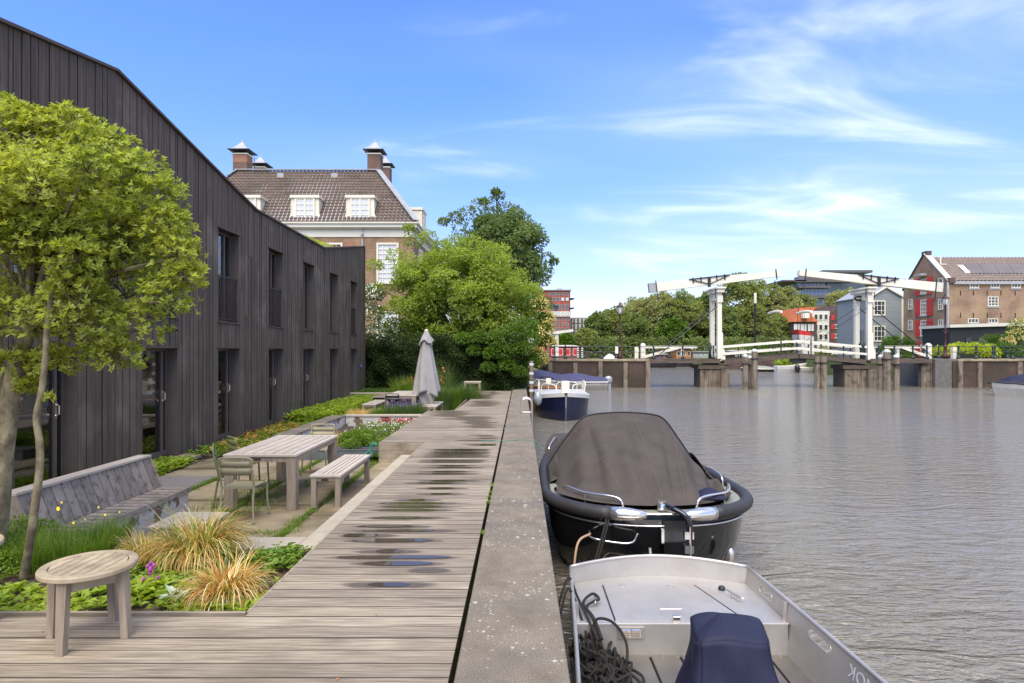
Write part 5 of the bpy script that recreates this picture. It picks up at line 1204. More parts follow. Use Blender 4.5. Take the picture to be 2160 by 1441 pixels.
def street_lamp(x, y, z, h, label):
    t = thing('street_lamp', label, 'street lamp', (x, y, z), 0, 'classic dark red lamp posts')
    MB().lathe((x, y, z), [(.19, 0), (.19, .28), (.13, .34), (.12, .9), (.14, .95), (.09, 1.02), (.065, 1.1), (.065, 1.9), (.10, 1.93), (.10, 1.98), (.06, 2.04), (.06, 2.2), (.09, 2.24), (.055, 2.3), (.05, h-1.0), (.09, h-.96), (.05, h-.9)], 12).build('post', 'lamp_iron', t, smooth=True)
    MB().tube([(x-.28, y, z+2.12), (x+.28, y, z+2.12)], .022, 6).build('ladder_bar', 'lamp_iron', t)
    MB().lathe((x, y, z+h-.9), [(.1, 0), (.16, .1), (.23, .46), (.23, .48)], 6).build('lantern', 'lamp_glass', t)
    f = MB()
    for k in range(6): a = k*PI/3; f.tube([(x+.105*math.cos(a), y+.105*math.sin(a), z+h-.9), (x+.165*math.cos(a), y+.165*math.sin(a), z+h-.8), (x+.237*math.cos(a), y+.237*math.sin(a), z+h-.42)], .012, 4)
    f.build('lantern_frame', 'lamp_iron', t)
    MB().lathe((x, y, z+h-.41), [(.27, 0), (.27, .05), (.16, .12), (.08, .2), (.09, .26), (.03, .34), (.035, .4), (.01, .44)], 12).build('lantern_cap', 'lamp_iron', t, smooth=True)
street_lamp(X(1310), BY+.55, RD, 4.28, 'dark red lamp post with pale lantern left of the drawbridge, against the sky')
street_lamp(X(1994, 47), 47, RD, 5.0, 'dark red lamp post in front of the brick warehouse downpipe')

# ------------------------------------------------------------------ white double drawbridge
YN, YF = BY+.35, BY+2.05; YM = (YN+YF)/2
dbz = thing('drawbridge', 'white wooden double-leaf drawbridge with two balance beams across the canal', 'bridge', (20, YM, WZ)); t = dbz
XL, XR = X(1517, YN), X(1833, YN)
for side, Xp in ((-1, XL), (1, XR)):
    for yy_, nm in ((YN, 'near'), (YF, 'far')):
        zt = EYE+(738-612)*.036
        MB().cbox(Xp-.16, Xp+.16, yy_-.15, yy_+.15, RD-.15, 6.02, b=.02).build('portal_post', 'white_paint', t)
        # bulging foot brace towards the shore... tapered stiffener at the foot
        s = 1
        if nm == 'near': MB().prism([(Xp+.165, RD-.15), (Xp+.42, RD-.15), (Xp+.41, RD+.45), (Xp+.25, RD+1.0), (Xp+.24, RD+1.9), (Xp+.165, RD+2.0)], 'y', yy_-.14, yy_+.14).build('post_foot', 'white_paint', t)
    MB().cbox(Xp-.27, Xp+.27, YN-.42, YF+.42, 6.03, 6.3, b=.02).build('portal_head', 'white_paint', t)
    MB().cbox(Xp-.35, Xp+.35, YN-.55, YF+.55, 6.302, 6.42, b=.02).build('portal_cap', 'white_paint', t)
    MB().cbox(Xp-.14, Xp+.14, YN+.152, YF-.152, 5.5, 6.02, b=.02).build('portal_head', 'white_paint', t)
    # small console blocks on the post
    MB().box(Xp-.2, Xp+.2, YN-.24, YN-.151, 5.3, 5.8).build('bracket', 'white_paint', t)
    # oval name plate: black oval with pale scroll lettering
    xp_ = Xp+(.0); ypl = YN-.3
    pl = MB().lathe((Xp-side*.30, YM-.1, 5.66), [(.01, -.02), (.42, -.02), (.42, .02), (.01, .02)], 24, sx=1, sy=.52, R=rotm(0, PI/2) if side > 0 else rotm(0, PI/2))
    pl.build('name_plate', 'black_paint', t)
    MB().tube(bez([(Xp-side*.30+(-.25+.5*k/9), YM-.125, 5.66+.05*math.sin(k*2.3)) for k in range(10)], 3), .016, 4).build('plate_lettering', 'white_paint', t)
    MB().tube([(Xp-.34, YN-.2, 5.6), (Xp-.34, YN-.2, 6.3)], .03, 5).tube([(Xp+.30, YN-.2, 5.6), (Xp+.30, YN-.2, 6.3)], .03, 5).build('tie_bar', 'iron_black', t)
    # side tie rods down to the deck edge
    for yy_ in (YN, YF):
        MB().tube([(Xp, yy_, 5.15), (Xp-4.8, yy_-.1, RD+.05)] if side < 0 else [(Xp, yy_, 5.15), (Xp+4.8, yy_-.1, RD+.05)], .035, 6).build('tie_rod', 'iron_black', t)
        MB().tube([(Xp, yy_, 5.0), (Xp-side*5.6, yy_-.1, RD+.3)], .018, 5).build('tie_rod', 'iron_black', t)
# balance beams
def at0(px, py, Y=YM): return at(px, py, Y)
for (a, piv, b), side in (((at0(1368, 608), at0(1508, 597), at0(1647, 577)), -1), ((at0(1985, 607), at0(1838, 593), at0(1684, 576)), 1)):
    d = (b-a).normalized(); n = Vector((-d.z, 0, d.x)) if d.x > 0 else Vector((d.z, 0, -d.x))
    W2 = .24
    def sec(p, h): return [p+n*h/2+Vector((0, -W2, 0)), p+n*h/2+Vector((0, W2, 0)), p-n*h/2+Vector((0, W2, 0)), p-n*h/2+Vector((0, -W2, 0))]
    mid = a.lerp(b, .45)
    MB().loft([sec(a+d*.6, .66), sec(mid, .6), sec(b, .42)]).build('balance_beam', 'white_paint', t)
    MB().loft([sec(a, .70), sec(a+d*.59, .72)]).build('counterweight', 'cream_paint' if side > 0 else 'grey_panel', t)
    fy = Vector((0, -.29, 0))
    MB().beam(mid-d*1.5+n*.30+fy, mid+d*1.6+n*.30+fy, .07, .07).beam(mid-d*1.3+n*.24+fy, mid-n*.22+fy, .06, .06).beam(mid+d*1.4+n*.24+fy, mid-n*.22+fy, .06, .06).build('saddle_iron', 'iron_black', t)
    for q in (-1.2, -.6, .6, 1.2): MB().beam(mid+d*q+n*.40+fy, mid+d*q-n*.02+fy, .07).build('clamp_bolt', 'iron_black', t)
    MB().beam((mid.x, YM-.3, mid.z+.32), (mid.x, YM-.3, mid.z-.45), .2, .12).build('pivot_iron', 'iron_black', t)
    for q in (.55,) : MB().beam(a+d*q+n*.5+Vector((0, -.26, 0)), a+d*q-n*1.1+Vector((0, -.26, 0)), .06).build('clamp_bolt', 'iron_black', t)
    # hanger at the tip, spreader and chains
    tip = b-d*.45; MB().beam(tip+n*.35+Vector((0, -.26, 0)), tip-n*.45+Vector((0, -.26, 0)), .07).build('hanger', 'iron_black', t)
    zs = EYE+(738-659)*.036; xs_ = tip.x+(.0)
    sp_pts = [(xs_-.35+.0, YN-.1, zs-.06), (xs_-.1, YM-.3, zs+.06), (xs_+.1, YM+.3, zs+.1), (xs_+.35, YF+.1, zs+.04)]
    MB().tube(bez([(xs_+.25*0, YN-.3, zs-.02), (xs_, YM, zs+.05), (xs_, YF+.3, zs-.02)], 6), .11, 8).build('spreader', 'white_paint', t)
    for yy_ in (YN-.25, YF+.25):
        MB().tube([(tip.x, YM, tip.z-.45), (xs_, yy_, zs+.05)], .022, 5).build('chain', 'iron_black', t)
        MB().tube([(xs_, yy_, zs-.05), (xs_, yy_, RD+1.4)], .022, 5).tube([(xs_, yy_, RD+1.45), (xs_, yy_, RD+.35)], .04, 6).build('chain', 'iron_black', t)
    MB().tube([(tip.x, YM, tip.z-.4), (tip.x, YM, RD+.9)], .014, 5).build('chain', 'iron_black', t)
# decks: fixed spans and the two arched leaves
zc = EYE+(738-747)*.036; xm = X(1672, YM)
def dk_(x): 
    if x < XL: return RD-.03
    if x > XR: return RD-.03
    u = (x-xm)/(XR-xm) if x > xm else (xm-x)/(xm-XL); return zc+.0-(zc-RD+.12)*u**1.15
for y_ in (YN-.12, YF+.12):
    MB().box(X(1343, YN), XL, y_-.12, y_+.12, RD-.3, RD-.01).build('fixed_girder', 'bridge_timber', t)
    MB().box(XR, X(1962, YN), y_-.12, y_+.12, RD-.3, RD-.01).build('fixed_girder', 'bridge_timber', t)
    for xa_, xb_ in ((XL+.3, xm-.04), (xm+.04, XR-.3)):
        n_ = 10; R_ = [[(x, y_-.1, dk_(x)-.30), (x, y_-.1, dk_(x)), (x, y_+.1, dk_(x)), (x, y_+.1, dk_(x)-.30)] for x in [xa_+(xb_-xa_)*k/n_ for k in range(n_+1)]]
        MB().loft(R_).build('leaf_girder', 'bridge_timber', t)
xk = X(1343, YN); 
while xk < X(1962, YN):
    z_ = dk_(xk+.1); MB().box(xk+.01, xk+.27, YN-.2, YF+.2, z_-.0+.002, z_+.055).build('deck_plank', 'bridge_timber', t); xk += .285
for yy_ in (YN-.15, YF+.15):
    for xa_, xb_, za in ((XL+.25, xm, 0), (xm, XR-.25, 0)):
        for h in (.98, .45):
            MB().beam((xa_, yy_, dk_(xa_)+h), (xb_, yy_, dk_(xb_)+h), .11, .15).build('leaf_rail', 'white_paint', t)
        for q in (.33, .66, .97): x_ = xa_+(xb_-xa_)*(q if za == 0 else 1-q); MB().beam((x_, yy_, dk_(x_)), (x_, yy_, dk_(x_)+.95), .07).build('rail_stanchion', 'iron_black', t)
MB().box(xm-.6, xm+.6, YN-.1, YN+.05, zc-.62, zc-.3).build('lock_bar', 'iron_black', t)
# hand-wheel gear by the right portal
MB().lathe((XR-.55, YN-.05, RD), [(.16, 0), (.12, .5), (.2, .9), (.24, 1.1), (.1, 1.3), (.12, 2.1), (.03, 2.2)], 10).build('gear_post', 'iron_green', t, smooth=True)
MB().lathe((XL-.5, YN+.6, RD), [(.14, 0), (.1, .5), (.16, .9), (.05, 1.2)], 10).build('gear_post', 'iron_green', t, smooth=True)
# piers
for (pa, pb, yb, lab) in ((1480, 1537, 0, ''), (1787, 1848, 0, '')):
    xa_, xb_ = X(pa), X(pb); p = MB().box(xa_, xb_, YN+.1, YF, -2.5, RD-.75).build('pier', 'bridge_timber', t)
    k = 0; x_ = xa_
    while x_ < xb_-.05: MB().box(x_+.01, min(x_+.3, xb_), YN-.0+.02*(k % 2), YN+.098, -2.5, RD-.8).build('sheeting_board', 'timber_pile', p); x_ += .31; k += 1
    MB().box(xa_-.15, xb_+.15, YN-.1, YF+.1, RD-.748, RD-.45).build('pier_cap', 'bridge_timber', t)
    MB().box((xa_+xb_)/2-.4, (xa_+xb_)/2+.4, YN+.1, YF, RD-.448, RD-.31).build('bearing', 'iron_black', t)
    MB().lathe((xb_-.25, YN-.28, 0), [(.36, -2.5), (.30, RD-.78)], 14).build('corner_pile', 'timber_pile', t)
# white timber fences (barriers) on both shores
for s, pxs, yy_ in ((-1, (1356, 1439), YF+.0), (1, (1958, 1893), YF+.0)):
    xa_, xb_ = X(pxs[0], yy_), X(pxs[1], yy_)
    b_ = thing('white_barrier', 'white timber barrier with diagonal brace '+('left of the bridge near the left abutment' if s < 0 else 'right of the bridge near the right lamp post'), 'barrier', ((xa_+xb_)/2, yy_, RD), 0, 'white timber barriers')
    MB().cbox(xa_-.17, xa_+.17, yy_-.17, yy_+.17, RD, RD+1.1, b=.03).build('post', 'white_paint', b_); MB().lathe((xa_, yy_, RD+1.1), [(.17, 0), (.14, .08), (.04, .1)], 12).build('post_cap', 'white_paint', b_)
    MB().cbox(xb_-.1, xb_+.1, yy_-.1, yy_+.1, RD, RD+.93).build('post', 'white_paint', b_)
    lo_, hi_ = sorted((xa_-s*.0, xb_+(1.1 if s < 0 else -1.1))); MB().box(lo_, hi_, yy_-.19, yy_-.172, RD+.8, RD+.98).build('rail', 'white_paint', b_)
    MB().beam((xa_, yy_-.2, RD+.12), (xb_-(.3 if s < 0 else -.3), yy_-.2, RD+.85), .06, .2).build('brace', 'white_paint', b_)
for px, lab in ((1342.5, 'short white bollard left of the white barrier on the left shore'), (2012, 'short white bollard right of the lamp post on the right shore')):
    x_ = X(px, 46.4); t_ = thing('white_bollard', lab, 'bollard', (x_, 46.4, RD), 0, 'short white bollards'); MB().cbox(x_-.13, x_+.13, 46.3, 46.56, RD, RD+.92, b=.03).build('post', 'white_paint', t_); MB().box(x_+.131, x_+.2, 46.38, 46.46, RD+.55, RD+.66).build('hinge', 'white_paint', t_)
# mooring piles
PG = 'weathered mooring piles by the bridge'
for px, y_, ztop, r, lab in ((1572.5, 43.3, None, .2, 'shorter weathered pile with rounded white cap left of the bridge middle'), (1582, 44.0, 0, .2, 'pile hidden between the two white-capped piles left of the bridge middle'), (1591.5, 43.0, 1, .21, 'taller weathered pile with rounded white cap left of the bridge middle'),
        (1724, 44.6, 2, .2, 'dark timber pile under the right leaf, left of its pair'), (1737, 44.5, 2, .24, 'dark timber pile under the right leaf, right of its pair'),
        (1858, 43.0, 3, .2, 'leftmost white-capped pile of the trio right of the drawbridge'), (1871, 42.6, 4, .24, 'tallest white-capped pile of the trio right of the drawbridge'), (1890.5, 42.9, 3, .21, 'rightmost white-capped pile of the trio right of the drawbridge')):
    zt = {None: EYE+(738-754)*y_/1300, 0: EYE+(738-757)*y_/1300, 1: EYE+(738-743)*y_/1300, 2: EYE+(738-752)*y_/1300, 3: EYE+(738-755)*y_/1300, 4: EYE+(738-744)*y_/1300}[ztop]
    x_ = X(px, y_); t_ = thing('mooring_pile', lab, 'pile', (x_, y_, WZ), 0, PG)
    MB().lathe((x_, y_, 0), [(r*1.02, -3), (r*1.0, WZ), (r*.97, zt*.5), (r*.95, zt)], 10, a0=random.random()).build('shaft', 'timber_pile', t_)
    if ztop != 2: MB().lathe((x_, y_, zt+.001), [(r*.98, 0), (r*.95, .1), (r*.6, .2), (r*.1, .24)], 10).build('cap', 'pile_white', t_, smooth=True)
    MB().box(x_-r-.02, x_+r+.02, y_-r-.02, y_+r+.02, zt-.5, zt-.42).build('iron_band', 'iron_black', t_)
x_ = X(1593, 50); t_ = thing('signal_pole', 'slim black pole with a white top section behind the left bridge leaf', 'pole', (x_, 50, WZ))
MB().tube([(x_, 50, -2), (x_, 50, EYE+(738-640)*50/1300)], .09, 8).build('pole', 'iron_black', t_); MB().tube([(x_, 50, EYE+(738-640)*50/1300), (x_, 50, EYE+(738-618)*50/1300)], .11, 8).build('white_top', 'white_paint', t_)

# ------------------------------------------------------------------ boats
def hullmesh(L_, Bm, h0, h1, bow=1., n=20, flare=.85, stern=.75):
    """lofted hull, x forward from stern (0) to bow (L_)"""
    R = []
    for k in range(n+1):
        u = k/n; x = L_*u; w = Bm/2*min(1, (stern+(1-stern)*min(1, u/.35)))*(1-max(0, (u-.55)/.45)**2.2*.985)
        z = h0+(h1-h0)*max(0, (u-.3)/.7)**2; rake = .25*max(0, u-.8)/.2*h1
        R.append([(x+rake, -w, z), (x+rake*.7, -w*.98, z*.6), (x, -w*flare*.9, 0), (x-.0, -w*.4, -.35), (x, w*.4, -.35), (x, w*flare*.9, 0), (x+rake*.7, w*.98, z*.6), (x+rake, w, z)])
    return R
def place(mb, c, rz):
    R = rotm(rz); mb.v = [tuple(R @ Vector(v)+Vector(c)) for v in mb.v]; return mb
def boat(name, label, c, rz, L_, Bm, h0, h1, mat, cover=None, deck='boat_inner', cat='boat', group=None, extra=None, rim='white_paint'):
    t = thing(name, label, cat, c, 0, group); R = hullmesh(L_, Bm, h0, h1)
    fixn(place(MB().loft(R, closed=False, cap=(False, False)).add(R[0], [tuple(range(8))]), c, rz).build('hull', mat, t, smooth=False))
    place(MB().loft([[(r[0][0], r[0][1]*.97, r[0][2]-.12), (r[7][0], r[7][1]*.97, r[7][2]-.12)] for r in R], closed=False, cap=(False, False)), c, rz).build('deck', deck, t)
    place(MB().tube([r[0] for r in R]+[r[7] for r in reversed(R)], .04, 6, closed=True), c, rz).build('gunwale', rim, t)
    if cover:
        mat_c, peak = cover
        def f(u, v):
            k = min(19, int(u*20)); fu = u*20-k; a, b = R[k], R[k+1]; y = a[0][1]+(b[0][1]-a[0][1])*fu; z = a[0][2]+(b[0][2]-a[0][2])*fu; x = a[0][0]+(b[0][0]-a[0][0])*fu
            s = (v-.5)*2; return (x, -y*s*1.04, z+.03+peak(u)*(1-abs(s)**1.6)-(.09 if abs(s) > .98 else 0)+.012*math.sin(u*30+v*9))
        place(MB().grid(f, 40, 16), c, rz).build('cover', mat_c, t, smooth=True)
    if extra: extra(t, c, rz)
    return t
# navy tug-like launch behind the ladder
c = (X(1188, 25.6), 24.2, WZ); t = thing('navy_launch', 'navy blue steel launch with white deck and railings moored behind the ladder', 'boat', (c[0], 27, WZ))
def navy(y, k=1.): u = (y-24.0)/5.5; return 1.12*(1-max(0, 1-u*2.4)**2.6)*k if u < .4 else 1.12*k
Rn = []
for i_ in range(22):
    y = 24.0+5.5*(i_/21)**1.6; w = max(.03, navy(y)); z = .04-.2*min(1, (y-24.0)/1.6)
    Rn.append([(c[0]-w, y, z), (c[0]-w*.98, y+.06, -.4), (c[0]-w*.93, y+.15, WZ), (c[0]-w*.5, y+.3, WZ-.4), (c[0]+w*.5, y+.3, WZ-.4), (c[0]+w*.93, y+.15, WZ), (c[0]+w*.98, y+.06, -.4), (c[0]+w, y, z)])
fixn(MB().loft(Rn, closed=False, cap=(False, False)).build('hull', 'hull_navy', t, smooth=True))
MB().loft([[(r[0][0]-.02, r[0][1]-.02, r[0][2]-.10), (r[0][0]-.02, r[0][1]-.02, r[0][2]+.05), (r[7][0]+.02, r[7][1]-.02, r[7][2]+.05), (r[7][0]+.02, r[7][1]-.02, r[7][2]-.10)] for r in Rn], closed=False, cap=(False, False)).build('bulwark', 'hull_white', t)
MB().cbox(c[0]-.06, c[0]+.26, 25.6, 26.0, -.05, .46, b=.02).build('locker', 'white_paint', t)
for s in (-1, 1):
    MB().tube(bez([(c[0]+s*.35, 24.9, .02), (c[0]+s*.38, 24.95, .33), (c[0]+s*.85, 25.6, .33), (c[0]+s*.9, 25.7, .0)], 6), .022, 6).build('railing', 'white_paint', t)
    MB().tube(bez([(c[0]+s*.95, 26.2, -.05), (c[0]+s*.98, 26.25, .36), (c[0]+s*.98, 27.4, .38), (c[0]+s*.98, 27.5, -.05)], 6), .022, 6).build('railing', 'white_paint', t); MB().tube([(c[0]+s*.98, 26.8, -.05), (c[0]+s*.98, 26.8, .37)], .018, 6).build('railing_post', 'white_paint', t); MB().tube([(c[0]+s*.98, 26.25, .17), (c[0]+s*.98, 27.47, .17)], .015, 6).build('middle_rail', 'white_paint', t)
MB().tube([(c[0]-.62, 25.4, 0), (c[0]-.62, 25.4, .42)], .015, 6).box(c[0]-.72, c[0]-.52, 25.38, 25.42, .4, .6).build('mirror', 'white_paint', t)
MB().tube(bez([(c[0]-.2, 26.6, .0), (c[0]-.15, 26.6, .35), (c[0]+.6, 26.6, .35), (c[0]+.65, 26.6, 0)], 5), .016, 6).build('engine_rail', 'white_paint', t)
# blue tarpaulin boat along the abutment
def motor(t, c, rz):
    place(MB().lathe((-.15, 0, .55), [(.12, -.12), (.2, 0), (.2, .25), (.12, .38), (.02, .4)], 10, sx=1.4).box(-.32, -.12, -.07, .07, -.5, .48), c, rz).build('outboard_motor', 'galv', t)
boat('tarpaulin_boat', 'grey boat under a long blue tarpaulin lying along the left abutment', (X(1279, 43.6), 43.6, WZ), PI, 5.1, 1.9, .55, .75, 'hull_grey', ('canvas_blue_light', lambda u: .28+.28*math.exp(-((u-.42)/.22)**2)+.38*math.exp(-((u-.92)/.22)**2) if u > .02 else .2), extra=motor)
boat('wooden_boat', 'varnished orange wooden boat behind the navy launch', (X(1183, 31), 31, WZ), PI, 1.7, 1.3, .92, 1.0, 'hull_orange', None, deck='hull_orange', rim='hull_orange', extra=lambda t, c, rz: MB().tube(bez([(c[0]-1.8, 32.9, -.3), (c[0]-1.2, 32.9, .25), (c[0]-.4, 32.9, .3), (c[0]+.2, 32.9, -.2)], 6), .02, 6).tube(bez([(c[0]-1.5, 33.2, -.3), (c[0]-.8, 33.2, .3), (c[0]+.2, 33.2, .05)], 6), .02, 6).build('hoop', 'iron_black', t))
def lifeline(t, c, rz):
    pts = []
    for k in range(60): u = k/59; pts.append((.3+u*4.0, -.80-.08*math.sin(u*PI), .42-.10*abs(math.sin(u*PI*7))))
    place(MB().tube(pts, .015, 5), c, rz).build('life_line', 'iron_black', t)
    place(MB().tube([(0, -.72, .62), (1.5, -.86, .64), (3.4, -.8, .72)], .07, 6), c, rz).build('fender_rope', 'rubber', t)
boat('dinghy', 'grey dinghy with navy hood at the right edge of the photo', (X(2230, 37.5), 37.6, WZ), PI*.985, 3.6, 1.9, .72, .86, 'hull_grey', ('canvas_blue', lambda u: .55*math.sin(min(1, max(0, (.86-u)/.8))*PI)**.5 if u < .86 else 0), rim='rubber', extra=lifeline)
# boats beyond the bridge
boat('white_sloop', 'white open sloop seen between the piles under the middle of the bridge', (X(1636, 77), 77, WZ), 0, 3.8, 1.7, .75, 1.15, 'hull_white', None, deck='hull_white')
boat('covered_boat', 'low dark boat with a cream cover left of the white sloop', (X(1634, 79), 79, WZ), PI, 4.2, 1.7, .35, .5, 'hull_dark', ('boat_inner', lambda u: .38*math.sin(PI*min(1, u*.9+.1))))
boat('grey_motorboat', 'beige motorboat with black outboard engine beside the dark pile', (X(1685, 75.5), 75.5, WZ), 0, 2.8, 1.6, .6, .8, 'hull_grey', None, extra=lambda t, c, rz: MB().lathe((c[0]-.25, c[1]-.1, -.6), [(.15, -.4), (.3, .0), (.34, .3), (.2, .55), (.02, .6)], 8).build('outboard_motor', 'black_paint', t))
boat('blue_covered_boat', 'white boat with bright blue cover behind the right pier', (X(1812, 76), 76.5, WZ), PI, 4.4, 1.7, .6, .8, 'hull_white', ('blue_cover', lambda u: .35+.55*math.exp(-((u-.35)/.25)**2)) if 'blue_cover' in MATS else ('canvas_blue_light', lambda u: .35+.55*math.exp(-((u-.35)/.25)**2)))
boat('small_sloop', 'cream sloop with navy canopy just left of the right pier', (X(1838, 72), 72, WZ), PI, 4.2, 1.7, .65, .85, 'hull_white', ('canvas_blue', lambda u: .6*math.sin(PI*min(1, max(0, (u-.05)/.6)))**.6 if u < .65 else 0), rim='rubber')
# houseboats far left beyond the bridge
def houseboat(label, px0, px1, pyt, Y, wall, roofm, hullm='hull_dark', zhull=.2, group=None, nw=4, win='pane_dark'):
    x0_, x1_ = X(px0, Y), X(px1, Y); zt = EYE+(738-pyt)*Y/1300; t = thing('houseboat', label, 'houseboat', ((x0_+x1_)/2, Y+2, WZ), 0, 'houseboats beyond the drawbridge')
    MB().prism([(x0_-.6, WZ-.3), (x1_+.6, WZ-.3), (x1_+1.0, zhull), (x0_-1.0, zhull)], 'y', Y, Y+4.2).build('hull', hullm, t)
    MB().box(x0_, x1_, Y+.3, Y+3.9, zhull+.002, zt-.2).build('cabin', wall, t)
    MB().prism([(x0_-.25, zt-.198), (x1_+.25, zt-.198), ((x0_+x1_)/2+(x1_-x0_)*.3, zt), ((x0_+x1_)/2-(x1_-x0_)*.3, zt)], 'y', Y, Y+4.1).build('roof', roofm, t)
    w_ = (x1_-x0_)/nw
    for k in range(nw):
        f = MB().box(x0_+w_*(k+.18), x0_+w_*(k+.82), Y+.25, Y+.298, zhull+.65, zt-.55).build('window', 'white_paint', t)
        MB().box(x0_+w_*(k+.24), x0_+w_*(k+.76), Y+.235, Y+.249, zhull+.74, zt-.64).build('pane', win, f)
    return t
hb_ = houseboat('red houseboat with white roof at the left end of the bridge railing', 1160, 1221, 728, 100, 'red_board', 'white_paint', nw=4, win='red_paint')
houseboat('low houseboat with brown wooden cabin behind the left white barrier', 1427, 1459, 735, 104, 'hull_orange', 'hull_dark', 'hull_dark', .1, nw=3)
houseboat('long grey houseboat under the balance beam of the left leaf', 1462, 1530, 741, 106, 'grey_panel', 'hull_grey', 'hull_dark', .1, nw=6)
houseboat('brown houseboat cabin beside the left portal of the bridge', 1528, 1543, 739, 92, 'red_board', 'hull_dark', nw=2)
houseboat('small low houseboat with terracotta cabin left of the brown one', 1392, 1412, 746, 108, 'brick_orange', 'hull_grey', 'hull_dark', .1, nw=2)
houseboat('dark houseboat with grey tent roof behind the piles left of the bridge middle', 1550, 1592, 738, 88, 'hull_dark', 'grey_panel', nw=3)
boat('white_cruiser', 'small white cruiser with pale blue cabin hood between railing posts at left', (X(1255, 98), 98, WZ), 0, 4.2, 1.9, 1.0, 1.3, 'hull_white', ('pane_pale', lambda u: 1.1*math.exp(-((u-.55)/.25)**2)))
boat('grey_cruiser', 'low boat seen just right of the lamp post base', (X(1322, 99), 99, WZ), 0, 5, 1.9, 1.0, 1.2, 'hull_dark', ('hull_orange', lambda u: .5*math.exp(-((u-.5)/.25)**2)))
boat('moored_cruiser', 'pale blue cruiser between the left barrier and its bollard', (X(1365, 97), 97, WZ), 0, 4.5, 1.9, .8, 1.2, 'hull_dark', ('canvas_blue_light', lambda u: .8*math.exp(-((u-.4)/.25)**2)))
bt = thing('dark_barge', 'long dark barge hull lying under the left fixed span of the bridge', 'boat', (X(1445, 102), 103, WZ))
MB().prism([(X(1372, 101), WZ-.3), (X(1512, 101), WZ-.3), (X(1518, 101), -.15), (X(1368, 101), -.15)], 'y', 101, 103.5).build('hull', 'hull_dark', bt); MB().box(X(1375, 101), X(1510, 101), 101.2, 103.3, -.148, .25).build('deckhouse', 'brick_dark', bt)
# little dock behind the right abutment gap
t = thing('timber_jetty', 'small timber jetty with a hanging tyre seen through the right fixed span', 'jetty', (X(1925, 52), 52, WZ))
for k in range(8): MB().box(X(1898, 52)+k*.28, X(1898, 52)+k*.28+.25, 51.0, 52.4, -.25, -.19).build('board', 'timber_pile', t)
for px in (1900, 1922, 1944): MB().lathe((X(px, 52), 51.1, 0), [(.09, -2), (.09, .55 if px == 1922 else -.26)], 8).build('post', 'timber_pile', t)
MB().beam((X(1903, 52), 51.0, .1), (X(1938, 52), 51.0, .55), .08).build('handrail', 'timber_pile', t)
MB().tube([(X(1921, 52)+.26*math.cos(k*PI/8), 50.9, -.62+.26*math.sin(k*PI/8)) for k in range(16)], .07, 8, closed=True).build('tyre', 'rubber', t, smooth=True)

# ------------------------------------------------------------------ buildings beyond
def win(parent, cx, yf, zc_, w_, h_, nx=2, nz=2, frame='white_paint', pane='pane_dark', axis='y', fw=.07, face=-1):
    """framed window on a wall facing -Y (axis y) or -X (axis x); glazing bars real"""
    f = MB(); g = MB()
    def bx_(mb, a0, a1, d0, d1, z0, z1):
        if axis == 'y': mb.box(cx+a0, cx+a1, yf-d1, yf-d0, zc_+z0, zc_+z1)
        else: mb.box(cx-d1, cx-d0, yf+a0, yf+a1, zc_+z0, zc_+z1)
    W2, H2 = w_/2, h_/2
    bx_(f, -W2, -W2+fw, .002, .09, -H2, H2); bx_(f, W2-fw, W2, .002, .09, -H2, H2); bx_(f, -W2+fw, W2-fw, .002, .088, H2-fw, H2); bx_(f, -W2+fw, W2-fw, .002, .1, -H2, -H2+fw*1.3)
    for i in range(1, nx): a = -W2+w_*i/nx; bx_(f, a-.03, a+.03, .03, .07, -H2+fw, H2-fw)
    for i in range(1, nz): a = -H2+h_*i/nz; bx_(f, -W2+fw, W2-fw, .031, .068, a-.03, a+.03)
    bx_(g, -W2+fw, W2-fw, .003, .029, -H2+fw, H2-fw)
    o = f.build('window', frame, parent); g.build('pane', pane, o); return o
# brick warehouse with red shutters
WY, WX = 65.0, 45.1; WD = 7.6; ZE = 9.1; ZP = 12.4
wh = thing('brick_warehouse', 'brick warehouse with red shutters on its gable and solar panels on the roof', 'building', (58, 69, .7))
MB().prism([(WY, .6), (WY+WD, .6), (WY+WD, ZE-.35), (WY+WD/2, ZP), (WY, ZE)], 'x', WX, WX+.4).build('gable_wall', 'brick_ware', wh)
MB().box(WX+.4, 90, WY, WY+.4, .6, ZE-.3).build('wall', 'brick_ware', wh); MB().box(WX+.4, 90, WY+.4, WY+WD, .6, ZE-.4).build('back_wall', 'brick_dark', wh)
tile_roof('roof_tiles', (WX+.45, WY-.2, ZE-.05), (90, WY-.2, ZE-.05), (WX+.45, WY+WD/2, ZP-.28), (90, WY+WD/2, ZP-.28), wh, mat='roof_tile_ware', tw=.40, th=.5, amp=.07)
MB().add([(WX+.4, WY-.15, ZE-.12), (90, WY-.15, ZE-.12), (90, WY+WD/2, ZP-.36), (WX+.4, WY+WD/2, ZP-.36), (WX+.4, WY+WD, ZE-.4), (90, WY+WD, ZE-.4)], [(0, 1, 2, 3), (3, 2, 5, 4)]).build('roof', 'roof_tile_ware', wh)
MB().box(WX+.4, 90, WY-.3, WY-.002, ZE-.42, ZE-.12).build('gutter', 'lead', wh)
for a, b in (((WY-.12, ZE-.05), (WY+WD/2, ZP+.12)), ((WY+WD/2, ZP+.12), (WY+WD+.1, ZE-.35))):
    MB().beam((WX+.18, a[0], a[1]), (WX+.18, b[0], b[1]), .62, .12).build('gable_coping', 'cream_paint' if a[0] < WY+1 else 'brick_dark', wh)
MB().box(WX-.05, WX+.5, WY+WD/2-.45, WY+WD/2+.45, ZP-.1, ZP+.35).build('gable_finial', 'brick_dark', wh)
MB().box(WX-.1, WX+.55, WY-.35, WY+.1, ZE-.3, ZE+.25).build('kneeler', 'brick_dark', wh)
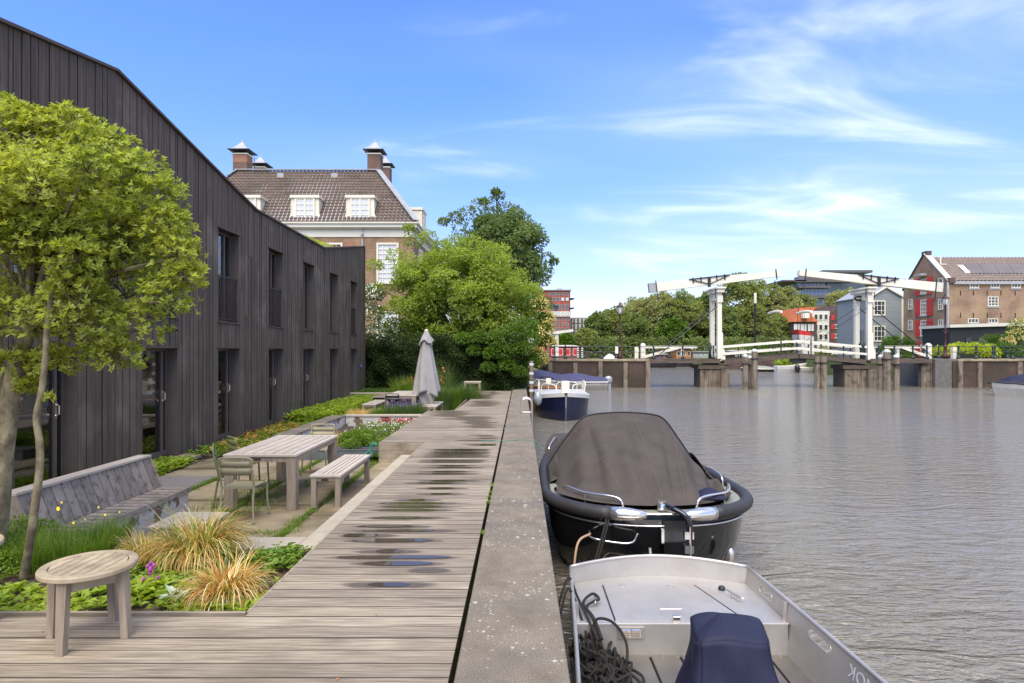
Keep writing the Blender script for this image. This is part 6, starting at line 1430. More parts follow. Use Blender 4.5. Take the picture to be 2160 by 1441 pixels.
MB().tube([(WX-.12, WY-.12, ZE-.2), (WX-.12, WY-.12, .8)], .12, 8).build('downpipe', 'lead', wh)
def gz(py, Yq): return EYE+(738-py)*Yq/1300
def gy(px): return WX*1300/(px-1098)
for zc_, shut in ((8.15, 1.5), (5.15, 2.2), (1.95+.35, 2.2), (-.3, 2.)):
    if zc_ < 0: continue
for (py_mid, hgt) in ((604, 1.6), (648.5, 1.75), (692, 1.75), (738, 1.2)):
    yc = gy(1950); zc_ = gz(py_mid, yc)
    win(wh, WX, yc, zc_, 1.15, hgt, 3, 4, axis='x')
    for s in (-1, 1):
        yy_ = yc+s*1.02; sh = MB().box(WX-.16, WX-.08, yy_-.40, yy_+.40, zc_-.95, zc_+.95).build('shutter', 'red_paint', wh)
        for q in (-.35, .35): MB().box(WX-.19, WX-.162, yy_-.40, yy_+.40, zc_+q*hgt-.04, zc_+q*hgt+.04).build('batten', 'red_paint', sh)
    if py_mid > 600:
        for px in (1921, 1985): win(wh, WX, gy(px), gz(py_mid-6, gy(px)), .72, 1.15, 2, 2, axis='x')
    MB().box(WX-.14, WX-.002, yc-.62, yc+.62, zc_-hgt*.5-.14, zc_-hgt*.5).build('sill', 'lead', wh)
yv = gy(1982); MB().lathe((WX-.02, yv, gz(597, yv)), [(.42, -.02), (.42, .06)], 16, R=rotm(0, 0, -PI/2), sy=.9, sx=1.1).build('oval_window', 'pane_dark', wh)
MB().box(WX-.75, WX-.05, WY+WD/2-.5, WY+WD/2+.5, 10.0, 10.25).build('hoist_beam', 'lead', wh)
for (px, py, w_, h_, nx, nz) in ((2054, 603, .95, .45, 3, 1), (2098, 603, .95, .45, 3, 1), (2094, 636, 1.1, 1.0, 3, 3), (2052, 677, 1.1, .5, 3, 1), (2094, 677, 1.0, .5, 3, 1), (2142, 603, .95, .45, 3, 1)):
    win(wh, X(px, WY), WY, gz(py, WY), w_, h_, nx, nz); MB().box(X(px, WY)-w_/2-.1, X(px, WY)+w_/2+.1, WY-.08, WY-.002, gz(py, WY)-h_/2-.16, gz(py, WY)-h_/2-.01).build('sill', 'lead', wh)
for py in (618, 665):
    for px in (2026, 2053, 2082, 2111, 2141): MB().box(X(px, WY)-.03, X(px, WY)+.03, WY-.06, WY-.002, gz(py, WY)-.25, gz(py, WY)+.25).build('wall_anchor', 'iron_black', wh)
sl_ = Vector((0, WD/2+.2, ZP-ZE-.23)); sl_n = sl_.normalized()
def onroof(px, py, off=.12):
    # intersection of the sight line with the roof plane
    o = Vector((0, 0, EYE)); d = Vector(((px-1098)/1300, 1, -(py-738)/1300)); n_ = Vector((0, -sl_n.z, sl_n.y)); p0 = Vector((WX, WY-.2, ZE-.05))+n_*off
    return o+d*((p0-o).dot(n_)/d.dot(n_))
for j, (ya_, yb_) in enumerate(((556, 565.5), (566, 575.5))):
    for i in range(5):
        xa_ = 2034+i*31+(7 if j else 0); xb_ = xa_+30.4
        q = [onroof(xa_, ya_), onroof(xb_, ya_), onroof(xb_+6, yb_), onroof(xa_+6, yb_)]
        MB().add(q+[p_+Vector((0, -.03, -.08)) for p_ in q], [(0, 1, 2, 3), (7, 6, 5, 4), (0, 4, 5, 1), (1, 5, 6, 2), (2, 6, 7, 3), (3, 7, 4, 0)]).build('solar_panel', 'solar', wh)
q = [onroof(2019, 559), onroof(2031, 559), onroof(2047, 574), onroof(2035, 574)]; MB().add(q+[p_+Vector((0, -.05, -.1)) for p_ in q], [(0, 1, 2, 3), (0, 4, 5, 1), (1, 5, 6, 2), (2, 6, 7, 3), (3, 7, 4, 0)]).build('skylight', 'white_paint', wh)
q2 = [onroof(2022, 561, .16), onroof(2030.5, 561, .16), onroof(2043, 572.5, .16), onroof(2034, 572.5, .16)]; MB().add(q2, [(0, 1, 2, 3)]).build('skylight_pane', 'pane_pale', wh)
p_ = onroof(1984, 558, .0); MB().tube([p_, p_+Vector((0, 0, .9))], .08, 6).box(p_.x-.1, p_.x+.5, p_.y-.2, p_.y+.2, p_.z-.05, p_.z+.06).build('roof_vent', 'white_paint', wh)
# dark shed in front of the warehouse
t = thing('black_shed', 'low black boarded shed with pale sloping roof edge before the warehouse', 'shed', (56, 60, .7))
xa_, xb_ = X(2004, 58), 75; MB().prism([(xa_, .6), (xb_, .6), (xb_, 4.7), (xa_, 3.85)], 'y', 58, 62).build('wall', 'black_siding', t)
MB().prism([(xa_-.2, 3.852), (xb_, 4.72), (xb_, 5.25), (xa_-.2, 4.12)], 'y', 57.7, 62.2).build('roof_edge', 'cream_paint', t)
MB().box(xa_-.1, 50, 57.9, 57.998, 1.7, 2.0).build('band', 'cream_paint', t)
for px in (2042, 2070): MB().box(X(px, 58)-.25, X(px, 58)+.25, 57.93, 57.998, 2.2, 2.9).build('window', 'pane_dark', t)
# grey boarded house
GY = 77.0; t = thing('grey_wooden_house', 'grey clapboard house with white trimmed gable left of the brick warehouse', 'house', (46, 80, .7))
gx0, gxm, gx1 = X(1836, GY), X(1868, GY), X(1903, GY); ze_, zp_ = gz(626, GY), gz(607, GY)
MB().prism([(gx0, .5), (gx1, .5), (gx1, ze_), (gxm, zp_), (gx0, ze_)], 'y', GY, GY+8).build('wall', 'grey_siding', t)
for a, b in (((gx0-.25, ze_-.1), (gxm, zp_+.1)), ((gxm, zp_+.1), (gx1+.25, ze_-.1))): MB().beam((a[0], GY-.1, a[1]), (b[0], GY-.1, b[1]), .3, .2).build('verge_board', 'white_paint', t)
MB().add([(gx0-.25, GY, ze_), (gxm, GY, zp_+.2), (gxm, GY+8, zp_+.2), (gx0-.25, GY+8, ze_), (gx1+.25, GY, ze_), (gx1+.25, GY+8, ze_)], [(0, 1, 2, 3), (1, 4, 5, 2)]).build('roof', 'lead', t, solid=.1)
MB().box(gx1-.1, gx1+.12, GY-.1, GY+.1, .5, ze_).build('corner_board', 'white_paint', t)
for py in (650, 704): win(t, X(1854.5, GY), GY, gz(py, GY), 1.5, 1.9 if py < 700 else 2.0, 3, 3, fw=.14)
win(t, X(1850, GY), GY, gz(745, GY), 1.5, 1.6, 3, 2, fw=.14)
# red-shuttered houses, white bay house, orange roof house
HY = 112
def hx(px): return X(px, HY)
def hz_(py): return gz(py, HY)
t = thing('shuttered_house', 'brown brick canal house row with many red shutters behind the right portal', 'house', (hx(1790), HY+4, .5))
MB().prism([(hx(1749), .4), (hx(1845), .4), (hx(1845), hz_(668)), (hx(1776), hz_(643)), (hx(1770), hz_(643)), (hx(1749), hz_(668))], 'y', HY, HY+9).build('wall', 'brick_dark', t)
MB().prism([(hx(1775), hz_(642)), (hx(1836), hz_(642)), (hx(1842), hz_(660)), (hx(1771), hz_(660))], 'y', HY+.2, HY+8).build('roof', 'roof_tile_ware', t)
for py in (670, 689, 709):
    for px in (1763, 1781, 1823): 
        if py == 670 and px == 1763: continue
        win(t, hx(px), HY, hz_(py), .8, .8, 2, 1)
    for px in (1756, 1772.5, 1791.5, 1831): MB().box(hx(px)-.28, hx(px)+.28, HY-.1, HY-.002, hz_(py)-.5, hz_(py)+.5).build('shutter', 'red_paint', t)
    MB().box(hx(1797), hx(1805), HY-.08, HY-.002, hz_(py)-.5, hz_(py)+.5).build('door', 'hull_dark', t)
t = thing('bay_house', 'white framed glass-fronted house between orange roof and shuttered house', 'house', (hx(1731), HY+4, .5))
MB().box(hx(1713), hx(1750), HY, HY+8, .4, hz_(656)).build('wall', 'cream_paint', t)
for py in (669, 691, 711):
    for px in (1721, 1731, 1742): win(t, hx(px), HY, hz_(py), .72, 1.1, 1, 1, fw=.08)
t = thing('orange_roof_house', 'house with steep orange tiled roof and white dormer left of the glass-fronted one', 'house', (hx(1688), HY+2, .5))
MB().box(hx(1664), hx(1712), HY-2, HY+6, .4, hz_(680)).build('wall', 'brick_dark', t)
MB().prism([(hx(1661), hz_(680)), (hx(1714), hz_(680)), (hx(1682), hz_(651)), (hx(1676), hz_(651))], 'y', HY-2.3, HY+6.3).build('roof', 'roof_orange', t)
MB().box(hx(1677), hx(1690), HY-3.2, HY-2.4, hz_(673), hz_(660)).build('dormer', 'white_paint', t)
for px in (1670, 1684, 1699): win(t, hx(px), HY-2, hz_(692), 1.0, 1.2, 2, 2, fw=.1, pane='pane_pale')
MB().box(hx(1664), hx(1712), HY-2.1, HY-2.002, hz_(702), hz_(682)).build('wall_band', 'white_paint', t) if False else None
t = thing('orange_roof_house', 'orange tiled roof just behind the glass-fronted house', 'house', (hx(1757), HY+12, .5))
MB().box(hx(1738), hx(1775), HY+9.1, HY+16, .4, gz(668, HY+10)).build('wall', 'brick_dark', t); MB().prism([(hx(1735), gz(668, HY+9)), (hx(1785), gz(668, HY+9)), (hx(1785), gz(648, HY+9)), (hx(1750), gz(648, HY+9))], 'y', HY+9.2, HY+16).build('roof', 'roof_orange', t)
# red and white ship bow above the bridge rail
t = thing('red_boat_bow', 'red and white bow of a moored boat rising above the bridge rail', 'boat', (X(1700, 82), 82, WZ))
MB().prism([(X(1683, 82), gz(695, 82)), (X(1712, 82), gz(701, 82)), (X(1712, 82), gz(716, 82)), (X(1692, 82), gz(716, 82))], 'y', 82, 84).build('bow', 'red_paint', t)
MB().prism([(X(1685, 82), gz(706, 82)), (X(1716, 82), gz(709, 82)), (X(1718, 82), WZ), (X(1700, 82), WZ)], 'y', 81.9, 84.1).build('hull', 'hull_white', t)
# glass office far behind
OY = 210
t = thing('glass_office', 'large stepped office block with bronze bands and blue glass behind the trees', 'building', (X(1750, OY), OY+15, .5))
def ox(px): return X(px, OY)
def oz(py): return gz(py, OY)
for a, b, pt, pb, m_ in ((1672, 1780, 592, 597, 'bronze_panel'), (1683, 1742, 597, 604, 'pane_blue'), (1680, 1745, 604, 609, 'bronze_panel'), (1695, 1745, 609, 623, 'pane_blue'), (1693, 1748, 623, 630, 'bronze_panel'), (1700, 1742, 630, 644, 'pane_blue'), (1698, 1745, 644, 652, 'bronze_panel'), (1700, 1742, 652, 738, 'pane_dark'),
        (1730, 1833, 571.5, 577, 'bronze_panel'), (1740, 1823, 577, 592, 'pane_blue'), (1826, 1912, 588, 600, 'turf'), (1745, 1826, 597, 690, 'pane_dark'), (1645, 1695, 592, 595, 'bronze_panel')):
    MB().box(ox(a), ox(b), OY-(2.2 if m_ == 'bronze_panel' else 0), OY+20, oz(pb)+.05, oz(pt)).build('floor_band' if m_ == 'bronze_panel' else 'glazing', m_, t)
MB().prism([(ox(1690), oz(592)), (ox(1735), oz(592)), (ox(1740), oz(575)), (ox(1712), oz(578))], 'y', OY-1, OY+10).build('roof_wedge', 'bronze_panel', t)
for pt, pb, a, b in ((597, 604, 1683, 1742), (609, 623, 1695, 1745), (630, 644, 1700, 1742), (577, 592, 1740, 1823)):
    px = a
    while px <= b: MB().box(ox(px)-.1, ox(px)+.1, OY-.12, OY-.002, oz(pb)+.1, oz(pt)-.05).build('mullion', 'grey_panel', t); px += 8
# red brick tower and pale office far left
TY = 230
t = thing('red_brick_tower', 'tall red brick apartment tower with white band right of the trees', 'building', (X(1180, TY), TY+10, .5))
def tx(px): return X(px, TY)
def tz(py): return gz(py, TY)
MB().box(tx(1130), tx(1203), TY, TY+22, .4, tz(612)).build('wall', 'brick_tower', t)
MB().box(tx(1176), tx(1188), TY+4, TY+8, tz(612), tz(606)).build('roof_plant', 'grey_panel', t)
MB().box(tx(1128), tx(1205), TY-.5, TY+22.5, tz(668)+.0, tz(657)).build('white_band', 'cream_paint', t)
MB().box(tx(1128), tx(1205), TY-.6, TY+22.6, tz(613), tz(611)).build('parapet', 'grey_panel', t)
for ri, py in enumerate((620, 631, 648, 663, 674, 684, 694, 705, 715)):
    for px in (1159, 1169, 1177.5, 1187, 1196.5):
        h_ = {648: 2.3, 631: 1.4}.get(py, 1.15)
        win(t, tx(px), TY-(.5 if py == 663 else 0), tz(py), 1.15, h_, 2, 1, frame='grey_panel', pane='pane_pale' if (py == 663 or (px > 1180 and py == 631)) else 'pane_dark', fw=.1)
for px, py in ((1206, 630), (1206, 650), (1172, 646)): MB().box(tx(px)-.9, tx(px)+.9, TY-1.6, TY+6 if px > 1200 else TY, tz(py)-.1, tz(py)+.1).build('balcony', 'iron_green', t)
MB().box(tx(1196), tx(1203), TY-.02, TY+3, tz(740), tz(725)).build('leg_wall', 'brick_tower', t)
t = thing('pale_office', 'long low pale office with rows of windows beside the red tower', 'building', (X(1230, 245), 250, .5))
MB().box(X(1206, 245), X(1320, 245), 245, 260, .4, gz(670, 245)).build('wall', 'bronze_panel', t)
for pt, pb in ((672, 682), (684, 695), (697, 706)):
    MB().box(X(1207, 245), X(1318, 245), 244.8, 244.998, gz(pb, 245), gz(pt, 245)).build('panel_band', 'cream_paint', t)
    for k in range(13): x_ = X(1211+k*5.5*1.5, 245); MB().box(x_-.45, x_+.45, 244.6, 244.798, gz(pb, 245)+.1, gz(pt, 245)-.1).build('pane', 'pane_dark', t)
# distant drawbridge at left
DY = 92; t = thing('distant_drawbridge', 'small distant white drawbridge in front of the red tower', 'bridge', (X(1180, DY), DY, RD))
MB().beam((X(1157, DY), DY, gz(704, DY)), (X(1209, DY), DY, gz(697, DY)), .35, .4).build('balance_beam', 'cream_paint', t)
for y_ in (DY-.8, DY+.8): MB().box(X(1174, DY)-.25, X(1174, DY)+.25, y_-.2, y_+.2, .5, gz(704, DY)).build('portal_post', 'cream_paint', t)
MB().box(X(1174, DY)-.35, X(1174, DY)+.35, DY-1.2, DY+1.2, gz(705, DY), gz(702, DY)).build('portal_head', 'cream_paint', t)
MB().box(X(1140, DY), X(1215, DY), DY-1, DY+1, .55, .8).build('bridge_deck', 'bridge_timber', t)
MB().tube([(X(1207, DY), DY, gz(698, DY)), (X(1207, DY), DY, .8)], .04, 5).build('chain', 'iron_black', t)
# cars on the right bank road
def car(label, c, rz, mat):
    t = thing('parked_car', label, 'car', c, 0, 'cars parked beyond the bridge')
    R = lambda mb: place(mb, c, rz)
    R(MB().loft([[(x, -.85*w, .25), (x, -.88*w, z1*.62), (x, -.78*w, z1), (x, .78*w, z1), (x, .88*w, z1*.62), (x, .85*w, .25)] for x, z1, w in ((-2.1, .6, .85), (-2.0, .85, .95), (-1.2, .92, 1), (1.0, .9, 1), (1.9, .75, .95), (2.1, .5, .85))])).build('body', mat, t, smooth=True)
    R(MB().loft([[(x, -.72*w, .88), (x, -.6*w, z1), (x, .6*w, z1), (x, .72*w, .88)] for x, z1, w in ((-1.75, .9, .95), (-1.1, 1.38, 1), (.2, 1.42, 1), (1.15, .92, .95))])).build('cabin', 'pane_dark', t, smooth=True)
    R(MB().box(-1.05, .15, -.58, .58, 1.385, 1.43)).build('roof', mat, t)
    for x_ in (-1.3, 1.3):
        for y_ in (-.8, .8): R(MB().lathe((x_, y_, .3), [(.3, -.1), (.32, -.08), (.32, .08), (.3, .1)], 14, R=rotm(0, PI/2))).build('wheel', 'rubber', t)
car('silver parked car behind the railing left of the right bridge portal', (X(1775, 90), 90, .47), 0, 'car_silver')
car('dark parked car next to the silver one behind the bridge', (X(1735, 91), 91, .47), 0, 'hull_dark')
# ------------------------------------------------------------------ vegetation
def limbs(base, centers, name, mat, parent, r0, r1=.012, n=20, lift=.35):
    mb = MB(); b = Vector(base)
    idx = np.linspace(0, len(centers)-1, min(n, len(centers))).astype(int)
    for i in idx:
        c = Vector(centers[i]); m1 = b.lerp(c, .35); m1.z += (c-b).length*lift*.35; m2 = b.lerp(c, .72); m2.z += (c-b).length*lift*.2
        mb.tube(bez([b, m1, m2, c], 4), [r0+(r1-r0)*k/12 for k in range(13)], 5)
    return mb.build(name, mat, parent)
def tree(name, label, cx, cy, zb, zt, rx, ry, mat, nclump, rr, per, size, trunk_r, crown_lo, group=None, barkm='bark', tops=None, wr=.5, nl=14, cat='tree', jit=.8, flat=0, gaps=0, stem=True, second=None):
    t = thing(name, label, cat, (cx, cy, zb), 0, group)
    zc_ = (crown_lo+zt)/2; rz = (zt-crown_lo)/2
    c, r = clumps((cx, cy, zc_), (rx, ry, rz), nclump, rr, .35, .9, flat)
    if tops is not None:
        for p in tops: c = np.vstack([c, p[:3]]); r = np.append(r, p[3])
    crown('crown', c, r, per, size, mat, t, wr=wr, jit=jit)
    if second: crown('crown', c[::3]+np.array([0, -rr*.3, rr*.1]), r[::3]*.9, per//3, size, second, t, wr=wr)
    if stem:
        fork = Vector((cx, cy, crown_lo+rz*.25))
        MB().tube(bez([(cx, cy, zb-.1), (cx+.04*rx, cy, zb+(fork.z-zb)*.5), fork], 5), [trunk_r*(1.25-.55*k/10) for k in range(11)], 9).build('trunk', barkm, t, smooth=True)
        limbs(fork-Vector((0, 0, .1*rz)), c, 'limbs', barkm, t, trunk_r*.5, .02*trunk_r*5, nl)
    return t
# --- the big evergreen at the left, multi-stemmed
tc_ = Vector((-4.12, 5.45, 0))
nt = thing('garden_tree', 'bushy yellow-green tree leaning in front of the black building at the left', 'tree', (-4.75, 5.3, SZ))
def sil(px, py, Y, r): p = at(px, py, Y); return (p.x, p.y, p.z, r)
K = [sil(20, 290, 5.4, .30), sil(95, 300, 5.5, .27), sil(200, 320, 5.5, .27), sil(290, 370, 5.5, .24), sil(335, 420, 5.45, .22), sil(355, 480, 5.4, .2), sil(375, 545, 5.4, .22), sil(385, 590, 5.4, .17), sil(350, 640, 5.4, .24),
     sil(290, 700, 5.4, .26), sil(250, 760, 5.45, .2), sil(190, 700, 5.3, .28), sil(120, 680, 5.3, .3), sil(40, 680, 5.3, .3), sil(30, 780, 5.4, .2), sil(-60, 640, 5.4, .4), sil(110, 770, 5.5, .18), sil(-40, 330, 5.4, .35), sil(150, 270, 5.6, .2), sil(240, 330, 5.5, .22), sil(12, 245, 5.5, .17), sil(70, 265, 5.5, .17), sil(205, 750, 5.5, .16), sil(60, 820, 5.5, .1)]
cc, rr_ = clumps((-4.05, 5.45, EYE+(738-505)*5.45/1300), (1.0, .85, 1.02), 58, .30, .0, .88)
keep = cc[:, 0] > -5.4; cc, rr_ = cc[keep], rr_[keep]
cc = np.vstack([cc, np.array([k[:3] for k in K])]); rr_ = np.append(rr_, [k[3] for k in K])
# rosettes
per = 120; idx = np.repeat(np.arange(len(cc)), per); u = unit(len(idx)); u[:, 2] = np.where(u[:, 2] < -.4, -u[:, 2], u[:, 2])
C0 = cc[idx]+u*((.70+.42*rng.random(len(idx))**1.0)*rr_[idx])[:, None]
ax = u*.8+np.array([.0, -.1, .75])+unit(len(idx))*.35; ax /= np.linalg.norm(ax, axis=1, keepdims=True)
nl = 7; A = np.repeat(ax, nl, 0); Pp = np.repeat(C0, nl, 0); a0 = np.repeat(rng.random(len(idx))*2*PI, nl)+np.tile(np.arange(nl)*2.4, len(idx))
t1 = np.cross(A, np.array([.3, .9, .1])); t1 /= np.linalg.norm(t1, axis=1, keepdims=True); t2 = np.cross(A, t1)
spr = .35+.7*rng.random(len(A)); D = A*(1.25-spr[:, None]*.7)+(t1*np.cos(a0)[:, None]+t2*np.sin(a0)[:, None])*spr[:, None]
Nn = A+unit(len(A))*.25; var = np.clip(np.repeat(rng.random(len(idx)), nl)*.7+rng.random(len(A))*.3, 0, 1)
Pp = Pp-A*(rng.random(len(A))*.03)[:, None]
leaf_obj('crown', Pp, D, Nn, .050*(.65+.6*rng.random(len(A))), .019, 'leaf_near', nt, var=var, fold=.22, droop=.12, kind='stuff')
tw = MB()
for i in range(0, len(C0), 17):
    c_ = Vector(cc[idx[i]]); p_ = Vector(C0[i]); tw.tube([c_, c_.lerp(p_, .5)+Vector((0, 0, .02)), p_], [.006, .004, .002], 4)
tw.build('twigs', 'bark', nt, kind='stuff')
MB().tube(bez([gp(-14, 1185, SZ)+Vector((-.05, 0, -.1)), at(-6, 1090, 5.45), at(4, 980, 5.45), at(17, 880, 5.45), at(32, 780, 5.45), at(60, 700, 5.45), at(100, 600, 5.45)], 5), [.098-.0015*k for k in range(31)], 10).build('trunk', 'bark_near', nt, smooth=True)
MB().tube(bez([at(4, 900, 5.6), at(-6, 800, 5.6), at(-10, 700, 5.6), at(0, 620, 5.6)], 5), .06, 8).build('trunk', 'bark_near', nt, smooth=True)
limbs(at(60, 700, 5.45), cc, 'limbs', 'bark_near', nt, .035, .006, 40)
yt = thing('young_tree', 'slender crooked grey-brown stem rising beside the big trunk through the planting', 'tree', gp(60, 1185, SZ))
MB().tube(bez([gp(48, 1215, SZ)+Vector((0, 0, -.05)), at(62, 1150, 5.1), at(75, 1060, 5.1), at(84, 985, 5.1), at(83, 930, 5.1), at(77, 880, 5.1), at(87, 830, 5.1), at(95, 760, 5.1), at(99, 690, 5.1), at(108, 610, 5.15)], 5), [.034-.0003*k for k in range(46)], 8).build('trunk', 'bark_near', yt, smooth=True)
P = np.array([list(at(103+rng.normal()*5, 838+rng.normal()*6, 5.1)) for _ in range(26)]); leaf_obj('leaves', P, unit(26)+np.array([.2, 0, .4]), unit(26)+np.array([0, 0, .8]), .055, .026, 'leaf_near', yt, kind='stuff')

# --- hedge and trees at the end of the garden
h = thing('hedge', 'tall dark green hedge closing the end of the garden', 'hedge', (-3.5, 28.5, PZ))
MB().box(-9, .15, 27.9, 30.5, -.5, 1.9).build('hedge_core', 'leaf_hedge', h)
n = 30000; P = np.stack([-9+9.3*rng.random(n), 27.75-.25*rng.random(n)**2, -.35+2.6*rng.random(n)], 1); P[:, 1] += .3*np.sin(P[:, 0]*2.3+np.sin(P[:, 2]*3))+.2*np.sin(P[:, 2]*4+P[:, 0]*5); P[:, 2] += .18*np.sin(P[:, 0]*3.1)*(P[:, 2] > 1.6)
P2 = np.stack([-9+9.3*rng.random(n//3), 27.6+2.5*rng.random(n//3), 1.8+.7*rng.random(n//3)**2], 1)
P = np.vstack([P, P2]); leaf_obj('foliage', P, unit(len(P))+np.array([0, -.3, -.1]), unit(len(P))*.7+np.array([0, -.7, .5]), .10, .055, 'leaf_hedge', h, kind='stuff')
def S(px, py, Y, r): p = at(px, py, Y); return (p.x, p.y, p.z, r)
tree('lime_tree', 'broad bright green tree with a dark forked trunk behind the hedge', -3.0, 31.5, PZ, 7.7, 4.2, 3.0, 'leaf_lime', 350, .48, 165, .17, .2, .9, wr=.42, nl=44, jit=1.2,
     tops=[S(790, 560, 31, .4), S(800, 610, 31, .45), S(835, 540, 31, .5), S(870, 510, 31, .5), S(862, 482, 31, .28), S(905, 500, 31, .45), S(990, 515, 31, .6), S(1060, 560, 31, .7), S(1110, 610, 31, .7), S(1140, 660, 30.5, .6), S(1150, 700, 30.5, .45), S(1120, 720, 30, .6), S(820, 660, 31, .6), S(1080, 690, 30, .7), S(1050, 720, 30, .7), S(1000, 705, 30.5, .6), S(1110, 745, 29.6, .6), S(820, 700, 31, .6), S(870, 690, 31.5, .6), S(900, 640, 31, .6)])
tree('dark_tree', 'tall dark green tree with ragged top rising behind the bright green one', -1.1, 41, PZ, 11.3, 3.2, 2.8, 'leaf_dark', 300, .5, 140, .2, .25, 4.5, wr=.55, nl=30,
     tops=[S(935, 468, 41, .3), S(960, 460, 41, .45), S(1052, 412, 41, .35), S(1010, 435, 41, .6), S(1090, 450, 41, .5), S(1130, 500, 41, .6), S(1152, 545, 41, .5), S(1168, 552, 41, .25), S(1145, 590, 41, .45), S(1020, 425, 41, .25), S(1120, 620, 41, .8), S(1145, 680, 41, .8), S(1150, 640, 41, .5), S(985, 450, 41, .6), S(1035, 430, 41, .6), S(1070, 440, 41, .5), S(975, 480, 41, .7), S(1110, 480, 41, .7), S(1040, 470, 41, .8), S(1150, 575, 41, .6), S(1045, 404, 41, .2)])
t = thing('flowering_shrub', 'shrub with cream tipped leaves overhanging the quay by the bridge', 'shrub', (.6, 30, 0))
K = [S(1130, 640, 29.5, .45), S(1140, 690, 29.5, .45), S(1150, 720, 29.5, .35), S(1120, 700, 29.3, .5), S(1125, 750, 29.2, .5), S(1105, 770, 29, .5), S(1135, 760, 29.3, .25), S(1150, 670, 29.6, .3), S(1090, 740, 28.6, .5), S(1060, 790, 28.3, .45), S(1100, 800, 28.2, .3), S(1070, 740, 28.4, .6), S(1040, 760, 28.2, .5)]
K += [S(1050, 715, 27.3, .5), S(1085, 700, 27.3, .5), S(1100, 735, 27.3, .45), S(1070, 770, 27.2, .4), S(1040, 745, 27.3, .4), S(1010, 712, 27.4, .35), S(1095, 785, 27.1, .3), S(1115, 715, 27.6, .5), S(975, 715, 27.5, .35), S(1000, 740, 27.4, .3), S(1030, 775, 27.2, .3), S(1060, 740, 27.2, .5), S(1120, 760, 27.8, .4), S(1110, 690, 28, .5)]
cK = np.array([k[:3] for k in K]); rK = np.array([k[3] for k in K])
crown('foliage', cK, rK, 800, .13, 'leaf_mid', t, wr=.4); crown('pale_leaves', cK[:8]+np.array([.18, -.15, .0]), rK[:8]*.9, 170, .17, 'leaf_cream', t, wr=.35)
MB().tube([(.1, 29.6, -.3), (.4, 29.6, 1.5), (.8, 29.6, 2.6)], [.07, .05, .02], 7).build('stem', 'bark', t)
t = thing('white_blossom_shrub', 'shrub with masses of small white flowers beside the far end of the black building', 'shrub', (-7.2, 31, PZ))
K = np.array([S(785, 620, 31, .6), S(780, 660, 31, .7), S(800, 700, 31, .7), S(830, 690, 31, .6), S(860, 700, 31.5, .6), S(900, 690, 32, .5), S(925, 700, 32, .5), S(790, 740, 31, .7)])
crown('foliage', K[:, :3], K[:, 3], 750, .13, 'leaf_mid', t); crown('blossom', K[:7, :3]+np.array([0, -.2, .05]), K[:7, 3]*.95, 260, .075, 'petal_white', t, wr=.9, kind='stuff')
MB().tube([(-7.2, 31.2, -.4), (-7.3, 31.2, 1.8)], .06, 7).build('stem', 'bark', t)
for (px, py, Y, r, lab) in ((1010, 600, 33, 0, ''),): pass
# ivy on the left abutment by the quay
t = thing('ivy_clump', 'green climber hanging down the abutment wall above the tarpaulin boat', 'climber', (1.3, 45.4, WZ))
K = np.array([S(1133, 775, 45.2, .4), S(1138, 790, 45.2, .35), S(1128, 760, 45.2, .45), S(1127, 800, 45.2, .4), S(1145, 768, 45.3, .25)])
crown('foliage', K[:, :3], K[:, 3], 350, .15, 'leaf_dark', t)

# --- trees beyond the bridge, each its own
FT = 'trees beyond the bridge'
rows = [ # px, py top, half width px, Y, mat, label
 (1262, 655, 26, 118, 'leaf_far_dark', 'dark round tree at the left end of the far row, right of the pale office'),
 (1300, 640, 34, 122, 'leaf_far', 'mid green tree directly behind the left lamp post'),
 (1345, 618, 36, 125, 'leaf_far_pale', 'pale loosely leaved tree whose top shows under the left end of the balance beam'),
 (1395, 602, 38, 122, 'leaf_far_pale', 'thin pale-topped tree behind the left arm of the balance beam'),
 (1440, 604, 40, 120, 'leaf_far', 'full green tree just left of the left bridge portal'),
 (1490, 606, 36, 124, 'leaf_far_dark', 'dark green tree right behind the left portal'),
 (1560, 566, 46, 122, 'leaf_far', 'highest tree of the far row, under the right tip of the left beam'),
 (1610, 580, 44, 126, 'leaf_far', 'large green tree between the two beam tips, left one'),
 (1655, 596, 36, 124, 'leaf_far_pale', 'pale green tree right of the white-topped signal pole'),
 (1695, 606, 26, 128, 'leaf_far', 'narrow tree in front of the glass office, left side'),
 (1778, 600, 36, 124, 'leaf_far_pale', 'pale tree in front of the glass office, right side'),
 (1800, 606, 26, 130, 'leaf_far', 'green tree behind the right portal of the bridge'),
 (1235, 690, 22, 112, 'leaf_far', 'small light tree behind the distant drawbridge'),
 (1190, 700, 16, 108, 'leaf_mid', 'small bright tree seen under the distant drawbridge beam'),
 (1530, 640, 30, 116, 'leaf_far_dark', 'lower dark tree between the left portal and the signal pole'),
 (1420, 668, 28, 112, 'leaf_mid', 'lower bright green tree in front of the far row left of the portal'),
 (1340, 660, 30, 113, 'leaf_far_dark', 'lower dark tree in front of the pale one at left'),
 (1640, 660, 30, 114, 'leaf_far', 'lower tree beside the orange roofed house')]
for (px, pt, hw, Y, mt, lab) in rows:
    zt_ = gz(pt, Y); rx_ = hw*Y/1300*1.05
    tree('broadleaf_tree', lab, X(px, Y), Y, .45, zt_-rx_*.10, rx_*1.15, rx_, mt, 170, rx_*.22, 80, .48, .22, 1.0, FT, wr=.6, nl=8)
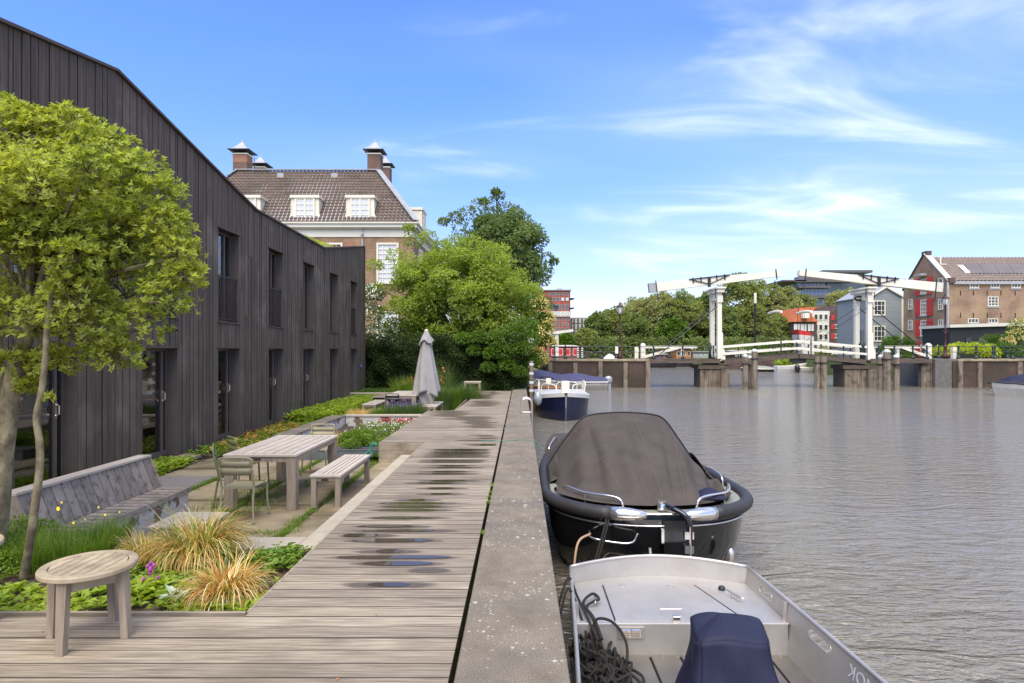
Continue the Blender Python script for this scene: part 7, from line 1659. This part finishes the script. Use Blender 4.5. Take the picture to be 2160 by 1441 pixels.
for (px, pt, hw, Y, mt, lab, nm) in ((1875, 700, 22, 62, 'leaf_mid', 'light green shrub between the right portal and the grey house', 'shrub'), (1915, 708, 20, 60, 'leaf_mid', 'small shrub below the gable of the brick warehouse', 'shrub'),
    (2100, 690, 34, 55, 'leaf_mid', 'tall loose green shrub at the right in front of the black shed', 'shrub'), (2075, 722, 30, 54, 'leaf_dark', 'dark green shrub behind the right railing', 'shrub'),
    (1720, 735, 34, 84, 'leaf_far', 'green bush on the far quay behind the right bridge leaf', 'bush'), (1665, 762, 40, 83, 'leaf_ground', 'low yellow-green bush hanging over the far quay under the bridge', 'bush'), (1800, 735, 26, 85, 'leaf_far', 'green bush left of the grey wooden house', 'bush'),
    (1826, 690, 14, 80, 'leaf_mid', 'upright green tree between portal posts and grey house', 'tree'), (1600, 725, 40, 90, 'leaf_mid', 'bright bush behind the white-capped piles', 'bush'), (1545, 735, 24, 92, 'leaf_far', 'bush behind the left pier top', 'bush'), (1925, 770, 26, 53.5, 'leaf_mid', 'green bush seen through the right fixed span over the jetty', 'bush')):
    zt_ = gz(pt, Y); rx_ = hw*Y/1300; t = thing(nm if nm != 'tree' else 'small_tree', lab, nm, (X(px, Y), Y, .5))
    zb_ = .5 if pt < 760 else (-.9 if Y < 60 else .3); c, r = clumps((X(px, Y), Y, (zb_+zt_)/2), (rx_, rx_*.7, max(.3, (zt_-zb_)/2)), 16, min(rx_*.4, .8), .2, .8)
    crown('foliage', c, r, 130 if Y > 70 else 260, .3 if Y > 70 else .16, mt, t); MB().tube([(X(px, Y), Y, zb_-.3), (X(px, Y), Y, (zb_+zt_)/2)], .05, 6).build('stem', 'bark', t)
t = thing('blossom_shrub', 'pink-white flowering shrub at the right edge behind the railing', 'shrub', (X(2150, 54), 54, RD))
K = np.array([S(2150, 690, 54, .9), S(2135, 710, 54, .7), S(2165, 715, 54, .9), S(2120, 725, 54, .6)]); crown('foliage', K[:, :3], K[:, 3], 500, .16, 'leaf_mid', t); crown('blossom', K[:, :3]+np.array([0, -.3, .1]), K[:, 3], 260, .14, 'leaf_cream', t, wr=.8)
t = thing('chartreuse_hedge', 'bright yellow-green hedge behind the railing of the right abutment', 'hedge', (X(2030, 51), 51, RD))
K = np.array([S(px, 741+rng.normal()*2-(6 if 2010 < px < 2070 else 0), 51, .55) for px in range(1975, 2100, 8)]); crown('foliage', K[:, :3], K[:, 3], 260, .16, 'leaf_chart', t)
K = np.array([S(px, 740+rng.normal()*3, 51.5, .6) for px in range(2090, 2180, 9)]); t = thing('green_hedge', 'darker green hedge right of the yellow-green one along the railing', 'hedge', (X(2130, 51), 51, RD)); crown('foliage', K[:, :3], K[:, 3], 260, .16, 'leaf_mid', t)
# dark low undergrowth on the far banks
n = 9000; P = np.stack([X(1240, 112)+(X(1660, 112)-X(1240, 112))*rng.random(n), 109+3*rng.random(n), -.6+4.6*rng.random(n)**1.3], 1)
o = leaf_obj('undergrowth', P, unit(n), unit(n)+np.array([0, -.5, .5]), .5, .35, 'leaf_far_dark', None, kind='stuff'); o['label'] = 'dense dark undergrowth below the far row of trees'; o['category'] = 'undergrowth'
MB().box(X(1225, 109), X(1660, 109), 110, 127, -2, 1.6).build('far_quay_bank', 'quay_face', None, kind='structure')
MB().box(29.5, 45, 87.6, 88.09, -2, .5).build('far_quay_edge', 'brick_dark', None, kind='structure')

# --- garden plants near the camera
def clump_at(label, nm, p, n, L, W, lean, mats, spread, cat='grass'):
    t = thing(nm, label, cat, p)
    for m_, q in mats:
        for f_, l_, s_ in ((.5, .75, 1.), (.5, 1.35, 1.12)): blades('blades', [p], int(n*q*f_), L*s_, W, lean*l_, m_, t, segs=6, spread=spread, kind='stuff')
    return t
GM = (('grass_green', .42), ('grass_straw', .36), ('grass_pale', .1), ('grass_red', .12))
G1 = gp(405, 1190, SZ); clump_at('largest clump of green and straw coloured grass, right of the round table', 'ornamental_grass', (G1.x, G1.y+.12, SZ), 1500, .58, .0115, 1.9, GM, .20, 'ornamental grass')
G2 = gp(478, 1262, SZ); clump_at('smaller orange-straw grass clump spilling over the boardwalk edge', 'ornamental_grass', (G2.x, G2.y, SZ), 900, .42, .0105, 2.0, (('grass_green', .2), ('grass_straw', .5), ('grass_pale', .12), ('grass_red', .18)), .13, 'ornamental grass')
G3 = gp(300, 1165, SZ); clump_at('pale grass clump behind the round table against the concrete plinth', 'ornamental_grass', (G3.x, G3.y, SZ), 420, .28, .009, 1.9, (('grass_green', .3), ('grass_straw', .55), ('grass_pale', .15)), .15, 'ornamental grass')
G4 = gp(330, 1185, SZ); clump_at('reddish grass clump between the pale clump and the largest one', 'ornamental_grass', (G4.x, G4.y, SZ), 350, .27, .009, 1.9, (('grass_green', .3), ('grass_red', .35), ('grass_straw', .35)), .15, 'ornamental grass')
# feathery herbs (yellow flowers) around the trunks
t = thing('feathery_herb', 'feathery green herb with a few yellow flowers in front of the backed bench', 'plant', gp(150, 1150, SZ))
base = [gp(px, py, SZ) for px, py in ((90, 1200), (130, 1180), (170, 1172), (215, 1165), (110, 1165), (60, 1190), (150, 1200), (185, 1190), (240, 1150), (40, 1165), (30, 1185))]
blades('stems', [tuple(b) for b in base], 5200, .30, .0045, .7, 'herb', t, segs=3, spread=.16, kind='stuff')
blades('stalks', [tuple(b) for b in base[:5]], 90, .58, .003, .6, 'herb_dark', t, segs=4, spread=.14, kind='stuff')
for px, py, s_ in ((123, 1073, .016), (222, 1086, .009), (155, 1103, .009), (208, 1070, .008), (180, 1096, .006), (252, 1080, .007), (130, 1060, .008)):
    p = at(px, py, 5.1); mb = MB()
    for k in range(7): a = k*2*PI/7; mb.add([p, p+Vector((math.cos(a-.4), math.sin(a-.4)*.5, math.sin(a-.4)))*s_, p+Vector((math.cos(a+.4), -.1, math.sin(a+.4)))*s_*1.1], [(0, 1, 2)])
    mb.build('flower', 'petal_yellow', t); MB().tube([p, p-Vector((.02, 0, .1)), p-Vector((.0, 0, .28))], .0016, 4).build('flower_stem', 'herb', t)
t = thing('leafy_shrub', 'low small-leaved green shrub round the foot of the young stem', 'shrub', gp(70, 1185, SZ))
K = np.array([[*gp(px, py, SZ)[:2], SZ+h_] for px, py, h_ in ((30, 1180, .16), (60, 1190, .1), (110, 1190, .1), (20, 1200, .08), (150, 1185, .12), (90, 1165, .2), (45, 1160, .22))]); crown('foliage', K, np.full(7, .13), 330, .032, 'herb', t, wr=.5)
# low groundcover leaves
def rosettes(pts, L, W, m_, parent=None, nlv=8, up=.45, h=.0, name='leaves', **k):
    pts = np.asarray(pts, float); n = len(pts); a = rng.random((n, nlv))*.5+np.arange(nlv)*2*PI/nlv+rng.random((n, 1))*6
    D = np.stack([np.cos(a), np.sin(a), up*(.4+rng.random((n, nlv)))], 2).reshape(-1, 3); P = np.repeat(pts, nlv, 0)+rng.normal(size=(n*nlv, 3))*L*.25*np.array([1, 1, .5]); P[:, 2] = np.maximum(P[:, 2], pts[:, 2].min()-.005)+rng.random(n*nlv)*h
    return leaf_obj(name, P, D, np.array([0, 0, 1.])+unit(len(P))*.35, L*(.6+.7*rng.random(len(P))), W*(.7+.6*rng.random(len(P))), m_, parent, var=np.repeat(rng.random(n), nlv)*.6+rng.random(len(P))*.4, droop=.15, **k)
bed = []
while len(bed) < 620:
    x = random.uniform(-4.9, -1.95); y = random.uniform(4.25, 5.9)
    if math.sin(x*3.1+1)*math.cos(y*4.3)+random.uniform(-.6, .8) > -.35 and (x-G1.x)**2+(y-G1.y)**2 > .06: bed.append((x, y, SZ-.01))
bl = [p for p in bed if p[1] < 5.0]; bf = [p for p in bed if p[1] >= 5.0]
o = rosettes(bl, .075, .042, 'leaf_ground', nlv=9, h=.05, name='groundcover', kind='stuff'); o['label'] = 'lush light green groundcover leaves along the front of the planting bed'; o['category'] = 'groundcover'
o = rosettes(bf, .05, .03, 'herb', nlv=9, h=.06, name='groundcover', kind='stuff'); o['label'] = 'small-leaved green groundcover at the back of the planting bed'; o['category'] = 'groundcover'
t = thing('strawberry_plant', 'leafy green plants spilling at the boardwalk edge behind the straw coloured grass', 'plant', gp(575, 1195, SZ))
rosettes([(*(gp(px+rng.normal()*9, py+rng.normal()*5, SZ)[:2]), SZ) for px, py in ((560, 1185), (590, 1180), (610, 1175), (575, 1200), (545, 1195), (600, 1190)) for _ in range(9)], .06, .035, 'herb', t, h=.07, kind='stuff')
P0 = gp(318, 1250, SZ); t = thing('purple_primula', 'plant with an upright magenta-purple flower spike beside the round table', 'plant', (P0.x, P0.y, SZ))
rosettes([(P0.x+rng.normal()*.1, P0.y+rng.normal()*.08, SZ) for _ in range(26)], .10, .05, 'leaf_ground', t, h=.06, kind='stuff')
for px, py, r_ in ((318, 1200, .022), (312, 1194, .016), (325, 1192, .016), (318, 1187, .014), (303, 1221, .014), (316, 1208, .016), (334, 1217, .012)):
    p = at(px, py, P0.y); MB().lathe(p, [(r_*.3, -r_), (r_, -.3*r_), (r_*.8, .5*r_), (r_*.2, r_)], 7).tube([p, (p.x, p.y+.01, SZ)], .002, 4).build('flower', 'petal_purple', t)
P0 = gp(372, 1272, SZ); t = thing('silver_leaf_plant', 'small silvery woolly-leaved plant at the deck edge', 'plant', (P0.x, P0.y, SZ)); rosettes([(P0.x+dx_, P0.y+dy_, SZ) for dx_, dy_ in ((0, 0), (.04, .02), (-.04, .03), (.02, -.02))], .12, .04, 'silver_leaf', t, nlv=9, up=1.1, kind='stuff')
# ivy strip along the black facade
def strip(label, x0_, x1_, y0_, y1_, z_, nn, L, W, m_, h_, nm='groundcover'):
    p = np.stack([x0_+(x1_-x0_)*rng.random(nn), y0_+(y1_-y0_)*rng.random(nn), np.full(nn, z_)], 1)
    o = rosettes(p, L, W, m_, nlv=7, h=h_, name=nm, kind='stuff'); o['label'] = label; o['category'] = nm; return o
strip('bright green leafy strip at the foot of the black facade beside the first chairs', -6.7, -6.15, 8.6, 11.6, PZ, 420, .085, .05, 'leaf_ground', .14)
strip('reddish low plants at the foot of the facade behind the chairs', -6.7, -6.0, 13.2, 17, PZ+.02, 90, .07, .03, 'grass_red', .12)
strip('straw coloured low plants between facade and sunken bed', -6.5, -5.4, 12.6, 17, PZ+.02, 160, .08, .02, 'grass_straw', .12)
strip('green low plants between the facade and the raised bed', -6.7, -5.35, 12.3, 17.5, PZ, 520, .08, .045, 'herb', .12)
strip('thick bright green strip along the far half of the black facade', -6.7, -5.5, 17.5, 26.8, PZ, 1500, .12, .07, 'leaf_ground', .34)
strip('green border plants at the foot of the hedge', -7.2, -2.4, 24.9, 27.3, PZ, 1200, .12, .07, 'herb_dark', .45)
strip('lawn-like growth between far table and hedge', -6.2, -2.4, 22.5, 24.5, PZ, 500, .09, .04, 'herb', .1)
# bushes in and around the zinc planter and sunken bed
def bush(label, px, py, Y, rpx, zb_, m_, L_, n_, W_=.006, lean=.5, nm='bush', spread=None):
    x_ = X(px, Y); t = thing(nm, label, 'plant', (x_, Y, zb_)); sp_ = spread or rpx*Y/1300*.8
    blades('foliage', [(x_+dx_*sp_*.6, Y+dy_*sp_*.6, zb_) for dx_ in (-1, 0, 1) for dy_ in (-1, 0, 1)], n_, L_, W_, lean, m_, t, segs=3, spread=sp_*.7, kind='stuff'); return t
t = thing('cushion_plant', 'dense bright green cushion plant behind the zinc planter right of the dining table', 'plant', (X(752, 12.8), 12.8, -.35))
c, r = clumps((X(752, 12.8), 12.8, -.12), (.42, .4, .22), 30, .13, .3, .9); crown('foliage', c, r, 420, .045, 'herb', t, wr=.35)
strip('small-leaved green mat between zinc planter and sunken bed', -4.6, -2.8, 12.6, 14.6, -.32, 500, .05, .03, 'herb', .1)
t = thing('pink_flower_bed', 'flat cushion of small pink and white flowers before the concrete wall', 'flowers', (-3.4, 15.2, -.35))
pp = np.stack([-4.1+1.4*rng.random(900), 13.9+2.6*rng.random(900), -.26+.12*rng.random(900)], 1); pp = pp[pp[:, 0] < -2.78]
leaf_obj('foliage', pp, unit(len(pp))+np.array([0, 0, .6]), unit(len(pp))+np.array([0, 0, 1]), .09, .03, 'herb', t, kind='stuff'); leaf_obj('blossom', pp[:170]+np.array([0, 0, .07]), unit(170), unit(170)+np.array([0, 0, 2]), .035, .03, 'petal_white', t, kind='stuff')
pr = np.stack([-3.8+.9*rng.random(160), 16.3+.6*rng.random(160), -.18+.08*rng.random(160)], 1); leaf_obj('blossom', pr, unit(160), unit(160)+np.array([0, 0, 2]), .06, .05, 'petal_red', t, kind='stuff')
bush('tuft of pale pinkish grass behind the far dining chair', 690, 0, 13.3, 30, PZ, 'grass_straw', .42, 700, .006, .9, 'ornamental_grass_tuft')
bush('tuft of straw grass left of the far dining chair near the facade', 640, 0, 13.6, 25, PZ, 'grass_straw', .3, 500, .006, 1.0, 'ornamental_grass_tuft')
bush('low straw coloured grass on top of the sunken bed corner', 757, 0, 18.0, 26, -.2, 'grass_straw', .3, 700, .007, 1.0, 'ornamental_grass_tuft')
t = bush('lavender bush with purple spikes in front of the far table', 845, 0, 18.1, 34, -.2, 'herb_dark', .42, 1500, .008, .6, 'lavender')
p = np.stack([X(845, 18.1)+.42*rng.normal(size=260)*.7+.15, 18.1+.1*rng.normal(size=260), .12+.09*rng.normal(size=260)], 1); leaf_obj('blossom', p, unit(260)*.3+np.array([0, 0, 1]), unit(260), .07, .02, 'petal_lavender', t, kind='stuff')
bush('green bushy plant left of the lavender', 805, 0, 18.2, 26, -.2, 'herb', .3, 900, .008, .6)
bush('upright grey-green plant right of the lavender by the boardwalk corner', 882, 0, 18.1, 18, -.2, 'herb_dark', .42, 600, .01, .4)
for px, Y, r_, h_, m_, lab in ((930, 22.0, 22, .65, 'herb_dark', 'grey-green tall herb right behind the folded parasol'), (955, 22.4, 24, .55, 'herb', 'light green grassy plant between parasol and small corner table'), (985, 22.6, 26, .75, 'herb_dark', 'rosemary-like dark bush in front of the small corner table'), (860, 24.3, 26, .9, 'herb', 'tall green clump left of the parasol at the foot of the hedge'), (938, 25.2, 14, 1.5, 'herb_dark', 'tall thin flowering stems right of the parasol against the hedge')):
    bush(lab, px, 0, Y, r_, PZ, m_, h_+.2, 1500 if h_ < 1.2 else 250, .014, .55)
P = np.array([list(at(868+rng.normal()*10, 806+rng.normal()*4, 24.2)) for _ in range(26)]+[list(at(930+rng.normal()*5, 800+rng.normal()*10, 25)) for _ in range(18)]); o = leaf_obj('orange_blossom', P, unit(len(P)), unit(len(P)), .10, .09, 'roof_orange', None, kind='stuff'); o['label'] = 'scattered orange flowers at the foot of the hedge by the parasol'; o['category'] = 'flowers'
t = thing('leafy_plant', 'broad leaved green plant at the corner where the boardwalk steps out', 'plant', gp(795, 985, PZ)); pb = gp(795, 972, PZ)
rosettes([(pb.x+rng.normal()*.14, pb.y+rng.normal()*.06, PZ) for _ in range(26)], .09, .06, 'herb_dark', t, h=.12, kind='stuff')
for px, lab in ((548, 'dry reddish stems at the foot of the facade left of the first chairs'),): pass
